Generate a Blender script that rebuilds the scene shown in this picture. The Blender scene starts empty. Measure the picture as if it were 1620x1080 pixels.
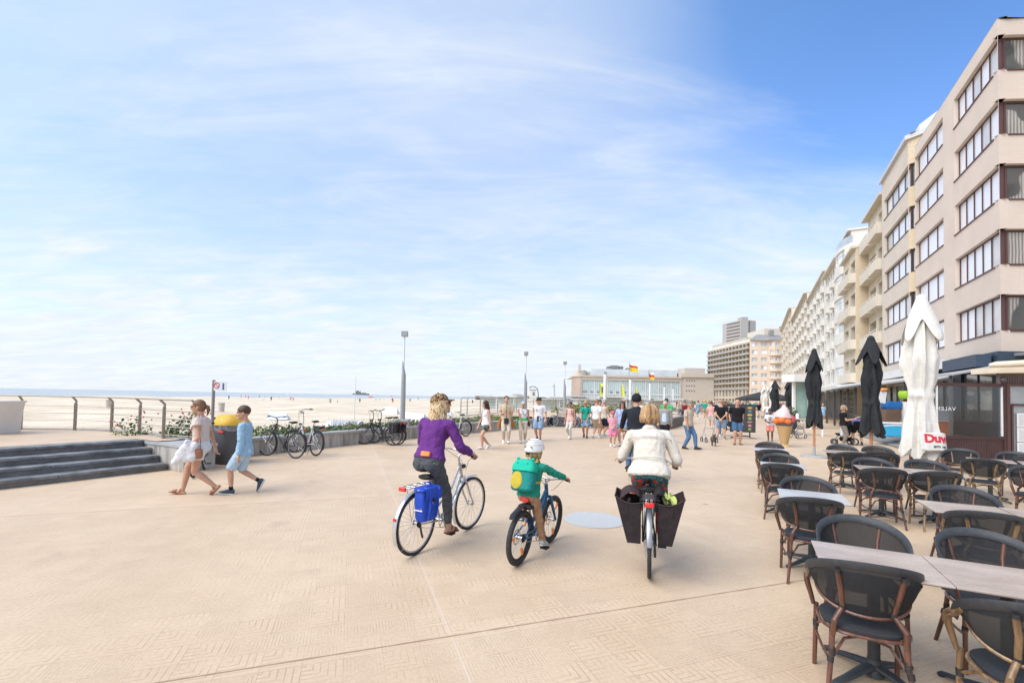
import bpy, bmesh, math, random
from math import sin, cos, pi, radians, sqrt, atan2
from mathutils import Vector, Matrix, Quaternion
V = Vector
random.seed(7)
scene = bpy.context.scene
COL = scene.collection
# ---------------------------------------------------------------- camera
CAMH = 1.75
PITCH, ROLL = radians(1.6), radians(1.06)
cam_d = bpy.data.cameras.new('camera'); cam = bpy.data.objects.new('camera', cam_d); COL.objects.link(cam)
cam_d.sensor_width = 36; cam_d.lens = 16; cam_d.shift_y = 68 / 1620
cam_d.clip_start = 0.05; cam_d.clip_end = 20000
cam.matrix_world = Matrix.Translation((0, 0, CAMH)) @ Matrix.Rotation(pi/2 + PITCH, 4, 'X') @ Matrix.Rotation(ROLL, 4, 'Z')
scene.camera = cam
# ---------------------------------------------------------------- light
SUN_EL, SUN_AZ = radians(47), radians(238)      # azimuth clockwise from +Y: behind the camera and to the left
world = bpy.data.worlds.new('World'); scene.world = world; world.use_nodes = True
def build_world():
    nt = world.node_tree; nt.nodes.clear(); N = nt.nodes.new; L = nt.links.new
    out = N('ShaderNodeOutputWorld'); bg = N('ShaderNodeBackground'); bg.inputs[1].default_value = 0.14
    L(bg.outputs[0], out.inputs[0])
    sky = N('ShaderNodeTexSky'); sky.sky_type = 'NISHITA'; sky.sun_disc = False
    sky.sun_elevation = SUN_EL; sky.sun_rotation = SUN_AZ; sky.air_density = 1.0; sky.dust_density = 0.6; sky.ozone_density = 2.5
    tc = N('ShaderNodeTexCoord'); sep = N('ShaderNodeSeparateXYZ'); L(tc.outputs['Generated'], sep.inputs[0])
    def math_(op, a, b=None, c=None, clamp=False):
        n = N('ShaderNodeMath'); n.operation = op; n.use_clamp = clamp
        for i, x in enumerate((a, b, c)):
            if x is None: continue
            if isinstance(x, (int, float)): n.inputs[i].default_value = x
            else: L(x, n.inputs[i])
        return n.outputs[0]
    X, Y, Z = sep.outputs
    zz = math_('MAXIMUM', Z, 0.0); den = math_('ADD', zz, 0.16)
    px = math_('DIVIDE', X, den); py = math_('DIVIDE', Y, den)
    def noise(sx, sy, rot, scale, detail, rough, dist, off=0.0):
        cx = N('ShaderNodeCombineXYZ'); L(px, cx.inputs[0]); L(py, cx.inputs[1]); cx.inputs[2].default_value = off
        mp = N('ShaderNodeMapping'); mp.inputs['Rotation'].default_value = (0, 0, rot); mp.inputs['Scale'].default_value = (sx, sy, 1)
        L(cx.outputs[0], mp.inputs[0]); n = N('ShaderNodeTexNoise'); n.inputs['Scale'].default_value = scale
        n.inputs['Detail'].default_value = detail; n.inputs['Roughness'].default_value = rough; n.inputs['Distortion'].default_value = dist
        L(mp.outputs[0], n.inputs[0]); return n.outputs[0]
    def ramp(x, a, b):
        n = N('ShaderNodeMapRange'); n.interpolation_type = 'SMOOTHSTEP'; n.clamp = True
        L(x, n.inputs[0]); n.inputs[1].default_value = a; n.inputs[2].default_value = b
        n.inputs[3].default_value = 0; n.inputs[4].default_value = 1; return n.outputs[0]
    broad = noise(1.0, 1.0, 0.3, 0.42, 4, .5, .3, 3.1)
    wisp = noise(1.0, 3.2, radians(-38), 0.9, 9, .62, .9, 1.7)
    puff = noise(1.0, 2.0, radians(20), 2.6, 8, .6, .4, 8.2)
    # how far towards the clear quarter of the sky (up and right of the view)
    bd = V((0.86, 0.60, 0.95)).normalized()
    dt = math_('ADD', math_('ADD', math_('MULTIPLY', X, bd.x), math_('MULTIPLY', Y, bd.y)), math_('MULTIPLY', Z, bd.z))
    cl_ = N('ShaderNodeMapRange'); cl_.clamp = True; L(dt, cl_.inputs[0]); cl_.inputs[1].default_value = .76; cl_.inputs[2].default_value = .985
    clear = math_('POWER', cl_.outputs[0], 2.3)
    veil = math_('MULTIPLY_ADD', ramp(broad, .34, .68), 0.34, 0.38)
    veil = math_('MULTIPLY_ADD', ramp(wisp, .40, .80), 0.34, veil)
    hz = math_('POWER', math_('SUBTRACT', 1.0, zz), 7.0)
    veil = math_('MULTIPLY_ADD', hz, 0.36, veil)
    veil = math_('MULTIPLY_ADD', math_('MULTIPLY', ramp(puff, .45, .7), ramp(math_('SUBTRACT', .34, Z), 0.0, .25)), 0.55, veil)
    veil = math_('MULTIPLY_ADD', clear, -.95, veil)
    fac = math_('MULTIPLY', math_('MAXIMUM', veil, 0.0), 1.0, clamp=True)
    fac = math_('MINIMUM', fac, 0.97)
    tn = N('ShaderNodeMix'); tn.data_type = 'RGBA'; tn.blend_type = 'MULTIPLY'; tn.inputs[0].default_value = 1; L(sky.outputs[0], tn.inputs[6]); el_ = N('ShaderNodeValToRGB'); e_ = el_.color_ramp.elements; e_[0].position = 0; e_[0].color = (.54, .54, .62, 1); e_[1].position = .75; e_[1].color = (.74, .88, .94, 1); e2 = e_.new(.30); e2.color = (.60, .66, .80, 1); L(zz, el_.inputs[0]); L(el_.outputs[0], tn.inputs[7])
    dk = N('ShaderNodeMix'); dk.data_type = 'RGBA'; dk.blend_type = 'MULTIPLY'; L(clear, dk.inputs[0]); L(tn.outputs[2], dk.inputs[6]); dk.inputs[7].default_value = (.60, .70, .80, 1)
    mx = N('ShaderNodeMix'); mx.data_type = 'RGBA'; L(fac, mx.inputs[0]); L(dk.outputs[2], mx.inputs[6]); cv = N('ShaderNodeMix'); cv.data_type = 'RGBA'; L(ramp(noise(1.0, 2.4, radians(12), 3.4, 9, .62, .5, 5.5), .36, .66), cv.inputs[0]); cv.inputs[6].default_value = (2.18, 2.40, 2.68, 1); cv.inputs[7].default_value = (2.48, 2.60, 2.70, 1); L(cv.outputs[2], mx.inputs[7])
    L(mx.outputs[2], bg.inputs[0])
build_world()
sun_d = bpy.data.lights.new('sun', 'SUN'); sun = bpy.data.objects.new('sun', sun_d); COL.objects.link(sun)
sun_d.energy = 1.5; sun_d.angle = radians(55); sun_d.color = (1, .94, .86)
sd = V((sin(SUN_AZ)*cos(SUN_EL), cos(SUN_AZ)*cos(SUN_EL), sin(SUN_EL)))
sun.rotation_euler = sd.to_track_quat('Z', 'Y').to_euler()
scene.view_settings.view_transform = 'Standard'; scene.view_settings.look = 'None'
scene.view_settings.gamma = 1; scene.view_settings.exposure = 1.43; scene.view_settings.use_curve_mapping = False
# ---------------------------------------------------------------- placing helpers
A = radians(27.8)                       # the street runs this far to the right of straight ahead
SA, CA = sin(A), cos(A)
def S(s, n, z=0.0): return V((s*SA + n*CA, s*CA - n*SA, z))     # street frame -> world
def ray(u, v):
    x = (u-810)/720; y = (540-v+68)/720
    c, s_ = cos(ROLL), sin(ROLL); xr = x*c - y*s_; yr = x*s_ + y*c
    return V((xr, cos(PITCH)-sin(PITCH)*yr, sin(PITCH)+cos(PITCH)*yr))
def G(u, v, z=0.0):
    r = ray(u, v); t = (z-CAMH)/r.z; return V((r.x*t, r.y*t, z))
def PY(u, v, y):
    r = ray(u, v); t = y/r.y; return V((r.x*t, y, CAMH+r.z*t))
# ---------------------------------------------------------------- materials
MATS = {}
def M(name, col, rough=.6, metal=0.0, bd=.02, var=.08, vs=6.0, bump=0.0, bs=40.0, spec=.4, emit=None, alpha=None, trans=None, col2=None, tex=None, coat=0.0, sheen=0.0):
    if name in MATS: return MATS[name]
    m = bpy.data.materials.new(name); MATS[name] = m; m.use_nodes = True
    nt = m.node_tree; p = nt.nodes['Principled BSDF']; N = nt.nodes.new; L = nt.links.new
    c = tuple(col)+(1,)
    p.inputs['Base Color'].default_value = c; p.inputs['Roughness'].default_value = rough; p.inputs['Metallic'].default_value = metal
    p.inputs['Specular IOR Level'].default_value = spec
    if coat: p.inputs['Coat Weight'].default_value = coat
    if sheen: p.inputs['Sheen Weight'].default_value = sheen
    if alpha is not None: p.inputs['Alpha'].default_value = alpha
    tc = N('ShaderNodeTexCoord')
    if var or col2:
        n = N('ShaderNodeTexNoise'); n.inputs['Scale'].default_value = vs; n.inputs['Detail'].default_value = 6; n.inputs['Roughness'].default_value = .6
        L(tc.outputs['Object'], n.inputs[0])
        r = N('ShaderNodeMapRange'); r.inputs[1].default_value = .3; r.inputs[2].default_value = .7; L(n.outputs[0], r.inputs[0])
        mx = N('ShaderNodeMix'); mx.data_type = 'RGBA'; L(r.outputs[0], mx.inputs[0])
        if col2: mx.inputs[6].default_value = c; mx.inputs[7].default_value = tuple(col2)+(1,)
        else:
            mx.inputs[6].default_value = tuple(min(1, x*(1-var)) for x in col)+(1,); mx.inputs[7].default_value = tuple(min(1, x*(1+var)) for x in col)+(1,)
        L(mx.outputs[2], p.inputs['Base Color'])
    if bump:
        n = N('ShaderNodeTexNoise'); n.inputs['Scale'].default_value = bs; n.inputs['Detail'].default_value = 4
        L(tc.outputs['Object'], n.inputs[0]); b = N('ShaderNodeBump'); b.inputs['Strength'].default_value = bump; b.inputs['Distance'].default_value = bd
        L(n.outputs[0], b.inputs['Height']); L(b.outputs[0], p.inputs['Normal'])
    if tex: tex(nt, p, tc)
    return m
def nodes(nt):
    return nt.nodes.new, nt.links.new
def ramp2(nt, src, a, b, c1, c2, inter='LINEAR'):
    r = nt.nodes.new('ShaderNodeValToRGB'); r.color_ramp.interpolation = inter
    e = r.color_ramp.elements; e[0].position = a; e[0].color = tuple(c1)+(1,); e[1].position = b; e[1].color = tuple(c2)+(1,)
    nt.links.new(src, r.inputs[0]); return r.outputs[0]
def cloth(name, col, rough=.9, var=.09, bump=.55, bs=9, **k):
    k.setdefault('bd', .045 if bs < 30 else .012)
    return M(name, col, rough=rough, var=var, vs=14, bump=bump, bs=bs, spec=.15, **k)
def spotted(name, base, dark, scale=40, th=.12, col3=None):
    def t(nt, p, tc):
        N, L = nodes(nt); v = N('ShaderNodeTexVoronoi'); v.inputs['Scale'].default_value = scale; L(tc.outputs['Object'], v.inputs[0])
        c = ramp2(nt, v.outputs['Distance'], th, th+.05, dark, base)
        if col3:
            v2 = N('ShaderNodeTexVoronoi'); v2.inputs['Scale'].default_value = scale*.42; L(tc.outputs['Object'], v2.inputs[0])
            f = ramp2(nt, v2.outputs['Distance'], .40, .44, (1, 1, 1), (0, 0, 0))
            mx = N('ShaderNodeMix'); mx.data_type = 'RGBA'; L(f, mx.inputs[0]); L(c, mx.inputs[6]); mx.inputs[7].default_value = tuple(col3)+(1,); c = mx.outputs[2]
        L(c, p.inputs['Base Color'])
    return M(name, base, rough=.85, var=0, tex=t)
# ---------------------------------------------------------------- mesh builder
class MB:
    def __init__(s): s.v = []; s.f = []; s.m = []
    def add(s, vs, fs, m=0):
        o = len(s.v); s.v += [tuple(x) for x in vs]
        for f in fs: s.f.append(tuple(i+o for i in f)); s.m.append(m)
        return s
    def box(s, c, d, rz=0.0, m=0, R=None, top=1.0):
        c = V(c); R = R or Matrix.Rotation(rz, 3, 'Z'); vs = []
        for z in (-.5, .5):
            k = top if z > 0 else 1
            for x, y in ((-.5, -.5), (.5, -.5), (.5, .5), (-.5, .5)): vs.append(c + R @ V((x*d[0]*k, y*d[1]*k, z*d[2])))
        return s.add(vs, [(3, 2, 1, 0), (4, 5, 6, 7), (0, 1, 5, 4), (1, 2, 6, 5), (2, 3, 7, 6), (3, 0, 4, 7)], m)
    def quad(s, *p, m=0): return s.add(p, [tuple(range(len(p)))], m)
    def prism(s, pts, z0, z1, m=0, cap=True):
        n = len(pts); vs = [(p[0], p[1], z0) for p in pts]+[(p[0], p[1], z1) for p in pts]
        fs = [(i, (i+1) % n, (i+1) % n+n, i+n) for i in range(n)]
        if cap: fs += [tuple(range(n-1, -1, -1)), tuple(range(n, 2*n))]
        return s.add(vs, fs, m)
    def loft(s, secs, n=16, m=0, cap=True, power=1.0):
        """secs: (centre, axis_u, axis_v) with the axes already scaled to the half widths"""
        vs = []
        for c, a, b in secs:
            for i in range(n):
                t = 2*pi*i/n; x, y = cos(t), sin(t)
                if power != 1: x = math.copysign(abs(x)**power, x); y = math.copysign(abs(y)**power, y)
                vs.append(V(c)+V(a)*x+V(b)*y)
        fs = []
        for k in range(len(secs)-1):
            for i in range(n): fs.append((k*n+i, k*n+(i+1) % n, (k+1)*n+(i+1) % n, (k+1)*n+i))
        if cap: fs += [tuple(range(n-1, -1, -1)), tuple(range((len(secs)-1)*n, len(secs)*n))]
        return s.add(vs, fs, m)
    def tube(s, pts, r, n=8, m=0, closed=False, flat=1.0, up=None, cap=True):
        pts = [V(p) for p in pts]; k = len(pts); rs = r if isinstance(r, (list, tuple)) else [r]*k
        T = []
        for i in range(k):
            a = pts[(i-1) % k] if (closed or i > 0) else pts[i]; b = pts[(i+1) % k] if (closed or i < k-1) else pts[i]
            T.append((b-a).normalized() if (b-a).length > 1e-9 else V((0, 0, 1)))
        u = V(up) if up else (V((0, 0, 1)) if abs(T[0].z) < .9 else V((0, 1, 0)))
        secs = []
        for i in range(k):
            w = T[i].cross(u)
            if w.length < 1e-6: w = T[i].orthogonal()
            w.normalize(); uu = w.cross(T[i]).normalized()
            if not up: u = uu
            secs.append((pts[i], w*rs[i], uu*rs[i]*flat))
        if closed: secs.append(secs[0]); return s.loft(secs, n, m, cap=False)
        return s.loft(secs, n, m, cap=cap)
    def cyl(s, a, b, r, r2=None, n=12, m=0): return s.tube([a, b], [r, r if r2 is None else r2], n, m)
    def cap(s, a, b, r0, r1, n=12, m=0, flat=1.0, up=None):
        a, b = V(a), V(b); d = b-a; Ln = d.length
        if Ln < 1e-6: return s.ell(a, (r0, r0, r0), n, m)
        d /= Ln; pts = []; rs = []
        for q in (80, 55, 28, 0): pts.append(a-d*r0*sin(radians(q))); rs.append(r0*cos(radians(q)))
        for q in (0, 28, 55, 80): pts.append(b+d*r1*sin(radians(q))); rs.append(r1*cos(radians(q)))
        return s.tube(pts, rs, n, m, flat=flat, up=up)
    def ell(s, c, r, n=12, m=0, R=None, h=None):
        c = V(c); R = R or Matrix.Identity(3); h = h or max(6, n*2//3); secs = []
        for i in range(h+1):
            t = -pi/2+pi*(i+.02*(i == 0)-.02*(i == h))/h
            secs.append((c+R @ V((0, 0, r[2]*sin(t))), R @ V((r[0]*cos(t), 0, 0)), R @ V((0, r[1]*cos(t), 0))))
        return s.loft(secs, n, m)
    def surf(s, fn, nu, nv, m=0, wrap=False):
        vs = [fn(i/nu, j/nv) for j in range(nv+1) for i in range(nu if wrap else nu+1)]; w = nu if wrap else nu+1; fs = []
        for j in range(nv):
            for i in range(nu): fs.append((j*w+i, j*w+(i+1) % w, (j+1)*w+(i+1) % w, (j+1)*w+i))
        return s.add(vs, fs, m)
    def xf(s, mat):
        s.v = [tuple(mat @ V(p)) for p in s.v]; return s
    def build(s, name, mats, parent=None, smooth=True, angle=40, loc=None, rz=0.0, rem=None, sm=3, dis=None, bevel=None):
        me = bpy.data.meshes.new(name); me.from_pydata(s.v, [], s.f)
        if not isinstance(mats, (list, tuple)): mats = [mats]
        for x in mats: me.materials.append(x)
        if len(mats) > 1: me.polygons.foreach_set('material_index', s.m)
        me.validate()
        if smooth:
            me.polygons.foreach_set('use_smooth', [True]*len(me.polygons))
            if not rem: me.set_sharp_from_angle(angle=radians(angle))
        me.update()
        o = bpy.data.objects.new(name, me); COL.objects.link(o)
        if parent: o.parent = parent
        if loc is not None: o.location = loc
        if rz: o.rotation_euler = (0, 0, rz)
        if bevel:
            b = o.modifiers.new('b', 'BEVEL'); b.width = bevel; b.segments = 2; b.limit_method = 'ANGLE'
        if rem:
            r = o.modifiers.new('r', 'REMESH'); r.mode = 'VOXEL'; r.voxel_size = rem; r.use_smooth_shade = True
            if sm: q = o.modifiers.new('s', 'SMOOTH'); q.iterations = sm; q.factor = .5
            if dis:
                tx = bpy.data.textures.get('fold%g' % dis[1]) or bpy.data.textures.new('fold%g' % dis[1], 'CLOUDS'); tx.noise_scale = dis[1]
                d = o.modifiers.new('d', 'DISPLACE'); d.texture = tx; d.strength = dis[0]; d.mid_level = .5
        return o
def tag(o, label=None, cat=None, group=None, kind=None):
    if label: o['label'] = label
    if cat: o['category'] = cat
    if group: o['group'] = group
    if kind: o['kind'] = kind
    return o
def empty(name, loc=(0, 0, 0), rz=0.0, label=None, cat=None, group=None):
    o = bpy.data.objects.new(name, None); COL.objects.link(o); o.location = loc; o.rotation_euler = (0, 0, rz); o.empty_display_size = .1
    return tag(o, label, cat, group)
KIDS = {}
def copy_tree(o, parent=None, kids=None):
    c = o.copy(); COL.objects.link(c)
    if parent: c.parent = parent
    for ch in list(o.children): copy_tree(ch, c)
    return c
def text_mesh(body, size, extr=.0, spacing=1.0, bold=0, shear=0):
    cu = bpy.data.curves.new('t', 'FONT'); cu.body = body; cu.size = size; cu.extrude = extr; cu.align_x = 'CENTER'; cu.space_character = spacing; cu.shear = shear
    cu.resolution_u = 3; cu.offset = bold
    o = bpy.data.objects.new('t', cu); COL.objects.link(o)
    me = bpy.data.meshes.new_from_object(o.evaluated_get(bpy.context.evaluated_depsgraph_get()))
    bpy.data.objects.remove(o); vs = [v.co.copy() for v in me.vertices]; fs = [tuple(p.vertices) for p in me.polygons]
    return vs, fs
# ================================================================ SETTING
E1 = radians(-19.4)                     # the paving joints run this way
def paving_tex(nt, p, tc):
    N, L = nodes(nt)
    def mth(op, a, b=None, c=None, clamp=False):
        n = N('ShaderNodeMath'); n.operation = op; n.use_clamp = clamp
        for i, x in enumerate((a, b, c)):
            if x is None: continue
            if isinstance(x, (int, float)): n.inputs[i].default_value = x
            else: L(x, n.inputs[i])
        return n.outputs[0]
    mp = N('ShaderNodeMapping'); mp.inputs['Rotation'].default_value = (0, 0, E1); mp.vector_type = 'POINT'
    L(tc.outputs['Object'], mp.inputs[0]); sp = N('ShaderNodeSeparateXYZ'); L(mp.outputs[0], sp.inputs[0])
    P, Q = sp.outputs[0], sp.outputs[1]
    T = .25
    a = mth('DIVIDE', P, T); b = mth('DIVIDE', Q, T)
    fa = mth('SUBTRACT', mth('FRACT', a), .5); fb = mth('SUBTRACT', mth('FRACT', b), .5)
    ia = mth('FLOOR', a); ib = mth('FLOOR', b)
    cv = N('ShaderNodeCombineXYZ'); L(ia, cv.inputs[0]); L(ib, cv.inputs[1])
    wn = N('ShaderNodeTexWhiteNoise'); wn.noise_dimensions = '2D'; L(cv.outputs[0], wn.inputs['Vector'])
    par = mth('MODULO', mth('ABSOLUTE', mth('ADD', ia, ib)), 2.0)
    aa = mth('ABSOLUTE', fa); ab = mth('ABSOLUTE', fb)
    ring = mth('MAXIMUM', aa, ab)
    # diagonal half of each tile runs one way, the other half the other way: a meander
    key = mth('MULTIPLY', ring, 11.0)
    mea = mth('MULTIPLY', mth('MAXIMUM', mth('ADD', fa, .5), mth('SUBTRACT', .5, fb)), 5.5)
    sel = mth('GREATER_THAN', wn.outputs['Value'], .45)
    k = N('ShaderNodeMix'); L(sel, k.inputs[0]); L(key, k.inputs[2]); L(mea, k.inputs[3])
    fr = mth('ABSOLUTE', mth('SUBTRACT', mth('FRACT', k.outputs[0]), .5))
    mr = N('ShaderNodeMapRange'); mr.interpolation_type = 'SMOOTHSTEP'; L(fr, mr.inputs[0]); mr.inputs[1].default_value = .16; mr.inputs[2].default_value = .02
    groove = mr.outputs[0]                                   # 1 inside a groove
    edge = mth('MULTIPLY', mth('GREATER_THAN', ab, .480), 1.0)
    # wear: some areas lose their relief
    nz = N('ShaderNodeTexNoise'); nz.inputs['Scale'].default_value = .35; nz.inputs['Detail'].default_value = 7; L(tc.outputs['Object'], nz.inputs[0])
    w = N('ShaderNodeMapRange'); L(nz.outputs[0], w.inputs[0]); w.inputs[1].default_value = .35; w.inputs[2].default_value = .62; w.inputs[3].default_value = .35; w.inputs[4].default_value = 1
    n5 = N('ShaderNodeTexNoise'); n5.inputs['Scale'].default_value = 5; n5.inputs['Detail'].default_value = 5; L(tc.outputs['Object'], n5.inputs[0])
    w5 = N('ShaderNodeMapRange'); L(n5.outputs[0], w5.inputs[0]); w5.inputs[1].default_value = .38; w5.inputs[2].default_value = .66; w5.inputs[3].default_value = .35; w5.inputs[4].default_value = 1.6
    groove = mth('MULTIPLY', mth('MULTIPLY', mth('MAXIMUM', groove, mth('MULTIPLY', edge, .8)), w5.outputs[0]), w.outputs[0], clamp=True)
    # big expansion joints
    jp = mth('ABSOLUTE', mth('SUBTRACT', mth('FRACT', mth('ADD', mth('DIVIDE', mth('SUBTRACT', P, .735), 5.12), .5)), .5))
    jq = mth('ABSOLUTE', mth('SUBTRACT', mth('FRACT', mth('ADD', mth('DIVIDE', mth('SUBTRACT', Q, 3.32), 4.86), .5)), .5))
    nj = N('ShaderNodeTexNoise'); nj.inputs['Scale'].default_value = 9; nj.inputs['Detail'].default_value = 3; L(tc.outputs['Object'], nj.inputs[0])
    jw = mth('MULTIPLY_ADD', nj.outputs[0], .0030, .0004)
    joint = mth('LESS_THAN', jq, jw); jointp = mth('LESS_THAN', jp, mth('MULTIPLY', jw, 1.1))
    halo = N('ShaderNodeMapRange'); L(mth('MINIMUM', jp, jq), halo.inputs[0]); halo.inputs[1].default_value = .02; halo.inputs[2].default_value = 0; halo.inputs[3].default_value = 0; halo.inputs[4].default_value = .35
    # colours
    n2 = N('ShaderNodeTexNoise'); n2.inputs['Scale'].default_value = .55; n2.inputs['Detail'].default_value = 8; n2.inputs['Roughness'].default_value = .65; L(tc.outputs['Object'], n2.inputs[0])
    base = ramp2(nt, n2.outputs[0], .32, .70, (.545, .398, .26), (.63, .487, .338))
    n3 = N('ShaderNodeTexNoise'); n3.inputs['Scale'].default_value = 38; n3.inputs['Detail'].default_value = 3; L(tc.outputs['Object'], n3.inputs[0])
    def mixc(f, x, col, blend='MIX'):
        m = N('ShaderNodeMix'); m.data_type = 'RGBA'; m.blend_type = blend
        if isinstance(f, float): m.inputs[0].default_value = f
        else: L(f, m.inputs[0])
        L(x, m.inputs[6])
        if isinstance(col, tuple): m.inputs[7].default_value = col+(1,)
        else: L(col, m.inputs[7])
        return m.outputs[2]
    tilev = N('ShaderNodeMapRange'); L(wn.outputs['Value'], tilev.inputs[0]); tilev.inputs[3].default_value = .975; tilev.inputs[4].default_value = 1.02
    c = mixc(1.0, base, tilev.outputs[0], 'MULTIPLY')
    sv = N('ShaderNodeCombineXYZ'); L(mth('FLOOR', mth('DIVIDE', mth('SUBTRACT', P, .735), 5.12)), sv.inputs[0]); L(mth('FLOOR', mth('DIVIDE', mth('SUBTRACT', Q, 3.32), 4.86)), sv.inputs[1]); wv = N('ShaderNodeTexWhiteNoise'); L(sv.outputs[0], wv.inputs['Vector']); slabv = N('ShaderNodeMapRange'); L(wv.outputs['Value'], slabv.inputs[0]); slabv.inputs[3].default_value = .95; slabv.inputs[4].default_value = 1.03; c = mixc(1.0, c, slabv.outputs[0], 'MULTIPLY')
    spk = N('ShaderNodeMapRange'); L(n3.outputs[0], spk.inputs[0]); spk.inputs[1].default_value = .3; spk.inputs[2].default_value = .7; spk.inputs[3].default_value = .92; spk.inputs[4].default_value = 1.06
    c = mixc(1.0, c, spk.outputs[0], 'MULTIPLY')
    c = mixc(halo.outputs[0], c, (.62, .47, .34))
    c = mixc(mth('MULTIPLY', groove, .38), c, (.27, .17, .115))
    # gum and old stains
    vo = N('ShaderNodeTexVoronoi'); vo.inputs['Scale'].default_value = .8; L(tc.outputs['Object'], vo.inputs[0])
    vr = N('ShaderNodeTexWhiteNoise'); L(vo.outputs['Color'], vr.inputs['Vector'])
    gum = mth('MULTIPLY', mth('LESS_THAN', vo.outputs['Distance'], mth('MULTIPLY', vr.outputs['Value'], .045)), .55)
    c = mixc(gum, c, (.20, .155, .13))
    nd = N('ShaderNodeTexNoise'); nd.inputs['Scale'].default_value = 1.4; nd.inputs['Detail'].default_value = 9; nd.inputs['Roughness'].default_value = .72; L(tc.outputs['Object'], nd.inputs[0])
    dirt = N('ShaderNodeMapRange'); L(nd.outputs[0], dirt.inputs[0]); dirt.inputs[1].default_value = .56; dirt.inputs[2].default_value = .74; dirt.inputs[4].default_value = .45
    c = mixc(dirt.outputs[0], c, (.36, .26, .19))
    c = mixc(mth('MULTIPLY', jointp, .25), c, (.66, .56, .46)); c = mixc(mth('MULTIPLY', joint, .7), c, (.22, .12, .06))
    L(c, p.inputs['Base Color'])
    h = mth('SUBTRACT', 1.0, mth('MAXIMUM', groove, joint))
    b = N('ShaderNodeBump'); b.inputs['Strength'].default_value = .35; b.inputs['Distance'].default_value = .004; L(h, b.inputs['Height']); L(b.outputs[0], p.inputs['Normal'])
    rr = N('ShaderNodeMapRange'); L(n2.outputs[0], rr.inputs[0]); rr.inputs[3].default_value = .42; rr.inputs[4].default_value = .7; L(rr.outputs[0], p.inputs['Roughness'])
paving = M('paving', (.5, .38, .28), rough=.6, var=0, tex=paving_tex, spec=.35)
def sand_tex(nt, p, tc):
    N, L = nodes(nt); n = N('ShaderNodeTexNoise'); n.inputs['Scale'].default_value = .12; n.inputs['Detail'].default_value = 9; L(tc.outputs['Object'], n.inputs[0])
    n7 = N('ShaderNodeTexNoise'); n7.inputs['Scale'].default_value = 1.1; n7.inputs['Detail'].default_value = 8; n7.inputs['Roughness'].default_value = .75; L(tc.outputs['Object'], n7.inputs[0]); av = N('ShaderNodeMath'); av.operation = 'MULTIPLY_ADD'; L(n7.outputs[0], av.inputs[0]); av.inputs[1].default_value = .7; L(n.outputs[0], av.inputs[2]); L(ramp2(nt, av.outputs[0], .68, 1.0, (.53, .435, .315), (.70, .615, .485)), p.inputs['Base Color'])
    n2 = N('ShaderNodeTexNoise'); n2.inputs['Scale'].default_value = 1.6; n2.inputs['Detail'].default_value = 6; L(tc.outputs['Object'], n2.inputs[0])
    b = N('ShaderNodeBump'); b.inputs['Strength'].default_value = .6; b.inputs['Distance'].default_value = .15; L(n2.outputs[0], b.inputs['Height']); L(b.outputs[0], p.inputs['Normal'])
sand = M('sand', (.6, .52, .4), rough=.95, var=0, tex=sand_tex, spec=.1)
def sea_tex(nt, p, tc):
    N, L = nodes(nt); n = N('ShaderNodeTexNoise'); n.inputs['Scale'].default_value = .02; n.inputs['Detail'].default_value = 8; L(tc.outputs['Object'], n.inputs[0])
    L(ramp2(nt, n.outputs[0], .35, .7, (.34, .38, .38), (.42, .45, .44)), p.inputs['Base Color'])
    mp = N('ShaderNodeMapping'); mp.inputs['Scale'].default_value = (.06, .3, 1); L(tc.outputs['Object'], mp.inputs[0])
    n2 = N('ShaderNodeTexNoise'); n2.inputs['Scale'].default_value = 1; n2.inputs['Detail'].default_value = 5; L(mp.outputs[0], n2.inputs[0])
    b = N('ShaderNodeBump'); b.inputs['Strength'].default_value = 1; b.inputs['Distance'].default_value = 1.2; L(n2.outputs[0], b.inputs['Height']); L(b.outputs[0], p.inputs['Normal'])
sea_m = M('sea', (.2, .23, .22), rough=.35, var=0, tex=sea_tex, spec=.3)
concrete = M('concrete', (.44, .41, .37), rough=.85, var=.16, vs=3, bump=.3, bs=25)
def streak_tex(nt, p, tc):
    N, L = nodes(nt); mp = N('ShaderNodeMapping'); mp.inputs['Scale'].default_value = (6, 6, .8); L(tc.outputs['Object'], mp.inputs[0])
    n = N('ShaderNodeTexNoise'); n.inputs['Scale'].default_value = 1; n.inputs['Detail'].default_value = 7; n.inputs['Roughness'].default_value = .65; L(mp.outputs[0], n.inputs[0])
    L(ramp2(nt, n.outputs[0], .34, .62, (.22, .205, .185), (.46, .43, .385)), p.inputs['Base Color'])
wallc = M('wall_concrete', (.42, .4, .36), rough=.85, var=0, tex=streak_tex, bump=.2, bs=30)
bluestone = M('bluestone', (.17, .175, .18), rough=.6, var=0, tex=lambda nt, p, tc: nt.links.new(ramp2(nt, (lambda n: (nt.links.new(tc.outputs['Object'], n.inputs[0]), n.inputs['Scale'].__setattr__('default_value', 3.5), n.inputs['Detail'].__setattr__('default_value', 8))and n.outputs[0])(nt.nodes.new('ShaderNodeTexNoise')), .35, .68, (.10, .105, .11), (.27, .275, .28)), p.inputs['Base Color']), bump=.25, bs=18)
coping_m = M('coping', (.36, .365, .365), rough=.6, var=.15, vs=2.5, bump=.15, bs=20)

# one ground sheet out to the horizon: dune-coloured land on the right, sand on the left, a metre below the promenade
g = MB(); g.quad((-9000, -9000, -1.5), (9000, -9000, -1.5), (9000, 9000, -1.5), (-9000, 9000, -1.5))
tag(g.build('ground', sand, smooth=False), kind='structure')
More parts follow.
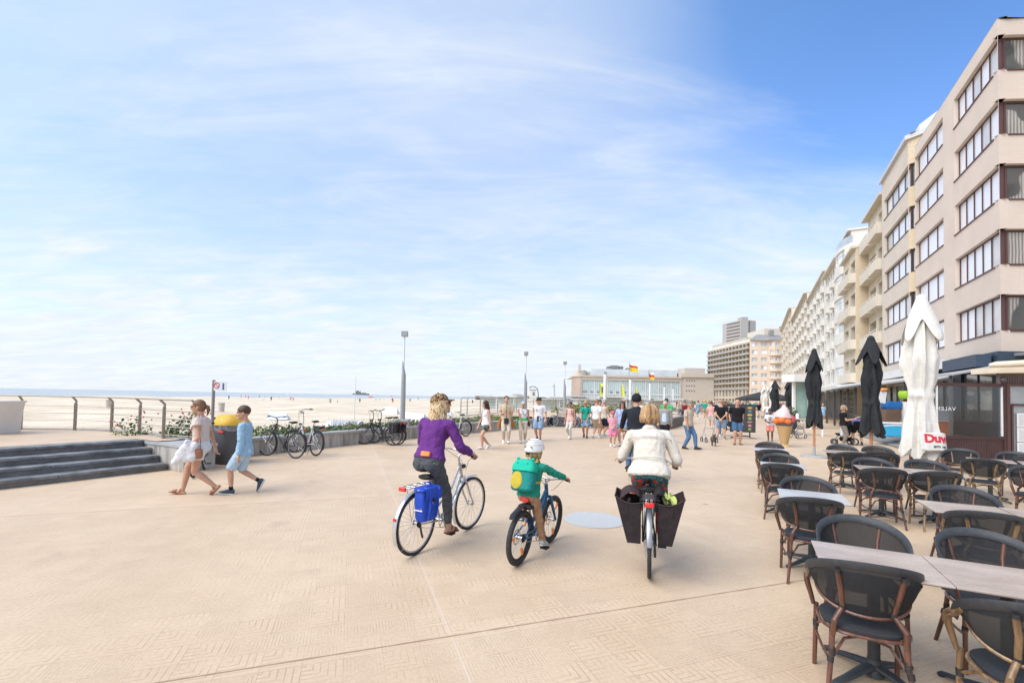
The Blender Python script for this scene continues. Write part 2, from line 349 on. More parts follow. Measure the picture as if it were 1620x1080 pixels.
# promenade paving: one sheet (s from -30 to 400), far side against the buildings
def wall_n(s):                         # sea-side edge of the promenade
    P = [(-30, -11.45), (5.0, -11.45), (6.1, -12.0), (7.2, -12.15), (9.9, -12.2), (15, -12.2), (18, -11.9), (21, -11.6), (23.4, -11.25), (25.6, -11.0), (26.2, -10)]
    for (a, x), (b, y) in zip(P, P[1:]):
        if a <= s <= b: return x+(y-x)*(s-a)/(b-a)
    return -16.0
pr = MB(); prev = None; ss = [-30, 5, 6.1, 7.2, 9.9, 15, 18, 21, 23.4, 25.6, 26.2, 26.3, 60, 120, 240, 420]
for a, b in zip(ss, ss[1:]):
    pr.quad(S(a, wall_n(a+.001), 0), S(a, 10.5, 0), S(b, 10.5, 0), S(b, wall_n(b-.001), 0))
pr.quad(S(-30, 10.5, 0), S(-30, 60, 0), S(600, 60, 0), S(600, 10.5, 0))
pr.quad(S(120, -16, 0), S(120, -16.001, 0), S(420, -90, 0), S(420, -16, 0))
tag(pr.build('promenade', paving, smooth=False), kind='structure')
# beach slopes from the sea wall to the waterline
be = MB(); rnd = random.Random(3)
def beach(u, v):
    s_ = -160+u*900; n_ = -11.6-(v**2.2)*330
    z = -.75-.5*min(1, v*2)-4.0*max(0, v-.9)+.10*sin(s_*.13+n_*.09)*min(1, v*6)+.05*sin(s_*.5)*sin(n_*.37)
    if n_ > -13: z = -.7
    return S(s_, n_, z)
be.surf(beach, 160, 46)
tag(be.build('beach', sand), kind='structure')
se = MB()
se.quad(S(-9000, -9000, -1.35), S(9000, -9000, -1.35), S(9000, -245, -1.35), S(-9000, -245, -1.35))
tag(se.build('sea', sea_m, smooth=False), kind='structure')

def path_box(mb, pts, z0, z1, w, m=0, side=1):
    """a wall of width w along world points (its face on the points, its body to one side)"""
    n = len(pts); off = []
    for i in range(n):
        a = pts[max(0, i-1)]; b = pts[min(n-1, i+1)]; d = (b-a); d.z = 0; d.normalize(); off.append(V((-d.y, d.x, 0))*side*w)
    secs = [[V((p.x, p.y, z0)), V((p.x, p.y, z1)), V((p.x+o.x, p.y+o.y, z1)), V((p.x+o.x, p.y+o.y, z0))] for p, o in zip(pts, off)]
    vs = [q for s_ in secs for q in s_]; fs = []
    for i in range(n-1):
        for k in range(4): fs.append((i*4+k, i*4+(k+1) % 4, (i+1)*4+(k+1) % 4, (i+1)*4+k))
    fs += [(3, 2, 1, 0), tuple((n-1)*4+k for k in range(4))]
    mb.add(vs, fs, m)
# ---- raised platform with steps, left
pl = MB(); edge = [(-12, -12.935), (5.43, -12.935), (5.43, -12.0), (5.9, -12.0), (6.0, -13.2), (6.15, -14.1), (6.05, -15.5), (5.75, -16.9), (4.95, -18.1), (3.2, -19.6), (0, -21), (-12, -23)]
pl.add([S(a, b, .60) for a, b in edge], [tuple(range(len(edge)))], 0)
pl.v = [tuple(p) for p in pl.v]
tag(pl.build('platform', paving, smooth=False), kind='structure')
pw = MB(); path_box(pw, [S(a, b) for a, b in edge[3:]], -1.5, .62, .28, 0, side=-1)
tag(pw.build('platform_wall', wallc), 'pale concrete retaining wall curving round the raised platform', 'wall')
st = empty('stone_steps', S(5.4, -11.45), 0, 'four grey bluestone steps up to the raised platform at left', 'steps')
inv = st.matrix_world
def loc(root, mb):
    """shift a world-space builder into the root's local space"""
    Mi = Matrix.LocRotScale(root.location, root.rotation_euler, root.scale).inverted(); mb.xf(Mi); return mb
tr = MB(); ri = MB()
for k in range(4):
    n0 = -11.45-.36*k; z = .15*(k+1); wob = .012
    s1 = 5.42
    x = -12.0
    while x < s1-.01:
        x2 = min(s1, x+1.42); 
        a, b, c, d = S(x+.004, n0+.03), S(x2-.004, n0+.03), S(x2-.004, n0-.40), S(x+.004, n0-.40)
        tr.add([V((q.x, q.y, z-.055)) for q in (a, b, c, d)]+[V((q.x, q.y, z+.0)) for q in (a, b, c, d)], [(3, 2, 1, 0), (4, 5, 6, 7), (0, 1, 5, 4), (1, 2, 6, 5), (2, 3, 7, 6), (3, 0, 4, 7)])
        x = x2
    a, b, c, d = S(-12, n0), S(s1, n0), S(s1, n0-.5), S(-12, n0-.5)
    ri.add([V((q.x, q.y, 0 if k == 0 else z-.16)) for q in (a, b, c, d)]+[V((q.x, q.y, z-.057)) for q in (a, b, c, d)], [(3, 2, 1, 0), (4, 5, 6, 7), (0, 1, 5, 4), (1, 2, 6, 5), (2, 3, 7, 6), (3, 0, 4, 7)])
loc(st, tr).build('tread', bluestone, st, bevel=.008); loc(st, ri).build('riser', M('riser_stone', (.16, .155, .15), rough=.7, var=.35, vs=4, bump=.2), st)
# ---- planter wall
pt = empty('planter_wall', S(6, -11.5), 0, 'long low concrete planter wall with grey coping along the beach side', 'wall')
w1 = MB(); ps = [S(a, wall_n(a)) for a in (6.15, 7.2, 8.5, 9.9, 11.5, 13.1, 15, 16.5, 18, 19.5, 21, 22.2, 23.4, 24.6, 25.6)]
path_box(w1, ps, -.9, .42, .35, 0)
path_box(w1, [S(6.15, -13.6), S(6.15, -12.06)], -.9, .42, .3, 0, side=-1)
back = [S(a, wall_n(a)-1.75) for a in (6.15, 7.2, 8.5, 9.9, 11.5, 13.1, 15, 16.5, 18, 19.5, 21, 22.2, 23.4, 24.6, 25.6)]
path_box(w1, back, -.95, .38, .2, 0)
loc(pt, w1).build('wall', wallc, pt)
cp = MB(); path_box(cp, [p+V((CA*.04, -SA*.04, 0)) for p in ps], .42, .50, .46, 0)
loc(pt, cp).build('coping', coping_m, pt, bevel=.01)
eb = MB()
for a0, a1, n0, n1, z in ((5.44, 6.10, -10.85, -12.93, .58),):
    q = [S(a0, n0), S(a1, n0), S(a1, n1), S(a0, n1)]; eb.prism([(p.x, p.y) for p in reversed(q)], 0, z-.07); 
    q = [S(a0-.02, n0+.03), S(a1+.03, n0+.03), S(a1+.03, n1), S(a0-.02, n1)]; eb.prism([(p.x, p.y) for p in reversed(q)], z-.07, z, m=1)
tag(eb.build('end_block', [wallc, coping_m], bevel=.008), 'square grey stone end block closing the steps beside the bin', 'wall')
# soil in the planter
so = MB()
for a, b in zip(ps, ps[1:]):
    o = V((-CA, SA, 0)); so.quad(a+o*.3+V((0, 0, .36)), b+o*.3+V((0, 0, .36)), b+o*1.8+V((0, 0, .36)), a+o*1.8+V((0, 0, .36)))
tag(so.build('planter_soil', M('soil', (.16, .12, .08), rough=1, var=.3, vs=8), smooth=False), kind='structure')
# ---- second raised platform ahead
p2 = MB(); e2 = [(26.2, -10.9), (26.35, -8), (26.6, -6.0), (27.3, -4.9), (29, -4.3), (37, -4.3), (39.5, -5), (40.5, -7), (41, -12), (42, -17.5), (30, -17.2), (24.5, -16.2), (22.3, -15.2), (22.0, -13.4), (25.4, -13.2)]
p2.add([S(a, b, .56) for a, b in e2], [tuple(range(len(e2)-1, -1, -1))])
for i, f in enumerate(p2.f): pass
tag(p2.build('platform', paving, smooth=False), kind='structure')
dw = MB(); path_box(dw, [S(a, b) for a, b in e2[:9]], 0, .60, .4, 0, side=1)
tag(dw.build('dark_wall', M('dark_wall', (.125, .125, .125), rough=.7, var=.2, vs=2.5, bump=.2, bs=14)), 'low dark stone wall fronting the second platform behind the walkers', 'wall')
rw = MB(); path_box(rw, [S(a, b) for a, b in e2[8:]], -1.4, .58, .3, 0, side=1)
tag(rw.build('platform_wall', wallc), 'pale retaining wall on the beach side of the second platform', 'wall')
lw = MB(); path_box(lw, [S(78, -14), S(74, -10), S(73, -5), S(75, -2.5), S(82, -2)], 0, .62, .4, 0, side=1)
tag(lw.build('low_wall', MATS['dark_wall']), 'distant low dark wall past the white-capped man', 'wall')
# ---- round service cover in the paving
mh = MB(); c = G(940, 822); n = 48
mh.prism([(c.x+.44*cos(2*pi*i/n), c.y+.44*sin(2*pi*i/n)) for i in range(n)], .001, .008)
tag(mh.build('ground_cover_plate', M('plate', (.50, .50, .48), rough=.6, var=.06, vs=12, bump=.2, bs=60, metal=.2)), 'round pale grey metal plate set flush in the paving', 'plate')
# ================================================================ BUILDINGS
frame_brown = M('frame_brown', (.085, .04, .038), rough=.45, var=.1)
frame_dark = M('frame_dark', (.05, .045, .045), rough=.4, var=.1)
frame_white = M('frame_white', (.72, .71, .68), rough=.5, var=.05)
blind = M('blind', (.74, .75, .79), rough=.22, var=.04, vs=1.2, spec=.6, coat=.4)
blind2 = M('half_curtain', (.42, .41, .40), rough=.25, var=.35, vs=.8, spec=.6, coat=.5, col2=(.62, .62, .62))
glass_d = M('window_glass', (.10, .105, .105), rough=.12, var=.5, vs=.9, spec=.8, coat=.6, col2=(.26, .26, .25))
glass_l = M('window_glass_pale', (.40, .46, .49), rough=.15, var=.3, vs=.5, spec=.8, coat=.5)
def vert(z): return V((0, 0, z))
def wall_open(mb, p0, p1, z0, z1, ops, depth, m=0, mr=0):
    """wall from p0 to p1 (outward = left of travel), with openings (a, b, zlo, zhi) along it"""
    p0, p1 = V(p0), V(p1); d = p1-p0; d.z = 0; L_ = d.length; d /= L_; inn = V((d.y, -d.x, 0))
    xs = sorted({0, L_} | {o[0] for o in ops} | {o[1] for o in ops}); zs = sorted({z0, z1} | {o[2] for o in ops} | {o[3] for o in ops})
    for xa, xb in zip(xs, xs[1:]):
        if xb-xa < 1e-4: continue
        run = None
        for za, zb in zip(zs, zs[1:]):
            cx, cz = (xa+xb)/2, (za+zb)/2
            hole = any(o[0] < cx < o[1] and o[2] < cz < o[3] for o in ops)
            if hole:
                if run is not None: mb.quad(p0+d*xa+vert(run), p0+d*xb+vert(run), p0+d*xb+vert(za), p0+d*xa+vert(za), m=m); run = None
            elif run is None: run = za
        if run is not None: mb.quad(p0+d*xa+vert(run), p0+d*xb+vert(run), p0+d*xb+vert(z1), p0+d*xa+vert(z1), m=m)
    for a, b, lo, hi in ops:
        A_, B_ = p0+d*a, p0+d*b; I = inn*depth
        if a > .05: mb.quad(A_+vert(lo), A_+vert(hi), A_+I+vert(hi), A_+I+vert(lo), m=mr)
        if b < L_-.05: mb.quad(B_+vert(hi), B_+vert(lo), B_+I+vert(lo), B_+I+vert(hi), m=mr)
        mb.quad(A_+vert(hi), B_+vert(hi), B_+I+vert(hi), A_+I+vert(hi), m=mr); mb.quad(B_+vert(lo), A_+vert(lo), A_+I+vert(lo), B_+I+vert(lo), m=mr)
RB = random.Random(11)
def curtain_tex(q):
    def t(nt, p, tc):
        N, L = nodes(nt); w = N('ShaderNodeTexWave'); w.inputs['Scale'].default_value = 2.2; w.inputs['Distortion'].default_value = 1.5; L(tc.outputs['Object'], w.inputs[0])
        c = ramp2(nt, w.outputs[0], .1, .9, (.16, .15, .14), (.40, .38, .35)); n = N('ShaderNodeTexNoise'); n.inputs['Scale'].default_value = .55+.2*q; n.inputs['Detail'].default_value = 1; L(tc.outputs['Object'], n.inputs[0])
        f = ramp2(nt, n.outputs[0], .46, .50, (0, 0, 0), (1, 1, 1)); mx = N('ShaderNodeMix'); mx.data_type = 'RGBA'; L(f, mx.inputs[0]); mx.inputs[6].default_value = (.055, .058, .06, 1); L(c, mx.inputs[7]); L(mx.outputs[2], p.inputs['Base Color'])
    return t
def window(parent, p0, p1, op, depth, n=3, fr=None, panes=None, fw=.06, sill=None, name='window', fast=False):
    p0, p1 = V(p0), V(p1); d = p1-p0; d.z = 0; d.normalize(); inn = V((d.y, -d.x, 0)); a, b, lo, hi = op
    fr = fr or frame_brown; panes = panes or [blind]; mats = [fr]+panes; mb = MB(); R = Matrix((d, inn, V((0, 0, 1)))).transposed()
    def bar(x0, x1, za, zb, y0, y1, m=0): mb.box(p0+d*(x0+x1)/2+inn*(y0+y1)/2+vert((za+zb)/2), (x1-x0, y1-y0, zb-za), m=m, R=R)
    dd = depth-.05
    if not fast:
        bar(a, b, lo, lo+fw, dd-.03, dd+.05); bar(a, b, hi-fw, hi, dd-.03, dd+.05)
        for i in range(n+1):
            x = a+(b-a)*i/n; x = min(max(x, a+fw/2), b-fw/2); bar(x-fw/2, x+fw/2, lo+fw+.001, hi-fw-.001, dd-.032, dd+.048)
    else:
        for i in range(1, n):
            x = a+(b-a)*i/n; bar(x-fw/2, x+fw/2, lo, hi, dd-.03, dd+.03)
        bar(a, b, lo, lo+fw, dd-.034, dd+.03); bar(a, b, hi-fw, hi, dd-.034, dd+.03)
    for i in range(n):
        xa = a+(b-a)*i/n; xb = a+(b-a)*(i+1)/n; k = 1+RB.randrange(len(panes)); y = dd+.01
        mb.quad(p0+d*xa+inn*y+vert(lo), p0+d*xb+inn*y+vert(lo), p0+d*xb+inn*y+vert(hi), p0+d*xa+inn*y+vert(hi), m=k)
    if sill: bar(a-.03, b+.03, lo-.05, lo-.002, -.05, depth-.1, 0)
    o = mb.build(name, mats, parent, smooth=False)
    return o
def bldg(name, s, n, label, cat='building', group=None): return empty(name, (0, 0, 0), 0, label, cat, group)
def brick_tex(c1, c2, cm, sc=9):
    def t(nt, p, tc):
        N, L = nodes(nt); mp = N('ShaderNodeMapping'); mp.inputs['Rotation'].default_value = (0, 0, A-pi/2)
        L(tc.outputs['Object'], mp.inputs[0]); sp = N('ShaderNodeSeparateXYZ'); L(mp.outputs[0], sp.inputs[0])
        ad = N('ShaderNodeMath'); ad.operation = 'ADD'; L(sp.outputs[0], ad.inputs[0]); L(sp.outputs[1], ad.inputs[1])
        cb = N('ShaderNodeCombineXYZ'); L(ad.outputs[0], cb.inputs[0]); L(sp.outputs[2], cb.inputs[1])
        b = N('ShaderNodeTexBrick'); b.inputs['Scale'].default_value = 1; b.inputs['Brick Width'].default_value = .22*9/sc; b.inputs['Row Height'].default_value = .075*9/sc
        b.inputs['Mortar Size'].default_value = .008*9/sc; b.inputs['Color1'].default_value = c1+(1,); b.inputs['Color2'].default_value = c2+(1,); b.inputs['Mortar'].default_value = cm+(1,)
        L(cb.outputs[0], b.inputs[0]); n = N('ShaderNodeTexNoise'); n.inputs['Scale'].default_value = .7; n.inputs['Detail'].default_value = 8; L(tc.outputs['Object'], n.inputs[0])
        mr = N('ShaderNodeMapRange'); L(n.outputs[0], mr.inputs[0]); mr.inputs[3].default_value = .84; mr.inputs[4].default_value = 1.1
        mx = N('ShaderNodeMix'); mx.data_type = 'RGBA'; mx.blend_type = 'MULTIPLY'; mx.inputs[0].default_value = 1; L(b.outputs[0], mx.inputs[6]); L(mr.outputs[0], mx.inputs[7]); L(mx.outputs[2], p.inputs['Base Color'])
    return t
pink = M('pink_render', (.47, .37, .325), rough=.85, var=0, tex=brick_tex((.63, .54, .465), (.615, .525, .45), (.60, .51, .44), 5))
beige = M('beige_brick', (.5, .43, .34), rough=.85, var=0, tex=brick_tex((.62, .545, .46), (.56, .48, .39), (.6, .55, .5)))
tan = M('tan_brick', (.5, .38, .22), rough=.85, var=0, tex=brick_tex((.60, .49, .34), (.53, .42, .27), (.56, .48, .37)))
yellow_stone = M('yellow_stone', (.60, .53, .41), rough=.85, var=.1, vs=.6, bump=.2, bs=8)
white_stone = M('white_stone', (.66, .635, .58), rough=.8, var=.07, vs=.5, bump=.15, bs=6)
cream = M('cream_render', (.60, .545, .45), rough=.8, var=.07, vs=.5)
roof_m = M('roof_felt', (.30, .29, .28), rough=.9, var=.15, vs=1)
eave_m = M('eave', (.56, .50, .40), rough=.7, var=.05, vs=1)
soffit_m = M('soffit_trim', (.20, .13, .10), rough=.7)

def shell(mb, pts, z0, z1, m=0):
    """plain wall quads through world points"""
    for a, b in zip(pts, pts[1:]): mb.quad(V((a.x, a.y, z0)), V((b.x, b.y, z0)), V((b.x, b.y, z1)), V((a.x, a.y, z1)), m=m)
def lid(mb, pts, z, m=0): mb.add([V((p.x, p.y, z)) for p in pts], [tuple(range(len(pts)))], m)

# ---- nearest block: pink-beige render with brown window bands
root = bldg('apartment_block', 28, 9.8, 'nearest pinkish beige apartment block with brown framed window bands, at the right edge', 'building')
K = S(27.75, 9.72); Wd = V((1, 0.0, 0))          # the corner; its canted bay runs level with the picture plane
far_ = S(39.5, 9.72); cant = K+V((1.85, -.12, 0)); ret = cant+V((3.2, -3.6, 0))*.9
z_b = 4.15; fh = 2.93; ztop = 19.15
wl = MB(); ops = []; L1 = (far_-K).length
for k in range(5):
    lo = z_b+.95+k*fh; hi = lo+1.6
    ops += [(.02, 5.0, lo, hi), (6.65, L1, lo, hi)]
wall_open(wl, K, far_, z_b, ztop, ops, .26)
ops2 = [(.0, 1.83, z_b+.95+k*fh, z_b+.95+k*fh+1.6) for k in range(5)]
wall_open(wl, cant, K, z_b, ztop, [(.3, 1.84, o[2], o[3]) for o in ops2], .26)
shell(wl, [ret, cant], z_b, ztop)
bk = [far_, far_+V((CA*12, -SA*12, 0))]
shell(wl, bk, z_b, ztop); lid(wl, [cant, K, far_, bk[1], bk[1]+V((4, -14, 0)), ret], ztop-.02, 0)
lid(wl, [ret, bk[1]+V((4, -14, 0)), bk[1], far_, K, cant], z_b, 0)
wl.build('wall', pink, root, smooth=False)
for o in ops:
    if o[0] < 1: window(root, K, far_, (.43,)+o[1:], .26, 5, panes=[blind, blind, blind, blind2], sill=1)
    else: window(root, K, far_, (o[0], L1-.12, o[2], o[3]), .26, 3, panes=[blind, blind], sill=1)
curt = [M('curtained_glass_%d' % q, (.2, .2, .2), rough=.12, var=0, spec=.8, tex=curtain_tex(q)) for q in (0, 1)]
for k_, o in enumerate(ops2): window(root, cant, K, (.3, 1.44, o[2], o[3]), .26, 1, panes=[curt[k_ % 2]], sill=1, fw=.09)
cpg = MB()
path_box(cpg, [cant, K, far_], ztop, ztop+.06, .35, 0, side=-1); cpg.build('parapet_cap', M('zinc', (.36, .36, .36), rough=.5, metal=.3), root)
for k in range(5):
    cm_ = MB(); cm_.box(K+vert(z_b+.95+k*fh+.8)+V((.40, .23, 0)), (.16, .12, 1.59)); cm_.build('corner_post', frame_brown, root)
# next house beyond the right edge: pale eave and balcony edges
root = bldg('white_house', 26, 9, 'sliver of a white house with a sloping eave at the far right edge', 'building')
w = MB(); q = cant+V((.42, .1, 0)); 
w.box(q+V((3.4, -2.4, 10.6)), (6, 3.6, 17.2)); w.build('wall', white_stone, root, smooth=False)
w = MB()
w.add([q+V((-1.25, -1.2, 19.75)), q+V((3, -4.6, 19.75)), q+V((6, -2, 21.5)), q+V((1.0, 1.2, 21.5)), q+V((-1.25, -1.2, 19.95)), q+V((3, -4.6, 19.95)), q+V((6, -2, 21.7)), q+V((1.0, 1.2, 21.7))], [(0, 3, 2, 1), (4, 5, 6, 7), (0, 1, 5, 4), (1, 2, 6, 5), (2, 3, 7, 6), (3, 0, 4, 7)])
w.build('roof', eave_m, root, smooth=False)
for k in range(5):
    b = MB(); b.box(q+V((1.2, -3.1, 4.5+k*2.93+2.3)), (2.6, 2.2, .14)); b.box(q+V((1.2, -4.15, 4.5+k*2.93+2.7)), (2.6, .08, .6)); b.build('balcony', frame_white, root, smooth=False)

# ---- second block: beige brick bay, dark window strips wrapping the corner
root = bldg('apartment_block', 40, 9, 'beige brick apartment block with dark corner windows, next past the pink block', 'building')
c0 = S(40.35, 9.58); c1 = S(47.6, 9.58); side0 = S(39.9, 10.2)
z_b = 3.9; fh = 2.98; zt = 20.15; L2 = (c1-c0).length
ops = [(.05, L2-.7, z_b+1.0+k*fh, z_b+1.0+k*fh+1.62) for k in range(5)]
wl = MB(); wall_open(wl, c0, c1, z_b, zt, ops, .28, 0)
Ls = (c0-side0).length
ops_s = [(.12, Ls-.03, o[2], o[3]) for o in ops]
wall_open(wl, side0, c0, z_b, zt, ops_s, .28, 1)
shell(wl, [S(39.9, 12), side0], z_b, zt, 1); shell(wl, [c1, S(47.6, 14)], z_b, zt, 1)
foot = [S(39.9, 12), side0, c0, c1, S(47.6, 14)]
lid(wl, foot, zt-.01); lid(wl, foot[::-1], z_b)
wl.build('wall', [beige, tan], root, smooth=False)
for o in ops: window(root, c0, c1, o, .28, 4, fr=frame_dark, panes=[blind, blind, blind2], sill=1, fw=.10)
for o in ops_s: window(root, side0, c0, o, .28, 1, fr=frame_brown, panes=[glass_d, blind2], fw=.11)
w = MB(); path_box(w, [S(39.6, 10.4), S(40.25, 9.38), S(47.7, 9.38), S(47.7, 13)], zt, zt+.30, .5, 0, side=-1)
lid(w, [S(39.9, 9.6), S(47.6, 9.6), S(47.6, 14), S(39.9, 14)], zt+.33)
w.build('roof', M('eave_grey', (.50, .50, .50), rough=.6), root, smooth=False)
w = MB(); path_box(w, [S(39.7, 11.0), S(41.2, 10.4), S(47.2, 10.4)], zt+.34, zt+1.35, .3, 0, side=-1); w.build('upper_storey', white_stone, root, smooth=False)

def balcony(root, s0, s1, n_face, out, z, mat, h=.95, rail=True):
    w = MB(); R = Matrix.Rotation(-A, 3, 'Z')
    c = S((s0+s1)/2, n_face-out/2, z-.09); w.box(c, (out, s1-s0, .16), R=R)
    w.box(S((s0+s1)/2, n_face-out+.04, z+h*.42-.02), (.08, s1-s0, h*.8), R=R, m=1)
    for q in (s0+.04, s1-.04): w.box(S(q, n_face-out/2+.045, z+h*.42-.02), (out-.1, .08, h*.8), R=R, m=1)
    if rail:
        w.box(S((s0+s1)/2, n_face-out+.04, z+h), (.05, s1-s0-.02, .05), R=R, m=2)
        for q in range(4): w.box(S(s0+.06+(s1-s0-.12)*q/3, n_face-out+.04, z+h*.9), (.03, .03, h*.18), R=R, m=2)
    return w.build('balcony', [mat, mat, frame_white], root, smooth=False)
def row_house(label, s0, s1, n, zb, zt, cols, floors, mat, bal=(), bay=None, flank=None, fr=None, panes=None, ww=.62, wh=1.5, eave=.5, name='apartment_block', balm=None, fast=True, nd=2, wf=None, fl_mat=None, penthouse=0, bout=1.0):
    root = bldg(name, s0, n, label); a, b = S(s0, n), S(s1, n); L_ = s1-s0; fh = (zt-zb)/floors; ops = []; cw = L_/cols
    for k in range(floors):
        for c in range(cols):
            w_ = cw*ww; x = c*cw+(cw-w_)/2; hh = wh if (wf is None) else wf
            bl = c in bal
            lo = zb+k*fh+(.12 if bl else .95); ops.append((x, x+w_, lo, min(zb+k*fh+.95+hh, zt-.2), c))
    wl = MB(); wall_open(wl, a, b, zb, zt, [o[:4] for o in ops], .3 if not bal else .55, 0)
    shell(wl, [S(s0, n+11), a], 0, zt, 1); shell(wl, [b, S(s1, n+11)], 0, zt, 1)
    lid(wl, [S(s0, n+11), a, b, S(s1, n+11)], zt-.01, 0); shell(wl, [a, b], 0, zb, 0)
    wl.build('wall', [mat, fl_mat or mat], root, smooth=False)
    for o in ops: window(root, a, b, o[:4], .3 if not bal else .55, nd, fr=fr or frame_white, panes=panes or [glass_l, blind, glass_d], fw=.07, fast=fast)
    for k in range(floors):
        for c in bal: balcony(root, s0+c*cw+cw*.06, s0+(c+1)*cw-cw*.06, n, bout, zb+k*fh+.1, balm or mat, .95)
    if eave:
        w = MB(); w.box(S((s0+s1)/2, n+2.5-eave/2, zt+.12), (5+eave, L_+.1, .22), R=Matrix.Rotation(-A, 3, 'Z')); w.build('roof', eave_m, root, smooth=False)
    if penthouse:
        w = MB(); w.box(S((s0+s1)/2, n+5.2, zt+.27+penthouse/2), (7, L_*.9, penthouse), R=Matrix.Rotation(-A, 3, 'Z')); w.build('upper_storey', white_stone, root, smooth=False)
    return root
# ---- third: loggias and shallow white balconies under a broad eave
row_house('sand coloured block with stacked white balconies under a broad eave, recessed behind the corner-window block', 47.65, 54.7, 9.95, 3.9, 19.3, 2, 5, yellow_stone, bal=(0, 1), ww=.72, wh=1.4, eave=.55, balm=cream, panes=[glass_d, glass_d, blind2], fast=False, bout=.75)
# ---- fourth: lower block with a plain stone flank facing us
row_house('lower yellowish stone block with a blank flank wall and small balconies', 54.75, 61.6, 9.0, 3.9, 17.0, 2, 4, yellow_stone, bal=(0, 1), ww=.66, wh=1.35, eave=.4, balm=cream, panes=[glass_d, blind2], fl_mat=tan, bout=.6)
# ---- fifth: white block with a rounded bay of strip windows
root = bldg('apartment_block', 61, 9, 'white block with a rounded bay of wide strip windows, behind the stone flank')
def arc_pts(s0, s1, n, bulge, k=8): return [S(s0+(s1-s0)*i/k, n-bulge*sin(pi*i/k)**.7 if 0 < i < k else n) for i in range(k+1)]
pts = arc_pts(61.7, 69.5, 9.7, .9); wl = MB(); zb, zt, fl = 3.6, 19.6, 6; fh = (zt-zb)/fl
for a, b in zip(pts, pts[1:]):
    L_ = (b-a).length; ins = pts.index(a) in (0, len(pts)-2)
    wall_open(wl, a, b, zb, zt, [] if ins else [(.01, L_-.01, zb+k*fh+.9, zb+k*fh+2.3) for k in range(fl)], .2)
shell(wl, [S(61.7, 20), pts[0]], zb, zt); shell(wl, [pts[-1], S(69.5, 20)], zb, zt); lid(wl, [S(61.7, 20)]+pts+[S(69.5, 20)], zt)

wl.build('wall', white_stone, root, smooth=False)
for k in range(fl):
    w = MB(); L0 = pts[1:-1]
    for a, b in zip(L0, L0[1:]):
        d = (b-a).normalized(); inn = V((d.y, -d.x, 0)); lo, hi = zb+k*fh+.9, zb+k*fh+2.3
        w.quad(a+inn*.16+vert(lo), b+inn*.16+vert(lo), b+inn*.16+vert(hi), a+inn*.16+vert(hi), m=1+(RB.random() < .5))
        for q, hh in ((lo+.03, .06), (hi-.03, .06), ((lo+hi)/2+.25, .05)): w.box((a+b)/2+inn*.13+vert(q), ((b-a).length, .05, hh), R=Matrix((d, inn, V((0, 0, 1)))).transposed())
        w.box(a+inn*.13+vert((lo+hi)/2), (.06, .054, hi-lo-.01), R=Matrix((d, inn, V((0, 0, 1)))).transposed())
    w.build('window', [frame_white, glass_l, blind], root, smooth=False)
w = MB(); w.box(S(65.6, 13.5, zt+.7), (7.5, 7.4, 1.4), R=Matrix.Rotation(-A, 3, 'Z')); w.box(S(65.6, 13.4, zt+1.5), (8.0, 7.7, .18), R=Matrix.Rotation(-A, 3, 'Z')); w.build('upper_storey', [white_stone], root, smooth=False)
w = MB(); pr_ = arc_pts(61.8, 69.4, 9.8, .9)
for a, b in zip(pr_, pr_[1:]): w.quad(a+vert(zt), b+vert(zt), b+vert(zt+.9), a+vert(zt+.9))
w.build('railing', glass_l, root, smooth=False)
# ---- the long receding row
row_house('white block with many small balconies and glass topped parapet, past the rounded bay', 69.6, 82.0, 9.8, 3.6, 20.2, 6, 6, white_stone, bal=(0, 2, 4), ww=.6, wh=1.45, eave=.6, balm=white_stone, panes=[glass_l, blind, glass_d], penthouse=1.6, bout=.42)
row_house('white balconied block halfway down the receding row', 82.1, 107, 9.9, 3.6, 21.6, 10, 7, white_stone, bal=(1, 3, 5, 7, 9), ww=.62, wh=1.4, eave=.5, balm=white_stone, panes=[glass_d, blind, glass_d], penthouse=1.2, bout=.36)
row_house('cream block with darker balcony openings near the far end of the row', 107.1, 143, 9.7, 3.8, 23.6, 11, 7, cream, bal=(0, 2, 4, 6, 8, 10), ww=.7, wh=1.5, eave=.6, balm=white_stone, panes=[glass_d, glass_d, blind2], penthouse=1.5, bout=.36)
row_house('last pale block of the receding row before the street bends', 143.1, 190, 9.4, 4.0, 27.2, 12, 8, cream, bal=(1, 4, 7, 10), ww=.55, wh=1.5, eave=.7, balm=cream, panes=[glass_l, glass_d, blind], penthouse=1.0, bout=.36)

# ---- block with bulging curved balconies, where the street bends
root = bldg('apartment_block', 0, 0, 'peach coloured block with curved wraparound balconies at the bend')
D0 = 196.0; x0, x1 = (1190-810)/720*D0, (1243-810)/720*D0+4
peach = M('peach_render', (.63, .51, .39), rough=.8, var=.06, vs=.3)
wl = MB(); zb, zt = 0, 28.5; fh = 3.35; nf = 8
def cseg(a, b, k, ops_): wall_open(wl, b, a, 0, zt, ops_, .3)
P0, P1, P2, P3 = V((x0, D0+2, 0)), V((x0+7.2, D0, 0)), V((x0+8.8, D0-1.6, 0)), V((x1, D0-1.6, 0))
for a, b, nw in ((P0, P1, 2), (P1, P2, 1), (P2, P3, 4)):
    L_ = (b-a).length; ops = [(L_*(i+.2)/nw, L_*(i+.8)/nw, 1.6+k*fh+.8, 1.6+k*fh+2.5) for k in range(nf) for i in range(nw)]
    wall_open(wl, b, a, 0, zt, ops, .3)
    for o in ops: window(root, b, a, o, .3, 2, fr=frame_white, panes=[glass_l, blind, glass_l], fw=.12, fast=True)
shell(wl, [P0, V((x0+8.5, D0+14, 0))], 0, zt); lid(wl, [P0, P1, P2, P3, V((x1, D0+14, 0)), V((x0+8.5, D0+14, 0))], zt)
wl.build('wall', peach, root, smooth=False)
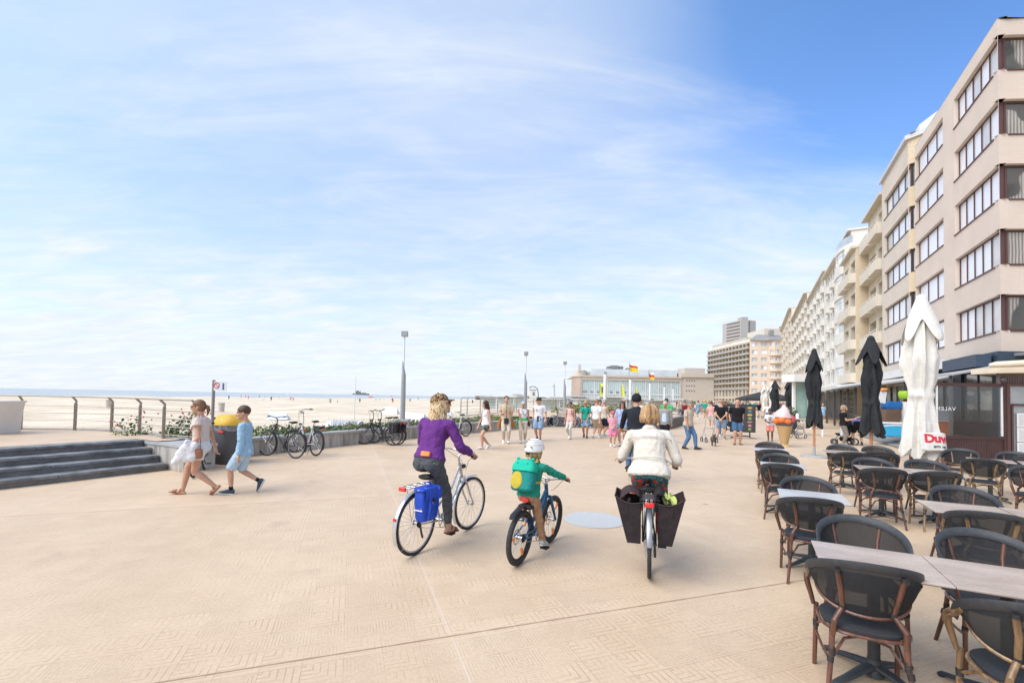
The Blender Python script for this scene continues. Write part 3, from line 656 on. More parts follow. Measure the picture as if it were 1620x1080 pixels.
for k in range(1, 7):
    z = 1.6+k*fh+.1; w = MB(); pa = [V((x0+7.0, D0-.1, 0)), V((x0+7.6, D0-1.6, 0)), V((x0+9, D0-2.9, 0)), V((x1-5, D0-3.0, 0)), V((x1+1, D0-3.0, 0))]
    path_box(w, pa, z-.15, z, 1.35, 0, side=1); path_box(w, pa, z+.001, z+.55, .12, 0, side=1); path_box(w, pa, z+.85, z+.95, .08, 1, side=1); w.build('balcony', [peach, frame_white], root, smooth=False)
w = MB(); w.add([V((x0-.3, D0+1.6, zt)), V((x0+8, D0-2.4, zt)), V((x1, D0-2.4, zt)), V((x1, D0+8, zt+3.4)), V((x0+6, D0+8, zt+3.4)), V((x0+8.5, D0+14, zt))], [(0, 1, 2, 3, 4), (0, 4, 5)])
w.box((x0+11, D0+5, zt+3), (1.6, 1.6, 4)); w.build('roof', M('slate', (.26, .25, .24), rough=.7, var=.2, vs=1), root, smooth=False)

# ---- big hotel of stacked loggias
root = bldg('hotel_block', 0, 0, 'wide grey beige block with a regular grid of recessed balconies, left of the peach block', 'building')
HX = 116.0; ya, yb = 222.0, 270.0
hm = M('hotel_concrete', (.47, .42, .34), rough=.85, var=.07, vs=.2); hw = M('hotel_side', (.56, .52, .45), rough=.85, var=.05, vs=.2)
zt = 31.4; nb = 13; nf = 8; f0 = 8.0; fh = 2.82; cw = (yb-ya)/nb
wl = MB(); a, b = V((HX, ya, 0)), V((HX, yb, 0)); ops = []
for k in range(nf):
    for c in range(nb): ops.append((c*cw+.25, (c+1)*cw-.25, f0+k*fh+.25, f0+k*fh+fh-.12))
lowops = [(c*cw+.6, (c+1)*cw-.6, 4.3, 7.4) for c in range(nb)]
gl = [(c*cw+.5, (c+1)*cw-.5, .2, 3.1) for c in range(nb)]
wall_open(wl, a, b, 0, zt, ops+lowops+gl, 1.7)
e0 = V((HX+4.5, ya-1, 0)); eops = [(1.6, 3.1, f0+k*fh+.8, f0+k*fh+2.1) for k in range(nf)]
wall_open(wl, e0, a, 0, zt+.8, eops, .3); 
for k, o in enumerate(eops): window(root, e0, a, o, .3, 1, fr=frame_dark, panes=[glass_d], fw=.08, fast=True)
shell(wl, [V((HX+30, ya+2, 0)), e0], 0, zt+.8, 1); shell(wl, [b, V((HX+20, yb, 0))], 0, zt, 1)
lid(wl, [V((HX+30, ya+2, 0)), e0, a, b, V((HX+20, yb, 0))], zt)
wl.build('wall', [hm, hw], root, smooth=False)
for i, o in enumerate(ops+lowops[:0]):
    mb = MB()
    A0, B0 = a+V((1.6, o[0], 0)), a+V((1.6, o[1], 0)); lo, hi = o[2], o[3]
    mid = .45; xm = A0.lerp(B0, mid)
    mb.quad(A0+vert(lo), xm+vert(lo), xm+vert(hi), A0+vert(hi), m=0); mb.quad(xm+vert(lo), B0+vert(lo), B0+vert(hi), xm+vert(hi), m=1)
    if i < 100: mb.build('window', [glass_d, M('loggia_wall', (.52, .42, .30), rough=.8)], root, smooth=False)
    else:
        if i == 100: rest = MB()
        rest.add(mb.v, mb.f[:1], 0); rest.add([], mb.f[1:], 0) if 0 else None
        rest.quad(*[V(mb.v[q]) for q in (4, 5, 6, 7)], m=1)
tag(rest.build('windows_upper', [glass_d, MATS['loggia_wall']], root, smooth=False), kind='stuff') if 'rest' in dir() else None
for o in lowops+gl: window(root, a, b, o, 1.0, 2, fr=frame_dark, panes=[glass_d, glass_l], fw=.15, fast=True)
for k in range(nf):
    w = MB(); w.box((HX-.25, (ya+yb)/2, f0+k*fh+.12), (.9, yb-ya, .22)); w.box((HX-.66, (ya+yb)/2, f0+k*fh+.62), (.08, yb-ya, .55), m=1); w.build('balcony', [hm, M('rail_glass', (.36, .37, .37), rough=.3)], root, smooth=False)
w = MB(); w.box((HX+8, (ya+yb)/2+2, zt+1.4), (13, 38, 2.6)); w.box((HX+3, (ya+yb)/2, zt+.5), (5, yb-ya-2, .9), m=1); w.build('upper_storey', [hm, frame_white], root, smooth=False)
# blank white party wall behind
w = MB(); w.box((136, 226, 18.5), (30, 16, 37)); o = w.build('apartment_block', hw, smooth=False); tag(o, 'plain white gable wall rising behind the hotel grid and the peach block', 'building')
w = MB(); w.box((131, 222, 37.6), (1, 1, 2.2)); w.box((135, 222, 37.9), (.5, .5, 2.8)); w.build('chimney', roof_m, o, smooth=False)
# ---- grey tower
root = bldg('tower_block', 0, 0, 'tall grey concrete tower top standing behind the hotel roof', 'tower')
TD = 400.; tx = lambda u: (u-810)/720*TD
w = MB(); tm = M('tower_concrete', (.38, .37, .35), rough=.85, var=.05, vs=.05)
w.prism([(tx(1163.5), TD+18), (tx(1171.5), TD), (tx(1185), TD), (tx(1198.5), TD+3), (tx(1198.5), TD+25), (tx(1163.5), TD+25)], 0, 73.5)
w.box((tx(1183), TD+9, 75), (tx(1188)-tx(1178), 8, 4.5)); w.build('wall', tm, root, smooth=False)
w = MB(); w.box((tx(1185), TD+1.3, 36), (1.2, 3, 74)); w.build('recess_strip', M('dark_strip', (.13, .12, .12)), root, smooth=False)
pa, pb = V((tx(1163.5), TD+18, 0)), V((tx(1171.5), TD, 0)); d = (pb-pa).normalized(); nn = V((-d.y, d.x, 0))*-1
for k in range(10):
    w = MB(); z = 44+k*3.0; w.add([pa+d*.8+nn*.1+vert(z), pb-d*.8+nn*.1+vert(z), pb-d*.8+nn*.1+vert(z+1.5), pa+d*.8+nn*.1+vert(z+1.5), pa+d*.8-nn*.1+vert(z), pb-d*.8-nn*.1+vert(z), pb-d*.8-nn*.1+vert(z+1.5), pa+d*.8-nn*.1+vert(z+1.5)], [(0, 1, 2, 3), (7, 6, 5, 4), (0, 4, 5, 1), (3, 2, 6, 7)]); w.build('window', M('tower_window', (.16, .13, .12), rough=.4), root, smooth=False)

# ---- the casino: long low hall with a great glass front
root = bldg('casino_hall', 0, 0, 'long low pale hall with a tall glass front and rounded left end, far away', 'building')
CD = 260.; cx = lambda u: (u-810)/720*CD; cz = lambda v, u=1010: CAMH+((628.1+(u-810)*.0185)-v)/720*CD
lm = M('casino_stone', (.52, .475, .41), rough=.8, var=.05, vs=.1); lm2 = M('casino_pink', (.52, .42, .35), rough=.8, var=.05, vs=.1)
w = MB(); zt = cz(596, 940); L0, L1_ = cx(919), cx(1078)
wall_open(w, V((L1_, CD, 0)), V((L0, CD, 0)), 0, zt, [(.6, L1_-L0-.6, 1.5, cz(602))], 1.2)
n = 12; arc = [V((L0-(L0-cx(908))*sin(pi/2*i/n), CD+9*(1-cos(pi/2*i/n)), 0)) for i in range(n+1)]
shell(w, arc[::1], 0, zt) if 0 else [w.quad(q+vert(0), p+vert(0), p+vert(zt), q+vert(zt), m=0) for p, q in zip(arc, arc[1:])]
shell(w, [V((L1_, CD+40, 0)), V((L1_, CD, 0))], 0, zt); lid(w, [V((L1_, CD+40, 0)), V((L1_, CD, 0))]+arc+[V((arc[-1].x, CD+40, 0))], zt)
w.build('wall', [lm], root, smooth=False)
w = MB()
for i in range(0, n, 1):
    p = arc[i].lerp(arc[i+1], .5); w.box((p.x-.15, p.y-.15, zt/2), (.5, .5, zt-1))
w.build('pilasters', lm2, root, smooth=False)
w = MB(); path_box(w, [V((L1_, CD-.8, 0)), V((L0, CD-.8, 0))]+[V((p.x-.9*sin(pi/2*i/n), p.y-.8, 0)) for i, p in enumerate(arc)], zt+.01, zt+.9, 2.5, 0, side=-1); w.build('cornice', lm2, root, smooth=False)
w = MB(); gz0, gz1 = 1.5, cz(602); nn_ = 46
gm = M('casino_glass', (.42, .52, .53), rough=.15, var=.25, vs=.12, coat=.6)
w.quad(V((L0+.6, CD+.9, gz0)), V((L1_-.6, CD+.9, gz0)), V((L1_-.6, CD+.9, gz1)), V((L0+.6, CD+.9, gz1)), m=1)
for i in range(nn_+1):
    x = L0+.6+(L1_-L0-1.2)*i/nn_; w.box((x, CD+.75, (gz0+gz1)/2), (.16 if i % 6 else .45, .3, gz1-gz0))
w.box(((L0+L1_)/2, CD+.7, 4.6), (L1_-L0-1.3, .34, .6)); w.build('window', [M('casino_mullion', (.62, .64, .62), rough=.5), gm], root, smooth=False)
for i in range(9):
    w = MB(); x = L0+.6+(L1_-L0-1.2)*(i+.5)/15; w.box((x, CD+.62, 5.6), (1.5 if i % 3 else 2.2, .2, 1.2)); w.build('poster_panel', M('dark_strip2', (.25, .24, .26)), root, smooth=False)
w = MB(); zr = cz(583.5, 1000); w.box(((cx(937)+cx(1075))/2, CD+14, (zt+zr)/2+.5), (cx(1075)-cx(937), 20, zr-zt-1)); w.build('upper_storey', M('casino_roofglass', (.56, .62, .64), rough=.25, var=.12, vs=.2), root, smooth=False)
w = MB(); w.prism([(cx(913)+3.6*cos(2*pi*i/20)+3, CD+9+3.6*sin(2*pi*i/20)) for i in range(20)], 0, cz(584, 915)); w.box((cx(919), CD+6, cz(581, 915)), (1.6, 1.6, 4)); w.box((cx(930), CD+14, zt+1.6), (5, 8, 4)); w.build('turret', lm, root, smooth=False)
w = MB(); w.box((cx(987), CD+24, cz(580)), (9, 8, 3.2)); w.box((cx(984), CD+20, cz(577.5)), (4, 4, 2)); w.box((cx(1009), CD+20, cz(581.5)), (4, 3, 2)); w.box((cx(1024), CD+20, cz(582.5)), (5, 3, 1)); w.build('roof_plant', M('plant_dark', (.2, .19, .18)), root, smooth=False)
w = MB(); w.box(((cx(1078)+cx(1120))/2+2, CD+8, cz(590, 1095)/2), (cx(1120)-cx(1078)+4, 15, cz(590, 1095))); w.box((cx(1106), CD+12, cz(582, 1100)/2), (12, 12, cz(580, 1100))); w.box(((cx(1078)+cx(1120))/2+2, CD+.2, cz(596, 1095)), (cx(1120)-cx(1078)+4.4, 1.2, .6), m=1)
for r_ in range(3):
    for q in range(4): w.box((cx(1087+q*4), CD+.45, cz(602+r_*8, 1095)), (.5, .2, .8), m=2)
w.build('side_wing', [lm, lm2, MATS['dark_strip']], root, smooth=False)
# ================================================================ TERRACE
def wood_tex(c1, c2, sc=(30, 30, 3)):
    def t(nt, p, tc):
        N, L = nodes(nt); mp = N('ShaderNodeMapping'); mp.inputs['Scale'].default_value = sc; L(tc.outputs['Object'], mp.inputs[0])
        n = N('ShaderNodeTexNoise'); n.inputs['Scale'].default_value = 1; n.inputs['Detail'].default_value = 5; L(mp.outputs[0], n.inputs[0]); L(ramp2(nt, n.outputs[0], .35, .65, c1, c2), p.inputs['Base Color'])
    return t
cane_red = M('cane_red', (.16, .07, .045), rough=.35, var=0, tex=wood_tex((.065, .026, .018), (.15, .062, .038)), coat=.3)
cane_tan = M('cane_tan', (.3, .18, .09), rough=.35, var=0, tex=wood_tex((.13, .075, .035), (.26, .16, .08)), coat=.3)
wrap_m = M('dark_binding', (.025, .024, .024), rough=.6)
rim_m = M('rim_grey', (.042, .045, .05), rough=.5, var=.2, vs=30, bump=.2, bs=200)
seat_m = M('seat_weave', (.026, .029, .033), rough=.6, var=.2, vs=60, bump=.4, bs=260)
def mesh_tex(nt, p, tc):
    N, L = nodes(nt); w = []
    for ax, sc in (('X', 220), ('Z', 220)):
        n = N('ShaderNodeTexWave'); n.wave_type = 'BANDS'; n.bands_direction = ax; n.inputs['Scale'].default_value = 90; L(tc.outputs['Object'], n.inputs[0]); w.append(n.outputs[0])
    m = N('ShaderNodeMath'); m.operation = 'MULTIPLY'; L(w[0], m.inputs[0]); L(w[1], m.inputs[1])
    r = N('ShaderNodeMapRange'); L(m.outputs[0], r.inputs[0]); r.inputs[3].default_value = .90; r.inputs[4].default_value = 1.0; L(r.outputs[0], p.inputs['Alpha'])
textil = M('chair_mesh', (.024, .025, .027), rough=.75, spec=.2, var=.12, vs=12, alpha=.86, tex=mesh_tex)
def ring_(mb, q, d):
    for k in (-.36, -.12, .12, .36): mb.cyl(q+d*(k-.1), q+d*(k+.1), .0195, n=10, m=1)
    mb.cyl(q-d*.45, q+d*.45, .0182, n=10, m=1)
def make_chair(name='bistro_chair', wood=cane_red, key='a'):
    r = empty(name); r['category'] = 'chair'
    TH = radians(104)
    def top(u):
        th = u*TH; k = abs(u); x = .305*sin(th)*1.0; y = -.27*cos(th)+.02
        return V((x, y-.05*(1-k**2), .70+.185*(cos(k*pi/2)**.75)-.02*k**6))
    def bot(u):
        th = u*TH; k = abs(u); x = .27*sin(th); y = -.215*cos(th)+.02
        return V((x*.96, y, .545+.145*k**2.2))
    b = MB()
    def sh(i, j):
        u = -1+2*i; t, q = top(u), bot(u); p = q.lerp(t, j); bow = .018*sin(pi*j); d = V((p.x, p.y, 0)).normalized(); return p+d*bow
    b.surf(sh, 40, 6, 0)
    b.build('backrest', [textil], r)
    rm = MB(); pts = [top(-1+2*i/40) for i in range(41)]
    secs = []
    for i, p in enumerate(pts):
        d = V((p.x, p.y, 0)).normalized(); secs.append((p-V((0, 0, .012))+d*.002, d*.013, V((0, 0, .032))+d*.012))
    rm.loft(secs, 10); rm.build('rim', rim_m, r)
    lr = MB(); lr.tube([bot(-1+2*i/30)-V((0, 0, .004)) for i in range(31)], .011, 8); lr.build('lower_rail', wood, r)
    s = MB(); sec = []
    for z, k in ((.425, .9), (.44, 1), (.458, 1), (.468, .93)):
        sec.append((V((0, .0, z)), V((.235*k, 0, 0)), V((0, .225*k, 0))))
    s.loft(sec, 32, 0, power=.72); s.build('seat', seat_m, r)
    ring = MB(); ring.tube([V((.245*math.copysign(abs(cos(t))**.72, cos(t)), .235*math.copysign(abs(sin(t))**.72, sin(t)), .43)) for t in [2*pi*i/32 for i in range(32)]], .011, 8, closed=True); ring.build('seat_frame', wood, r)
    for sx in (-1, 1):
        # arm: two canes curving forward and down into the front leg
        for off, nm in ((0, 'armrest'),):
            a = MB(); e = top(sx*.86)
            for o in (0, .024):
                a.tube([top(sx*.80)-V((0, 0, .035)), top(sx*.93)+V((sx*.004, 0, -.03-o*.4)), V((sx*(.298-o*.2), .135-o, .672-o*.6)), V((sx*(.303-o*.3), .195-o, .635-o*.4)), V((sx*(.297-o*.4), .215-o, .58)), V((sx*(.272-o*.2), .205-o*.4, .50)), V((sx*.252, .195, .43))], .0145, 9)
            a.build('armrest', wood, r)
        l = MB(); l.tube([V((sx*.235, .20, .44)), V((sx*.238, .205, .3)), V((sx*.243, .225, 0))], [.0165, .016, .0145], 10); ring_(l, V((sx*.237, .203, .30)), V((0, .01, .045))); l.build('leg', [wood, wrap_m], r)
        l = MB(); l.tube([V((sx*.19, -.19, .45)), V((sx*.20, -.215, .28)), V((sx*.235, -.30, 0))], [.017, .0165, .014], 10); ring_(l, V((sx*.197, -.21, .30)), V((.0, .012, .06))); ring_(l, V((sx*.206, -.23, .255)), V((sx*.005, -.008, -.035))); l.build('leg', [wood, wrap_m], r)
        p = MB(); u = .33*sx; tp = top(u); bt = bot(u*.9); p.tube([V((sx*.19, -.205, .40)), V((sx*.185, -.232, .50)), bt+V((0, -.012, .02)), bt.lerp(tp, .5)+V((0, -.03, 0)), tp+V((0, -.008, -.045))], .0165, 10); ring_(p, V((sx*.19, -.20, .43)), V((0, 0, .03))); ring_(p, tp+V((0, -.012, -.05)), V((0, 0, .02))); ring_(p, bt+V((0, -.014, .02)), V((0, 0, .022))); p.build('back_post', [wood, wrap_m], r)
        br = MB(); br.tube([V((sx*.235, .2, .30)), V((sx*.20, .1, .36)), V((sx*.13, 0, .405)), V((sx*.09, -.02, .42))], .0095, 7); br.tube([V((sx*.205, -.225, .25)), V((sx*.12, -.15, .37)), V((0, -.12, .40))], .0095, 7)
        br.tube([V((sx*.243, .21, .26)), V((sx*.225, 0, .235)), V((sx*.212, -.235, .25))], .0095, 7); br.build('brace', wood, r)
    return r
chairA = make_chair(wood=cane_red); chairB = make_chair(wood=cane_tan)
used = {}; RC = random.Random(5)
def chair(s, n, deg, label, tan_=False, rot=0):
    src = chairB if tan_ else chairA
    o = src if not used.get(tan_) else copy_tree(src); used[tan_] = True
    o.location = S(s, n); o.rotation_euler = (0, 0, -A+radians(deg+RC.uniform(-2.5, 2.5))); o.scale = (.90, .90, .945); tag(o, label, 'chair', 'woven bistro armchairs of the terrace'); return o
# tables
def top_tex(nt, p, tc):
    N, L = nodes(nt); mp = N('ShaderNodeMapping'); mp.inputs['Scale'].default_value = (2.2, 9, 1); L(tc.outputs['Object'], mp.inputs[0])
    n = N('ShaderNodeTexNoise'); n.inputs['Scale'].default_value = 1; n.inputs['Detail'].default_value = 9; n.inputs['Roughness'].default_value = .7; L(mp.outputs[0], n.inputs[0])
    L(ramp2(nt, n.outputs[0], .3, .7, (.31, .235, .19), (.50, .42, .36)), p.inputs['Base Color'])
    v = N('ShaderNodeTexNoise'); v.inputs['Scale'].default_value = 6; v.inputs['Detail'].default_value = 6; L(tc.outputs['Object'], v.inputs[0])
    r = N('ShaderNodeMapRange'); L(v.outputs[0], r.inputs[0]); r.inputs[3].default_value = .14; r.inputs[4].default_value = .42; L(r.outputs[0], p.inputs['Roughness'])
    b = N('ShaderNodeBump'); b.inputs['Strength'].default_value = .05; L(n.outputs[0], b.inputs['Height']); L(b.outputs[0], p.inputs['Normal'])
ttop = M('table_laminate', (.28, .22, .19), rough=.3, var=0, tex=top_tex, spec=.6)
tedge = M('table_edge', (.08, .06, .055), rough=.5)
iron = M('cast_iron', (.045, .05, .055), rough=.45, metal=.3, var=.2, vs=20, bump=.15, bs=60)
def make_table(ttop=ttop):
    r = empty('bistro_table'); r['category'] = 'table'
    t = MB(); t.box((0, 0, .734), (.62, .60, .012)); t.build('tabletop', ttop, r, bevel=.003, smooth=False)
    t = MB(); t.box((0, 0, .7265), (.616, .596, .003)); t.cyl((0, 0, .70), (0, 0, .725), .11, n=16); t.box((0, 0, .715), (.40, .05, .02)); t.box((0, 0, .713), (.05, .40, .02)); t.build('top_bracket', tedge, r)
    t = MB(); t.cyl((0, 0, .06), (0, 0, .70), .034, n=20); t.cyl((0, 0, .02), (0, 0, .12), .058, .036, n=20); t.build('pedestal', iron, r)
    for k in range(4):
        a = pi/4+k*pi/2; d = V((cos(a), sin(a), 0)); f = MB(); pts = [d*.03+vert(.075), d*.12+vert(.06), d*.24+vert(.035), d*.33+vert(.022), d*.345+vert(.012)]
        f.tube(pts, [.038, .034, .027, .022, .016], 10, flat=.55); f.cyl(d*.33, d*.33+vert(.02), .018, n=10); f.build('foot', iron, r)
    return r
tbl = make_table(); tused = []; sky_sheen_top = M('table_sky_sheen', (.47, .46, .45), rough=.25, var=.12, vs=9, spec=.6, bump=.04, bs=60); tbl_p = make_table(sky_sheen_top); pused = []  # second table: sky reflection painted as a lighter top colour, for the outermost row
def table(s, n, label, deg=0):
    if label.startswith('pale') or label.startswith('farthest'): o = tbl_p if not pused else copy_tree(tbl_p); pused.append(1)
    else: o = tbl if not tused else copy_tree(tbl); tused.append(1)
    o.location = S(s, n); o.rotation_euler = (0, 0, -A+radians(deg)); tag(o, label, 'table', 'square bistro tables of the terrace')
table(3.73, .70, 'nearest small square table with a brown streaked top, front corner of the terrace')
table(3.73, 1.325, 'nearest table at the right edge, pushed against the front corner table')
table(5.93, .58, 'pale table, sky sheen in its colour, second from the front in the outermost row')
table(8.55, .44, 'pale table, sky sheen in its colour, third from the front in the outermost row')
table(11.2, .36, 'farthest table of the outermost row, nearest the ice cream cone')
table(6.05, 1.86, 'brown streaked table second from the front, left one of its joined pair')
table(6.05, 2.50, 'brown streaked table second from the front, cut by the right edge of the photo')
table(9.05, 1.80, 'table left of the white parasol, left one of its joined pair', 0)
table(9.05, 2.44, 'table left of the white parasol, right one of its joined pair')
table(11.7, 1.68, 'far table beside the black parasol, left one of its pair')
table(11.7, 2.32, 'far table beside the black parasol, right one of its pair')
table(11.75, 3.95, 'dark looking table before the brown wooden windbreak, left one of its pair', -14)
table(11.55, 4.6, 'dark looking table before the windbreak, nearer the menu door', -14)
table(9.0, 3.85, 'table cut by the right edge below the red and black bag', -14)
# chairs: facing deg 0 = along the street (seen from behind), 180 = facing us
C = chair
C(3.52, .60, 0, 'nearest reddish bistro chair seen from behind, at the front corner table')
C(4.30, .74, 180, 'grey backed chair across the front corner table from the nearest chair')
C(4.29, 1.45, 182, 'large grey chair back beyond the front right table')
C(3.25, 1.24, 0, 'light cane chair with curled arm, cut by the bottom right corner', True)
C(5.47, .51, 2, 'reddish chair on the near side of the second outermost table')
C(6.41, .59, 180, 'chair on the far side of the second outermost table')
C(8.08, .40, -2, 'reddish chair on the near side of the third outermost table')
C(9.11, .43, 180, 'chair on the far side of the third outermost table')
C(10.32, .36, 2, 'tan cane chair on the near side of the farthest outermost table', True)
C(11.60, .35, 180, 'chair on the far side of the farthest outermost table, below the boy')
C(6.65, 2.04, 180, 'round grey chair back behind the second brown table')
C(5.62, 1.86, -8, 'light cane chair skewed at the near side of the right edge table', True)
C(8.47, 1.69, 2, 'reddish chair on the near side of the table left of the white parasol')
C(8.55, 2.30, 6, 'tan armed chair on the near side, beside the reddish chair below the white parasol', True)
C(9.35, 1.76, 180, 'chair back beyond the table left of the white parasol, left of two')
C(9.62, 2.50, 180, 'chair back beyond the table left of the white parasol, right of two')
C(10.76, 1.63, 12, 'tan cane chair on the near side of the far pair of tables', True)
C(11.2, 2.22, -8, 'dark chair on the near side of the far pair of tables, right one')
C(11.95, 1.72, 180, 'chair beyond the far pair of tables, closest to the black parasol pole')
C(12.1, 2.36, 180, 'chair beyond the far pair of tables, right of the parasol pole')
C(10.98, 3.60, -16, 'light cane chair on the near side of the windbreak tables', True)
C(12.67, 3.80, 158, 'chair with a curled brown arm beside the white parasol, at the windbreak', True)
C(12.56, 4.60, 166, 'chair beyond the windbreak tables, near the menu door')
C(9.75, 3.78, 166, 'chair back at the right edge under the red and black bag')

# ---------------------------------------------------------------- parasols
black_f = cloth('black_canvas', (.028, .030, .033), rough=.85, var=.2, bump=.4, bs=14)
white_f = cloth('white_canvas', (.66, .645, .60), rough=.85, var=.06, bump=.35, bs=6, col2=(.58, .555, .50))
pole_w = M('pole_wood', (.42, .19, .10), rough=.45, var=.15, vs=8)
galv = M('galvanised', (.42, .44, .45), rough=.45, metal=.6, var=.1, vs=10)
def parasol(label, loc_, ztop, zbot, ztie, Rm, mat, pole, base, nf=8, seed=1, skirt=.75, logo=False, low=0, group='closed parasols of the terrace', far=False, scale=1.0):
    rd = random.Random(seed); r = empty('closed_parasol', loc_, rd.uniform(0, 6) if not logo else 0, label, 'parasol', group)
    H_ = ztop-zbot; ph = [rd.uniform(0, 6) for _ in range(6)]
    tt = (ztie-zbot)/H_; body = pole > 0
    if not low: pass
    def Rz(t):                        # 0 bottom .. 1 top
        z = zbot+t*H_
        if z < ztie:
            k = (ztie-z)/(ztie-zbot); return Rm*(.64+(.46*skirt*k**.8))
        k = (z-ztie)/(ztop-ztie); return Rm*(.64+.36*sin(min(1, k/.40)*pi/2))*(1-.88*max(0, (k-.35)/.65)**1.35) if k > 0 else Rm*.64
    def fn(i, j):
        th = 2*pi*i; t = j; z = zbot+t*H_; R0 = Rz(t)
        fold = (.5+.5*cos(nf*th+ph[0]+.9*sin(3*t+ph[1])))
        fold = (1-abs(cos(nf*th/2+ph[0]/2+.45*sin(3*t+ph[1])+.5*sin(2*th+ph[4])))**.8)*.75+.25*fold
        kk = .46 if z > ztie else .42
        lump = .10*sin(3*th+ph[2]+4*t)+.07*sin(5*th+ph[3]-7*t)+.03*sin(11*th+9*t+ph[1])+.025*sin(17*t+4*th+ph[5])+.02*sin(31*t-6*th)
        near = math.exp(-((z-ztie)/.08)**2)
        rr = R0*(1-kk*(1-fold)*(1-.8*near)*(1-max(0, t-.9)*8)+lump*(1-near))
        # the swag twists a little and the hem is ragged
        th2 = th+.25*sin(2.2*t+ph[4])
        zz = z-(.10*H_*.35*cos(nf*th+ph[0])+.06*sin(2*th+ph[5])) * max(0, 1-t/.10)
        return V((rr*cos(th2), rr*sin(th2)*.92, zz))
    nu = 40 if far else 120; nv = 20 if far else 70
    m = MB(); m.surf(fn, nu, nv, 0, wrap=True); m.surf(lambda i, j: fn(i, 0)*(1-j*.6)+V((0, 0, fn(i, 0).z*j*.6+j*.08)), nu, 2, 0, wrap=True)
    m.build('canopy', mat, r, angle=75)
    # vent cap: short flared skirt on the top
    def cf(i, j):
        th = 2*pi*i; z = ztop+.06-j*H_*.235; R0 = Rm*(.20+.84*j**1.25+.10*sin(2*th+ph[0])*j); f = .5+.5*cos(4*th+ph[3])
        return V((R0*(1-.42*j*(1-f))*cos(th), R0*(1-.42*j*(1-f))*sin(th)*.95, z-.15*H_*j**1.6*(f-.5)+.02*j*sin(3*th+ph[2])))
    m = MB(); m.surf(cf, nu, 12, 0, wrap=True); m.cyl((0, 0, ztop-.02), (0, 0, ztop+.085), Rm*.14, Rm*.10, n=14); cp = m.build('top_cap', mat, r, angle=75)
    if not far:
        s_ = cp.modifiers.new('t', 'SOLIDIFY'); s_.thickness = .008
        t = MB(); t.surf(lambda i, j: V(((Rm*.47)*cos(2*pi*i), (Rm*.47)*sin(2*pi*i)*.92, ztie-.03+.06*j+.02*sin(4*pi*i))), 32, 2, 0, wrap=True); o = t.build('tie_band', mat, r); s_ = o.modifiers.new('t', 'SOLIDIFY'); s_.thickness = .01
    if body:
        p = MB()
        if logo: p.box((0, 0, .75), (.09, .09, 1.5)); p.box((.0, 0, .14), (.24, .24, .28)); p.cyl((0, 0, 1.5), (0, 0, ztop), .035)
        else: p.cyl((0, 0, .30), (0, 0, ztop), .036, n=14)
        p.build('pole', galv if logo else pole_w, r)
        if not logo:
            q = MB(); q.cyl((0, 0, .05), (0, 0, .33), .040, n=14); q.cyl((.04, 0, .25), (.075, 0, .25), .012); q.build('socket', galv, r)
        b = MB(); n = 32; b.tube([(0, 0, .0), (0, 0, .035), (0, 0, .05), (0, 0, .055)], [base, base, base*.93, .06], 36); b.build('base', M('parasol_base', (.36, .35, .33), rough=.6, var=.12, vs=6), r)
    return r, fn, (zbot, H_)
parasol('black closed parasol on a reddish wooden pole, nearest the ice cream cone', G(1288, 722.5), 3.42, 1.03, 1.72, .29, black_f, 1, .39, seed=3, skirt=.95)
pb_ = S(14.7, 2.72); parasol('taller black closed parasol on a wooden pole, beside the white one', pb_, 3.42, 1.0, 1.78, .31, black_f, 1, .39, seed=8, nf=7, skirt=1.0)
wl_ = V((9.46, 10.5, 0)); wp, wfn, wz = parasol('big white closed parasol with red lettering', wl_, 4.22, .62, 1.98, .40, white_f, 1, .5, nf=7, seed=5, skirt=1.02, logo=True)
def on_parasol(body, size, zc, thc, mat, name, spacing=1.0):
    vs, fs = text_mesh(body, size, spacing=spacing); m = MB(); out = []
    for v in vs:
        th = thc+v.x/.47; z = zc+v.y
        i = th/(2*pi); j = (z-wz[0])/wz[1]; p = wfn(i, max(0.02, j)); p = V((p.x, p.y, z)); d = V((p.x, p.y, 0)).normalized(); out.append(p*1.0+d*.010)
    m.add(out, fs, 0); return m.build(name, mat, wp, smooth=False)
red_l = M('lettering_red', (.55, .03, .05), rough=.7)
# a flat printed panel hangs over the folds where the lettering is
fl = MB(); thc = radians(-104)
def flap(i, j, off=0.0):
    x = -.24+.57*i; z = .74+.40*j; d = V((cos(thc), sin(thc), 0)); t = V((-sin(thc), cos(thc), 0)); xb = max(0, x-.13); a = xb*5.5; q = d*(.44-.07*j+off*cos(a)-(1-cos(a))/5.5-.05*max(0, -x-.1)*3)+t*(min(x, .13)+sin(a)/5.5+off*sin(a))
    return q+V((0, 0, z-.06*x+.012*sin(14*x)))
fl.surf(lambda i, j: flap(i, j), 24, 14); o = fl.build('printed_flap', white_f, wp); s_ = o.modifiers.new('t', 'SOLIDIFY'); s_.thickness = .006; s_.offset = -1
for body, size, zc, mt in (('Duvel', .25, .93, red_l), ('ESTD. 1871', .058, .81, M('lettering_black', (.03, .03, .03), rough=.7))):
    vs, fs = text_mesh(body, size, spacing=.95, bold=size*.045); m = MB(); xo = .12
    # split long triangles is not needed at this size: the flap is nearly flat
    m.add([flap((v.x+xo+.24)/.57, (zc+v.y-.74)/.40, .006) for v in vs], fs, 0); m.build('lettering', mt, wp, smooth=False)
parasol('far black closed parasol, left one of the pair behind the ice cream cone', V((21.1, 36.5, 0)), 3.4, 1.0, 1.75, .40, black_f, 1, .4, seed=12, far=True)
parasol('far black closed parasol, right one of the pair behind the ice cream cone', V((20.9, 34.2, 0)), 3.42, 1.0, 1.75, .44, black_f, 1, .4, seed=14, far=True)
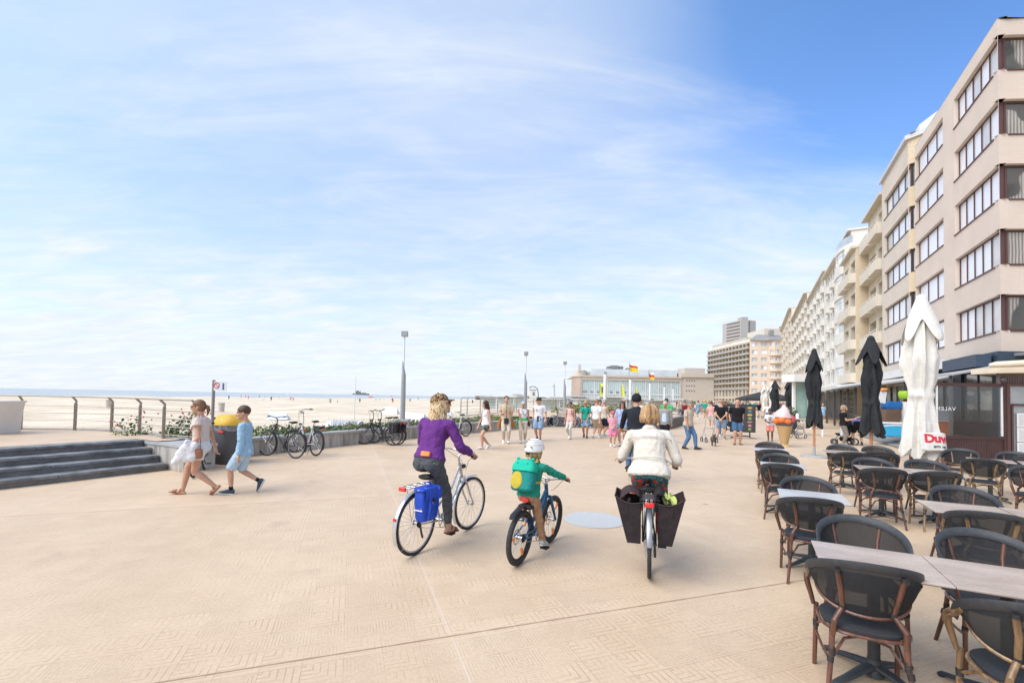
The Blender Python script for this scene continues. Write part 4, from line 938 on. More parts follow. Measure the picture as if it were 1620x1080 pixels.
for i, (u, y, hh, w_, lb) in enumerate(((1209, 46, 3.3, .42, 'far white closed parasol, leftmost of the cluster behind the menu boards'), (1215, 47, 3.3, .34, 'far white closed parasol, middle of the cluster behind the menu boards'), (1221, 45, 3.45, .36, 'far white closed parasol, rightmost of the cluster behind the menu boards'))):
    p = PY(u, 640, y); parasol(lb, V((p.x, y, 0)), hh, .9, 1.5, w_, white_f, 1, .4, seed=20+i, far=True)
# ---------------------------------------------------------------- brown windbreak of the restaurant
brownw = M('brown_panel', (.060, .028, .026), rough=.5, var=.2, vs=3, bump=.2, bs=12)
def clear_glass(name, tint=(.86, .90, .92), op=.03, rough=.02):
    m = bpy.data.materials.new(name); m.use_nodes = True; nt = m.node_tree; nt.nodes.clear(); N, L = nodes(nt)
    o = N('ShaderNodeOutputMaterial'); tr_ = N('ShaderNodeBsdfTransparent'); tr_.inputs[0].default_value = tint+(1,); gl = N('ShaderNodeBsdfGlossy'); gl.inputs[1].default_value = rough
    fr = N('ShaderNodeFresnel'); fr.inputs[0].default_value = 1.5; ad = N('ShaderNodeMath'); ad.operation = 'ADD'; ad.use_clamp = True; L(fr.outputs[0], ad.inputs[0]); ad.inputs[1].default_value = op
    mx = N('ShaderNodeMixShader'); L(ad.outputs[0], mx.inputs[0]); L(tr_.outputs[0], mx.inputs[1]); L(gl.outputs[0], mx.inputs[2]); L(mx.outputs[0], o.inputs[0]); return m
cglass = clear_glass('clear_glass')
WY = 13.2; wx = lambda u: (u-810)/720*WY*1.0; WA = 0
root = empty('windbreak', (wx(1467), WY, 0), 0, 'brown wooden terrace windbreak with a large glass pane and sloping left end', 'windbreak')
x0, x1, x2 = wx(1440)-wx(1467), wx(1482)-wx(1467), wx(1586)-wx(1467)
w = MB(); 
for i in range(34):
    xa = x0+.25+(x2-x0-.25)*i/34; w.box((xa+.033, 0, .43), ((x2-x0-.25)/34-.006, .05, .72))
w.box(((x0+.25+x2)/2, .03, .43), (x2-x0-.25, .03, .70)); w.box(((x0+.25+x2)/2, 0, .815), (x2-x0-.25, .09, .05)); w.box(((x0+.2+x2)/2, 0, .05), (x2-x0-.2, .09, .05)); w.build('base_panel', brownw, root)
w = MB(); w.box((x1-(-0), 0, 1.6), (.028, .05, 1.5), m=1); w.box(((x1+x2)/2, 0, 2.36), (x2-x1, .07, .09)); w.box((x2+.04, 0, 1.2), (.10, .10, 2.4)); w.box(((x1+x2)/2, 0, .855), (x2-x1-.03, .05, .03)); w.box((x2-.02, .0, 1.6), (.03, .06, 1.44), m=1)
w.tube([(x0, 0, 1.80), (x1+.02, 0, 2.36)], .038, 4); w.box((x0+.02, 0, .9), (.06, .06, 1.8)); w.build('frame', [brownw, frame_white], root, smooth=False)
w = MB(); w.quad((x1, 0, .87), (x2, 0, .87), (x2, 0, 2.32), (x1, 0, 2.32)); w.quad((x0+.04, .001, .87), (x1, .001, .87), (x1, .001, 2.34), (x0+.04, .001, 1.80)); w.build('pane', cglass, root, smooth=False)
vs, fs = text_mesh('VALENTIN', .15, spacing=1.15); w = MB(); w.add([(x1+.10-v.x*1.15, -.006, 1.60+v.y) for v in vs], fs); w.build('lettering', M('lettering_white', (.75, .76, .78), rough=.5), root, smooth=False)
w = MB(); w.box((x0+.5, -.02, .14), (.55, .5, .30)); w.box((.95, -.3, .09), (.3, .3, .18)); w.build('footing', M('brick_red', (.20, .10, .085), rough=.85, var=.2, vs=9), root, smooth=False)
# menu door and beige canopy at the right edge
root = empty('menu_door', (wx(1590), WY-.02, 0), 0, 'brown framed glass door with three white menu sheets at the right edge', 'door')
w = MB(); 
for a, b, c_, d_ in ((0, .09, 0, 2.42), (.70, .8, 0, 2.42)): w.box(((a+b)/2, 0, (c_+d_)/2), (b-a, .09, d_-c_))
w.box((.4, 0, 2.38), (.62, .085, .08)); w.box((.4, 0, 1.80), (.62, .08, .06)); w.box((.4, 0, .12), (.62, .08, .2)); w.box((.16, 0, 1.0), (.05, .08, 1.6)); w.build('frame', frame_brown, root, smooth=False)
w = MB(); w.quad((.09, .01, .2), (.70, .01, .2), (.70, .01, 2.34), (.09, .01, 2.34)); w.build('pane', M('door_glass', (.30, .33, .34), rough=.1, spec=.8), root, smooth=False)
paper = M('paper', (.72, .72, .72), rough=.6, var=.04); ink = M('print_grey', (.35, .34, .33), rough=.7)
for k in range(3):
    w = MB(); w.box((.42, -.05, .52+k*.42), (.30, .012, .40)); 
    for q in range(14): w.box((.42-.02*(q % 3), -.0575, .36+k*.42+q*.024), (.22-.04*(q % 3), .002, .006), m=1)
    w.build('menu_sheet', [paper, ink], root, smooth=False)
root = empty('canopy', (wx(1585), WY, 2.4), 0, 'cream rounded awning edge and slatted fascia at the right edge', 'awning')
cr = M('awning_cream', (.62, .54, .42), rough=.6, var=.08, vs=3)
w = MB(); w.tube([(-.72, -.35, .50), (-.60, -.42, .52), (.1, -.8, .56), (1.6, -1.6, .62)], [.05, .085, .095, .11], 14); w.build('awning_roll', cr, root)
w = MB(); w.add([(-.28, -.1, .30), (1.6, -1.2, .34), (1.6, 1.2, .34), (-.28, .6, .30), (-.28, -.1, .46), (1.6, -1.2, .52), (1.6, 1.2, .52), (-.28, .6, .46)], [(0, 3, 2, 1), (4, 5, 6, 7), (0, 1, 5, 4), (1, 2, 6, 5), (2, 3, 7, 6), (3, 0, 4, 7)]); w.build('soffit', cr, root, smooth=False)
w = MB()
for i in range(16): w.box((.06+i*.075, .1, .17), (.062, .05, .28))
w.box((.6, .14, .17), (1.2, .02, .28)); w.build('fascia', M('fascia_taupe', (.15, .115, .115), rough=.5), root, smooth=False)
w = MB(); w.cyl((-.06, .02, -.1), (-.06, .02, .32), .045, n=12); w.ell((-.0, -.04, .12), (.07, .07, .07)); w.build('wall_lamp', M('lamp_dark', (.12, .10, .10), rough=.4), root)
# shop front behind, dark blue with orange counters
blue_s = M('shopfront_blue', (.035, .055, .085), rough=.5, var=.1)
# --- below the pink block
root = empty('shop_front', (0, 0, 0), 0, 'dark blue shop front with large window and orange counters beneath the pink block', 'shop')
w = MB(); F0, F1 = S(27.0, 9.35), S(31.9, 9.35); wall_open(w, F0, F1, 0, 4.12, [(.55, 3.9, .95, 3.35)], .15)
F2 = F0+V((2.6, -.1, 0)); wall_open(w, F2, F0, 0, 4.12, [(.25, 2.35, .95, 3.3)], .15); wall_open(w, S(31.91, 9.4), S(31.91, 12), 0, 4.1, [], .1)
shell(w, [S(31.95, 9.72), S(39.5, 9.72)], 3.35, 4.15); w.build('wall', blue_s, root, smooth=False)
inter = M('shop_interior', (.22, .20, .18), rough=.8, var=.6, vs=.9); 
for a, b, o in ((F0, F1, (.55, 3.9, .95, 3.35)), (F2, F0, (.25, 2.35, .95, 3.3))): window(root, a, b, o, .15, 2, fr=blue_s, panes=[glass_d, M('glass_shop', (.20, .22, .22), rough=.08, var=.8, vs=1.2, spec=.9)], fw=.06)
w = MB(); shell(w, [S(32, 11.5), S(39.4, 11.5)], 0, 3.4); shell(w, [S(32, 9.8), S(32, 11.5)], 0, 3.4); w.build('interior_wall', inter, root, smooth=False)
orange = M('counter_orange', (.62, .16, .05), rough=.5, var=.1); Rr = Matrix.Rotation(-A, 3, 'Z')
for s_, n_, d in ((29.4, 7.9, (.7, 1.9, 1.0)), (32.3, 8.4, (.7, 2.2, 1.0)), (34.8, 9.3, (.8, 2.0, 1.05))):
    w = MB(); w.box(S(s_, n_, d[2]/2), d, R=Rr); w.box(S(s_, n_, d[2]+.02), (d[0]+.08, d[1]+.08, .05), R=Rr, m=1); w.box(S(s_, n_, d[2]+.30), (d[0]*.8, d[1]*.96, .5), R=Rr, m=2); w.build('counter', [orange, frame_white, M('case_glass', (.38, .40, .40), rough=.1)], root, smooth=False)
w = MB(); w.add([S(32.1, 9.6, 3.3), S(38, 9.6, 3.3), S(38, 8.3, 2.95), S(32.1, 8.3, 2.95), S(32.1, 9.6, 3.38), S(38, 9.6, 3.38), S(38, 8.3, 3.03), S(32.1, 8.3, 3.03)], [(3, 2, 1, 0), (4, 5, 6, 7), (0, 1, 5, 4), (1, 2, 6, 5), (2, 3, 7, 6), (3, 0, 4, 7)]); w.build('awning', M('awning_grey', (.42, .45, .5), rough=.6), root, smooth=False)
w = MB(); w.box(S(29.3, 9.0, 3.75), (.5, 4.0, .55), R=Rr); w.build('fascia', blue_s, root, smooth=False)
# glass balustrade on the first floor terrace
root = empty('glass_balustrade', G(1, 1)*0, 0, 'glass balustrade panels on the roof terrace above the beige canopy', 'balustrade')
w = MB(); q = K+V((2.1, -.9, 4.1)); w.box(q, (.05, .05, 2.6), m=1); w.box(q+V((.9, -.35, .25)), (1.8, .02, 1.9), rz=-.35); w.build('panel', [M('balustrade_glass', (.42, .48, .5), rough=.15, alpha=.55), galv], root, smooth=False)
w = MB(); w.box(K+V((2.2, -.5, 3.98)), (4.4, 2.6, .12)); w.build('terrace_slab', M('slab', (.2, .2, .2)), root, smooth=False)

# ---------------------------------------------------------------- long white canopies over the terraces beyond
root = empty('terrace_canopy', (0, 0, 0), 0, 'long white terrace canopy with dark posts along the house fronts, middle distance', 'canopy')
whitec = M('canopy_white', (.62, .61, .58), rough=.55, var=.06, vs=1.5); greyp = M('post_dark', (.06, .06, .062), rough=.5)
def slab(mb, s0, s1, n0, n1, za, zb, t, m=0):
    mb.add([S(s0, n0, za), S(s1, n0, za), S(s1, n1, zb), S(s0, n1, zb), S(s0, n0, za+t), S(s1, n0, za+t), S(s1, n1, zb+t), S(s0, n1, zb+t)], [(0, 1, 2, 3), (7, 6, 5, 4), (4, 5, 1, 0), (5, 6, 2, 1), (6, 7, 3, 2), (7, 4, 0, 3)], m)
w = MB(); slab(w, 33, 43.5, 5.6, 9.5, 2.75, 3.3, .22); slab(w, 43.6, 54, 5.9, 9.6, 2.9, 3.4, .25); w.build('roof', whitec, root, smooth=False)
w = MB(); slab(w, 33, 54, 9.2, 9.55, 3.75, 3.75, .5); slab(w, 33.5, 60, 8.3, 9.2, 3.5, 3.6, .12); w.build('fascia', whitec, root, smooth=False)
w = MB()
slab(w, 32.9, 43.6, 5.52, 5.62, 2.72, 2.72, .12)
w.build('front_beam', greyp, root, smooth=False)
for s_ in (33.3, 35.6, 38.2, 41, 43.8, 48, 53):
    w = MB(); w.box(S(s_, 5.8, 1.4), (.14, .14, 2.8), R=Rr); w.build('post', greyp, root, smooth=False)
for s_ in (34, 37.5, 41.5, 45, 49.5):
    w = MB(); w.box(S(s_, 9.66, 1.6), (.12, 2.6, 3.0), R=Rr); w.box(S(s_, 9.58, 1.6), (.1, .12, 3.0), R=Rr, m=1); w.build('window', [M('terrace_glazing', (.17, .2, .2), rough=.15, var=.6, vs=1.3), greyp], root, smooth=False)
w = MB(); slab(w, 55, 75, 5.2, 9.5, 3.0, 3.5, .3); slab(w, 76, 118, 5.0, 9.4, 3.0, 3.6, .3); slab(w, 55, 118, 9.0, 9.4, 0, 0, 3.2, 1); tag(w.build('terrace_canopy', [whitec, M('far_shops', (.16, .15, .14), rough=.6, var=.6, vs=.5)], smooth=False), 'far white terrace canopies running on along the row', 'canopy')
# glazed terrace room with a white post, behind the black pair of parasols
root = empty('glass_pavilion', (0, 0, 0), 0, 'green tinted glazed terrace screen with a white column, behind the first black parasol', 'pavilion')
w = MB(); p, q = PY(1258, 640, 31), PY(1283, 640, 31); w.box(((p.x+q.x)/2, 31, 1.9), (q.x-p.x, .06, 2.7)); w.build('pane', M('green_glass', (.26, .38, .33), rough=.12, var=.2, vs=1), root, smooth=False)
w = MB(); w.cyl((p.x+.75, 30.6, 0), (p.x+.75, 30.6, 3.3), .14, n=16); w.box(((p.x+q.x)/2, 31, 3.4), (q.x-p.x+1, 1.4, .5)); w.box((p.x-.1, 31, 1.7), (.16, .16, 3.3)); w.box((q.x, 31, 1.7), (.1, .1, 3.3)); w.build('column', frame_white, root)
# ---------------------------------------------------------------- grey low deck with rails
root = empty('timber_deck', (0, 0, 0), 0, 'low grey timber deck with steps edge, beyond the white parasol', 'deck')
dk = M('deck_grey', (.24, .235, .225), rough=.8, var=.15, vs=2)
for k in range(3):
    w = MB(); slab(w, 19.8+.2*k, 31, 5.15+k*.35, 5.5+k*.35, 0.01+.0*k, .01, .08+.08*k); w.build('step', dk, root, smooth=False, bevel=.01)
w = MB(); slab(w, 20.4, 31, 6.2, 9.2, .01, .01, .30); w.build('floor', dk, root, smooth=False)
w = MB(); w.box(S(20.4, 5.9, .1), (1.6, .5, .22), R=Rr); tag(w.build('stone_block', M('block_brown', (.16, .13, .11), rough=.8), bevel=.02), 'low brown block on the paving left of the white parasol flap', 'block')
# ================================================================ BICYCLES
tyre_m = M('tyre_rubber', (.035, .034, .034), rough=.8, var=.3, vs=30, bump=.3, bs=150)
rimsil = M('rim_silver', (.55, .56, .57), rough=.3, metal=.8, var=.05)
rimblk = M('rim_black', (.03, .03, .03), rough=.4, metal=.3)
spoke_m = M('spoke', (.45, .46, .47), rough=.3, metal=.9, var=0)
chrome = M('bike_silver', (.55, .56, .57), rough=.25, metal=.7, var=.05)
blackp = M('bike_black', (.02, .02, .022), rough=.35, var=.1)
whitep = M('bike_white', (.62, .63, .66), rough=.3, var=.04)
bluep = M('bike_blue', (.015, .09, .20), rough=.3, var=.1)
redl = M('lamp_red', (.65, .02, .02), rough=.2, coat=.5)
whitel = M('reflector_white', (.7, .7, .68), rough=.3)
orangel = M('reflector_orange', (.85, .25, .03), rough=.3)
rubber = M('rubber_black', (.018, .018, .018), rough=.65, var=.1)
def circ(c, r, n, ax='x'):
    return [V((c[0], c[1]+r*cos(2*pi*i/n), c[2]+r*sin(2*pi*i/n))) for i in range(n)]
def wheel(parent, yc, R, tw, rim, steer=0.0, spin=0.3, reflect=False, spokes=32, disc=False, rear=False):
    w = MB(); c = (0, 0, 0)
    w.tube([V((0, (R-tw*1.15)*cos(t), (R-tw*1.15)*sin(t))) for t in [2*pi*i/48 for i in range(48)]], .011, 8, closed=True, up=(1, 0, 0), flat=.8, m=0)
    for i in range(spokes):
        t = 2*pi*i/spokes+spin; sx = .032 if i % 2 else -.032; a = t+(.32 if (i//2) % 2 else -.32)
        w.tube([V((sx, .02*cos(a), .02*sin(a))), V((0, (R-tw*1.2)*cos(t), (R-tw*1.2)*sin(t)))], .0014, 4, m=1, cap=False)
    w.cyl((-.045, 0, 0), (.045, 0, 0), .016, n=12, m=1); w.cyl((-.035, 0, 0), (-.03, 0, 0), .028, n=14, m=1); w.cyl((.03, 0, 0), (.035, 0, 0), .028, n=14, m=1)
    if disc: w.tube([V((-.04, .075*cos(2*pi*i/24), .075*sin(2*pi*i/24))) for i in range(24)], .007, 4, closed=True, up=(1, 0, 0), flat=.3, m=1)
    if rear:
        for k in range(4): w.cyl((.038+k*.005, 0, 0), (.041+k*.005, 0, 0), .045-.006*k, n=20, m=2)
    o = w.build('wheel', [rim, spoke_m, blackp], parent); o.location = (0, yc, R)
    t = MB(); t.tube([V((0, (R-tw*.52)*cos(a), (R-tw*.52)*sin(a))) for a in [2*pi*i/56 for i in range(56)]], tw*.52, 12, closed=True, up=(1, 0, 0)); t.build('tyre', tyre_m, o)
    if reflect:
        for a in (.6, 2.7, 4.8):
            q = MB(); q.box((0, R*.62*cos(a+spin), R*.62*sin(a+spin)), (.014, .035, .085), R=Matrix.Rotation(a+spin-pi/2, 3, 'X')); q.build('reflector', orangel, o)
    return o
def bike(label, loc_, heading, st, lean=0.0, group=None, name='bicycle'):
    """local: +y forward, rear wheel contact at the origin"""
    g = dict(R=.345, tw=.036, wb=1.10, frame=blackp, kind='step', rim=rimsil, guards=blackp, rack=True, bars='city', saddle=.97, barh=1.06, steer=0.0, crank=.8, motor=False, spk=32, lamp=True, tail=True, spring=False, reflect=False, stand=False, disc=False, barw=.30, seaty=.22, headlamp=True, gend=205)
    g.update(st); k = type('K', (), g)
    r = empty(name, loc_, 0, label, 'bicycle', group); r.rotation_euler = Matrix.Rotation(heading, 3, 'Z').to_quaternion().to_euler(); r.rotation_euler = (Matrix.Rotation(heading, 3, 'Z') @ Matrix.Rotation(lean, 3, 'Y')).to_euler()
    R = k.R; sc = R/.345
    rear = V((0, 0, R)); front = V((0, k.wb, R)); bb = V((0, .44*sc, R-.06*sc)); hd = V((0, k.wb-.235*sc, R+.40*sc)); ht = hd+V((0, -.055, .16))*sc*1.0
    st_top = V((0, k.seaty*sc+.03, k.saddle-.10)); seatc = V((0, k.seaty*sc, k.saddle))
    wheel(r, 0, R, k.tw, k.rim, spokes=k.spk, reflect=k.reflect, disc=k.disc, rear=True)
    f = MB(); tt = .017*(1.2 if k.motor else 1)
    ctop = bb.lerp(st_top, .80)
    f.tube([bb, ctop], .0165, 10); f.cyl(hd, ht, .022, n=12)
    if k.kind == 'step':
        f.tube([hd+V((0, -.01, .02)), hd.lerp(bb, .35)+V((0, .03, -.04)), hd.lerp(bb, .75)+V((0, .02, -.03)), bb], tt*1.15, 10); 
        if not k.motor: f.tube([ht-V((0, .0, .04)), hd.lerp(bb, .45)+V((0, -.01, .08)), bb.lerp(ctop, .42)], tt*.8, 10)
    elif k.kind == 'kids':
        f.tube([hd, bb+V((0, .02, .02))], .023, 10); f.tube([hd+V((0, -.01, .08)), bb.lerp(ctop, .62)], .019, 10); f.tube([bb.lerp(ctop, .55), V((.0, .10, R+.16))], .018, 8)
    else:
        f.tube([hd, bb], tt*1.1, 10); f.tube([ht-V((0, 0, .03)), ctop], tt*.9, 10)
    for s in (-1, 1):
        f.tube([bb+V((s*.03, -.02, 0)), rear+V((s*.062, 0, 0))], .0095, 8); f.tube([bb.lerp(ctop, .92)+V((s*.016, 0, 0)), rear+V((s*.062, 0, .01))], .0085, 8)
    f.cyl(bb-V((.042, 0, 0)), bb+V((.042, 0, 0)), .024, n=14)
    f.build('frame', k.frame, r)
    if k.motor:
        m = MB(); m.ell(bb+V((0, .02, .0)), (.055, .105, .075), 14); m.build('motor', blackp, r)
    p = MB(); p.cyl(ctop-V((0, 0, .02)), seatc-V((0, 0, .05)), .0135, n=10); p.build('seat_post', chrome, r)
    s_ = MB(); n = 18
    secs = []
    for y, w, h, z in ((-.135, .045, .018, .012), (-.12, .078, .030, .010), (-.07, .088, .034, .004), (-.02, .070, .032, 0), (.04, .036, .026, 0), (.10, .022, .020, .002), (.14, .012, .012, -.004)):
        secs.append((seatc+V((0, y, z-.025)), V((w, 0, 0)), V((0, 0, h))))
    s_.loft(secs, 16); s_.build('saddle', rubber, r)
    # steering assembly turns about the head tube
    axis = (ht-hd).normalized(); SR = Matrix.Translation(hd) @ Matrix.Rotation(k.steer, 4, axis) @ Matrix.Translation(-hd)
    w = wheel(r, k.wb, R, k.tw, k.rim, spokes=k.spk, reflect=k.reflect, disc=k.disc); w.matrix_local = SR @ Matrix.Translation((0, k.wb, R))
    f = MB()
    crown = hd-axis*.02
    for s in (-1, 1):
        if k.kind == 'kids': f.tube([crown+V((s*.045, .0, 0)), crown.lerp(front, .55)+V((s*.05, 0, 0)), front+V((s*.055, 0, 0))], [.019, .018, .012], 10)
        else: f.tube([crown+V((s*.022, 0, 0)), crown.lerp(front, .2)+V((s*.052, .0, 0)), crown.lerp(front, .7)+V((s*.055, -.01, 0)), front+V((s*.052, 0, 0))], [.014, .015, .012, .009], 9)
    f.cyl(crown-V((.05, 0, 0)), crown+V((.05, 0, 0)), .018, n=10); f.xf(SR); f.build('fork', k.frame if k.kind != 'silver' else chrome, r)
    h = MB(); top = V((0, ht.y-.02-(.30 if k.bars == 'city' else .0)*0, k.barh)); bw = k.barw
    h.tube([ht, ht+axis*.06, V((0, ht.y-.01, k.barh-.04)), V((0, ht.y+.05, k.barh))], .0125, 9)
    c0 = V((0, ht.y+.05, k.barh)); grips = []
    for s in (-1, 1):
        if k.bars == 'city': pts = [c0, c0+V((s*.10, .01, .015)), c0+V((s*.20, -.03, .03)), c0+V((s*(bw-.03), -.13, .02)), c0+V((s*bw, -.22, .0))]
        else: pts = [c0, c0+V((s*.12, .0, .03)), c0+V((s*.22, -.02, .045)), c0+V((s*bw, -.05, .045))]
        h.tube(pts, .011, 9, m=0); h.tube([pts[-2].lerp(pts[-1], .05 if k.bars == 'city' else .15), pts[-1]], .0165, 10, m=1); grips.append((pts[-2].lerp(pts[-1], .6)))
        lv = pts[-2]; h.tube([lv+V((s*-.02, .02, -.01)), lv+V((s*.02, .045, -.025)), pts[-1]+V((s*.005, .055, -.03))], .006, 6, m=1)
        h.tube([lv, lv+V((-s*.05, .10, -.02)), V((s*.05, ht.y+.12, k.barh-.12)), hd+V((s*.02, .06, .05))], .0028, 5, m=1)
    h.cyl(c0-V((0, 0, .02)), c0+V((0, 0, .02)), .018, n=10)
    h.xf(SR); h.build('handlebar', [chrome if k.frame is not blackp or k.bars == 'city' else blackp, rubber], r)
    if k.lamp and k.headlamp:
        q = MB(); q.cap(ht+V((0, .045, -.05)), ht+V((0, .10, -.05)), .024, .030); q.xf(SR); q.build('headlight', blackp, r)
    if k.guards:
        for which in (0, 1):
            q = MB(); c = rear if which == 0 else front; a0, a1 = (radians(200), radians(70)) if which == 0 else (radians(150), radians(40))
            Rg = R+.022; n = 18; secs = []
            if which == 0: a0, a1 = radians(k.gend), radians(80)
            else: a0, a1 = radians(215), radians(75)
            if k.kind == 'kids':
                if which == 1: continue
                q.loft([(V((0, .16, R+.27)), V((.03, 0, 0)), V((0, 0, .006))), (V((0, -.02, R+.33)), V((.038, 0, 0)), V((0, .004, .006))), (V((0, -.20, R+.28)), V((.032, 0, 0)), V((0, .004, .006))), (V((0, -.25, R+.25)), V((.02, 0, 0)), V((0, 0, .005)))], 12); q.build('mudguard', k.guards, r); continue
            for i in range(n+1):
                a = a0+(a1-a0)*i/n; d = V((0, cos(a), sin(a))); secs.append((c+d*Rg, V((.026, 0, 0)), d*.007))
            q.loft(secs, 10)
            for s in (-1, 1): q.tube([c+V((s*.05, 0, 0)), c+V((s*.027, Rg*cos(a0+.25), Rg*sin(a0+.25)))], .0025, 5)
            if which: q.xf(SR)
            q.build('mudguard', k.guards, r)
    zr = R*2+.075
    if k.rack:
        q = MB()
        for s in (-1, 1):
            q.tube([V((s*.06, .20, zr-.01)), V((s*.065, -.0, zr)), V((s*.06, -.22, zr)), V((0, -.25, zr))], .006, 7); q.tube([V((s*.062, -.12, zr)), V((s*.066, .0, R))], .005, 6); q.tube([V((s*.062, .05, zr)), V((s*.066, .01, R))], .005, 6)
        q.tube([V((0, .20, zr)), V((0, -.24, zr))], .005, 6)
        for y in (.12, 0, -.12, -.2): q.tube([V((-.062, y, zr)), V((.062, y, zr))], .004, 6)
        q.build('rack', chrome if k.frame is chrome else blackp, r)
    if k.motor == 2:
        q = MB(); q.box((0, -.02, zr+.045), (.13, .38, .065)); q.build('battery', blackp, r, bevel=.02)
    if k.tail:
        q = MB(); yy = -.26 if k.rack else -.02
        q.box((0, yy, zr-.005) if k.rack else (0, .06, R*2+.10), (.085, .03, .045)); q.build('tail_light', redl, r, bevel=.008)
        if k.rack and k.kind != 'kids' and k.gend > 180: q = MB(); q.box((0, -.352-.02, R+.12), (.03, .008, .03)); q.build('reflector', redl, r)
    # crank, chain, pedals
    q = MB(); q.tube([bb+V((.052, .085*sc*cos(2*pi*i/28), .085*sc*sin(2*pi*i/28))) for i in range(28)], .006, 5, closed=True, up=(1, 0, 0)); 
    for i in range(5): q.tube([bb+V((.052, 0, 0)), bb+V((.052, .083*sc*cos(2*pi*i/5), .083*sc*sin(2*pi*i/5)))], .006, 5)
    for i, z in ((0, .085*sc), (1, -.085*sc)): q.tube([bb+V((.052, 0, z)), rear+V((.052, 0, z*.5))], .0035, 5)
    pedals = []
    for s, ph in ((1, k.crank), (-1, k.crank+pi)):
        d = V((0, cos(ph), sin(ph)))*.165*sc; e = bb+V((s*.07, 0, 0))+d; q.tube([bb+V((s*.06, 0, 0)), e], .010, 8); pedals.append(e+V((s*.06, 0, 0)))
    q.build('crankset', chrome if k.frame is not blackp else blackp, r)
    for e in pedals: q = MB(); q.box(e, (.085, .085, .022)); q.build('pedal', rubber, r, bevel=.005)
    if k.stand:
        q = MB(); q.tube([V((-.05, .18, R-.05)), V((-.19, .10, .012))], .008, 7); q.build('kickstand', blackp, r)
    if k.kind != 'kids':
        q = MB(); q.tube([rear+V((.05, 0, -.01)), rear+V((.055, .02, -.10)), rear+V((.055, .045, -.16))], .012, 6); q.build('derailleur', blackp, r)
    Mw = Matrix.Translation(V(loc_)) @ r.rotation_euler.to_matrix().to_4x4()
    inf = dict(root=r, M=Mw, grips=[Mw @ (SR @ g_) for g_ in grips], pedals=[Mw @ e for e in pedals], seat=Mw @ seatc, rackz=zr, R=R, bb=Mw @ bb)
    return inf
def bag_box(mb, c, d, tb=1.0, m=0, bul=.06):
    """soft box: rounded, bulging sides"""
    c = V(c); secs = []
    for i in range(7):
        t = i/6; k = (1-(1-tb)*(1-t))*(1+bul*sin(pi*t)); e = .92 if i in (0, 6) else 1; secs.append((c+V((0, 0, (t-.5)*d[2])), V((d[0]/2*k*e, 0, 0)), V((0, d[1]/2*k*e, 0))))
    mb.loft(secs, 24, m, power=.45)
def print_tex(base, cols, scale=26):
    def t(nt, p, tc):
        N, L = nodes(nt); v = N('ShaderNodeTexVoronoi'); v.inputs['Scale'].default_value = scale; L(tc.outputs['Object'], v.inputs[0])
        wn = N('ShaderNodeTexWhiteNoise'); L(v.outputs['Color'], wn.inputs['Vector']); c = ramp2(nt, wn.outputs['Value'], .3, .7, cols[0], cols[1], 'CONSTANT')
        f = ramp2(nt, v.outputs['Distance'], .22, .27, (1, 1, 1), (0, 0, 0)); v2 = N('ShaderNodeTexVoronoi'); v2.inputs['Scale'].default_value = scale*3.2; L(tc.outputs['Object'], v2.inputs[0])
        g_ = ramp2(nt, v2.outputs['Distance'], .30, .42, (1, 1, 1), (0, 0, 0)); m0 = N('ShaderNodeMath'); m0.operation = 'MULTIPLY'; L(f, m0.inputs[0]); L(g_, m0.inputs[1])
        mx = N('ShaderNodeMix'); mx.data_type = 'RGBA'; L(m0.outputs[0], mx.inputs[0]); mx.inputs[6].default_value = base+(1,); L(c, mx.inputs[7]); L(mx.outputs[2], p.inputs['Base Color'])
    return t
# ---- the three ridden bicycles (and the one ahead)
p0, p1 = G(657, 877), G(743, 836); hd1 = atan2(-(p1-p0).x, (p1-p0).y)
B1 = bike('silver city bicycle ridden by the woman in the purple sweater', p0, hd1, dict(frame=chrome, guards=chrome, crank=radians(-72), bars='city', barh=1.04, saddle=.85, wb=1.12, steer=radians(-4)), lean=radians(1))
p0, p1 = G(820, 893), G(870, 857); hd2 = atan2(-(p1-p0).x, (p1-p0).y)
B2 = bike('blue and black children mountain bike with fat tyres', p0, hd2, dict(R=.285, tw=.055, wb=.86, frame=bluep, kind='kids', guards=blackp, rack=False, bars='flat', saddle=.61, barh=.79, rim=rimblk, crank=radians(-80), reflect=True, disc=True, spk=24, barw=.27, steer=radians(-3), headlamp=False), lean=radians(3))
p0 = G(1027, 912); hd3 = radians(-2.5)-atan2(p0.x, p0.y)*.82
B3 = bike('black city bicycle with two big dark bags, ridden by the woman in the white jacket', p0, hd3, dict(frame=blackp, guards=M('guard_silver', (.30, .31, .32), rough=.35, metal=.6), bars='city', barh=1.02, saddle=.85, gend=172, crank=radians(200), steer=radians(-8), barw=.31), lean=radians(-.5))
p0 = G(997, 783); B4 = bike('dark bicycle of the man in the black fleece, mostly hidden behind the white jacket', G(1008, 768), radians(-9), dict(frame=blackp, crank=radians(150), bars='flat', saddle=.86, barh=1.0))
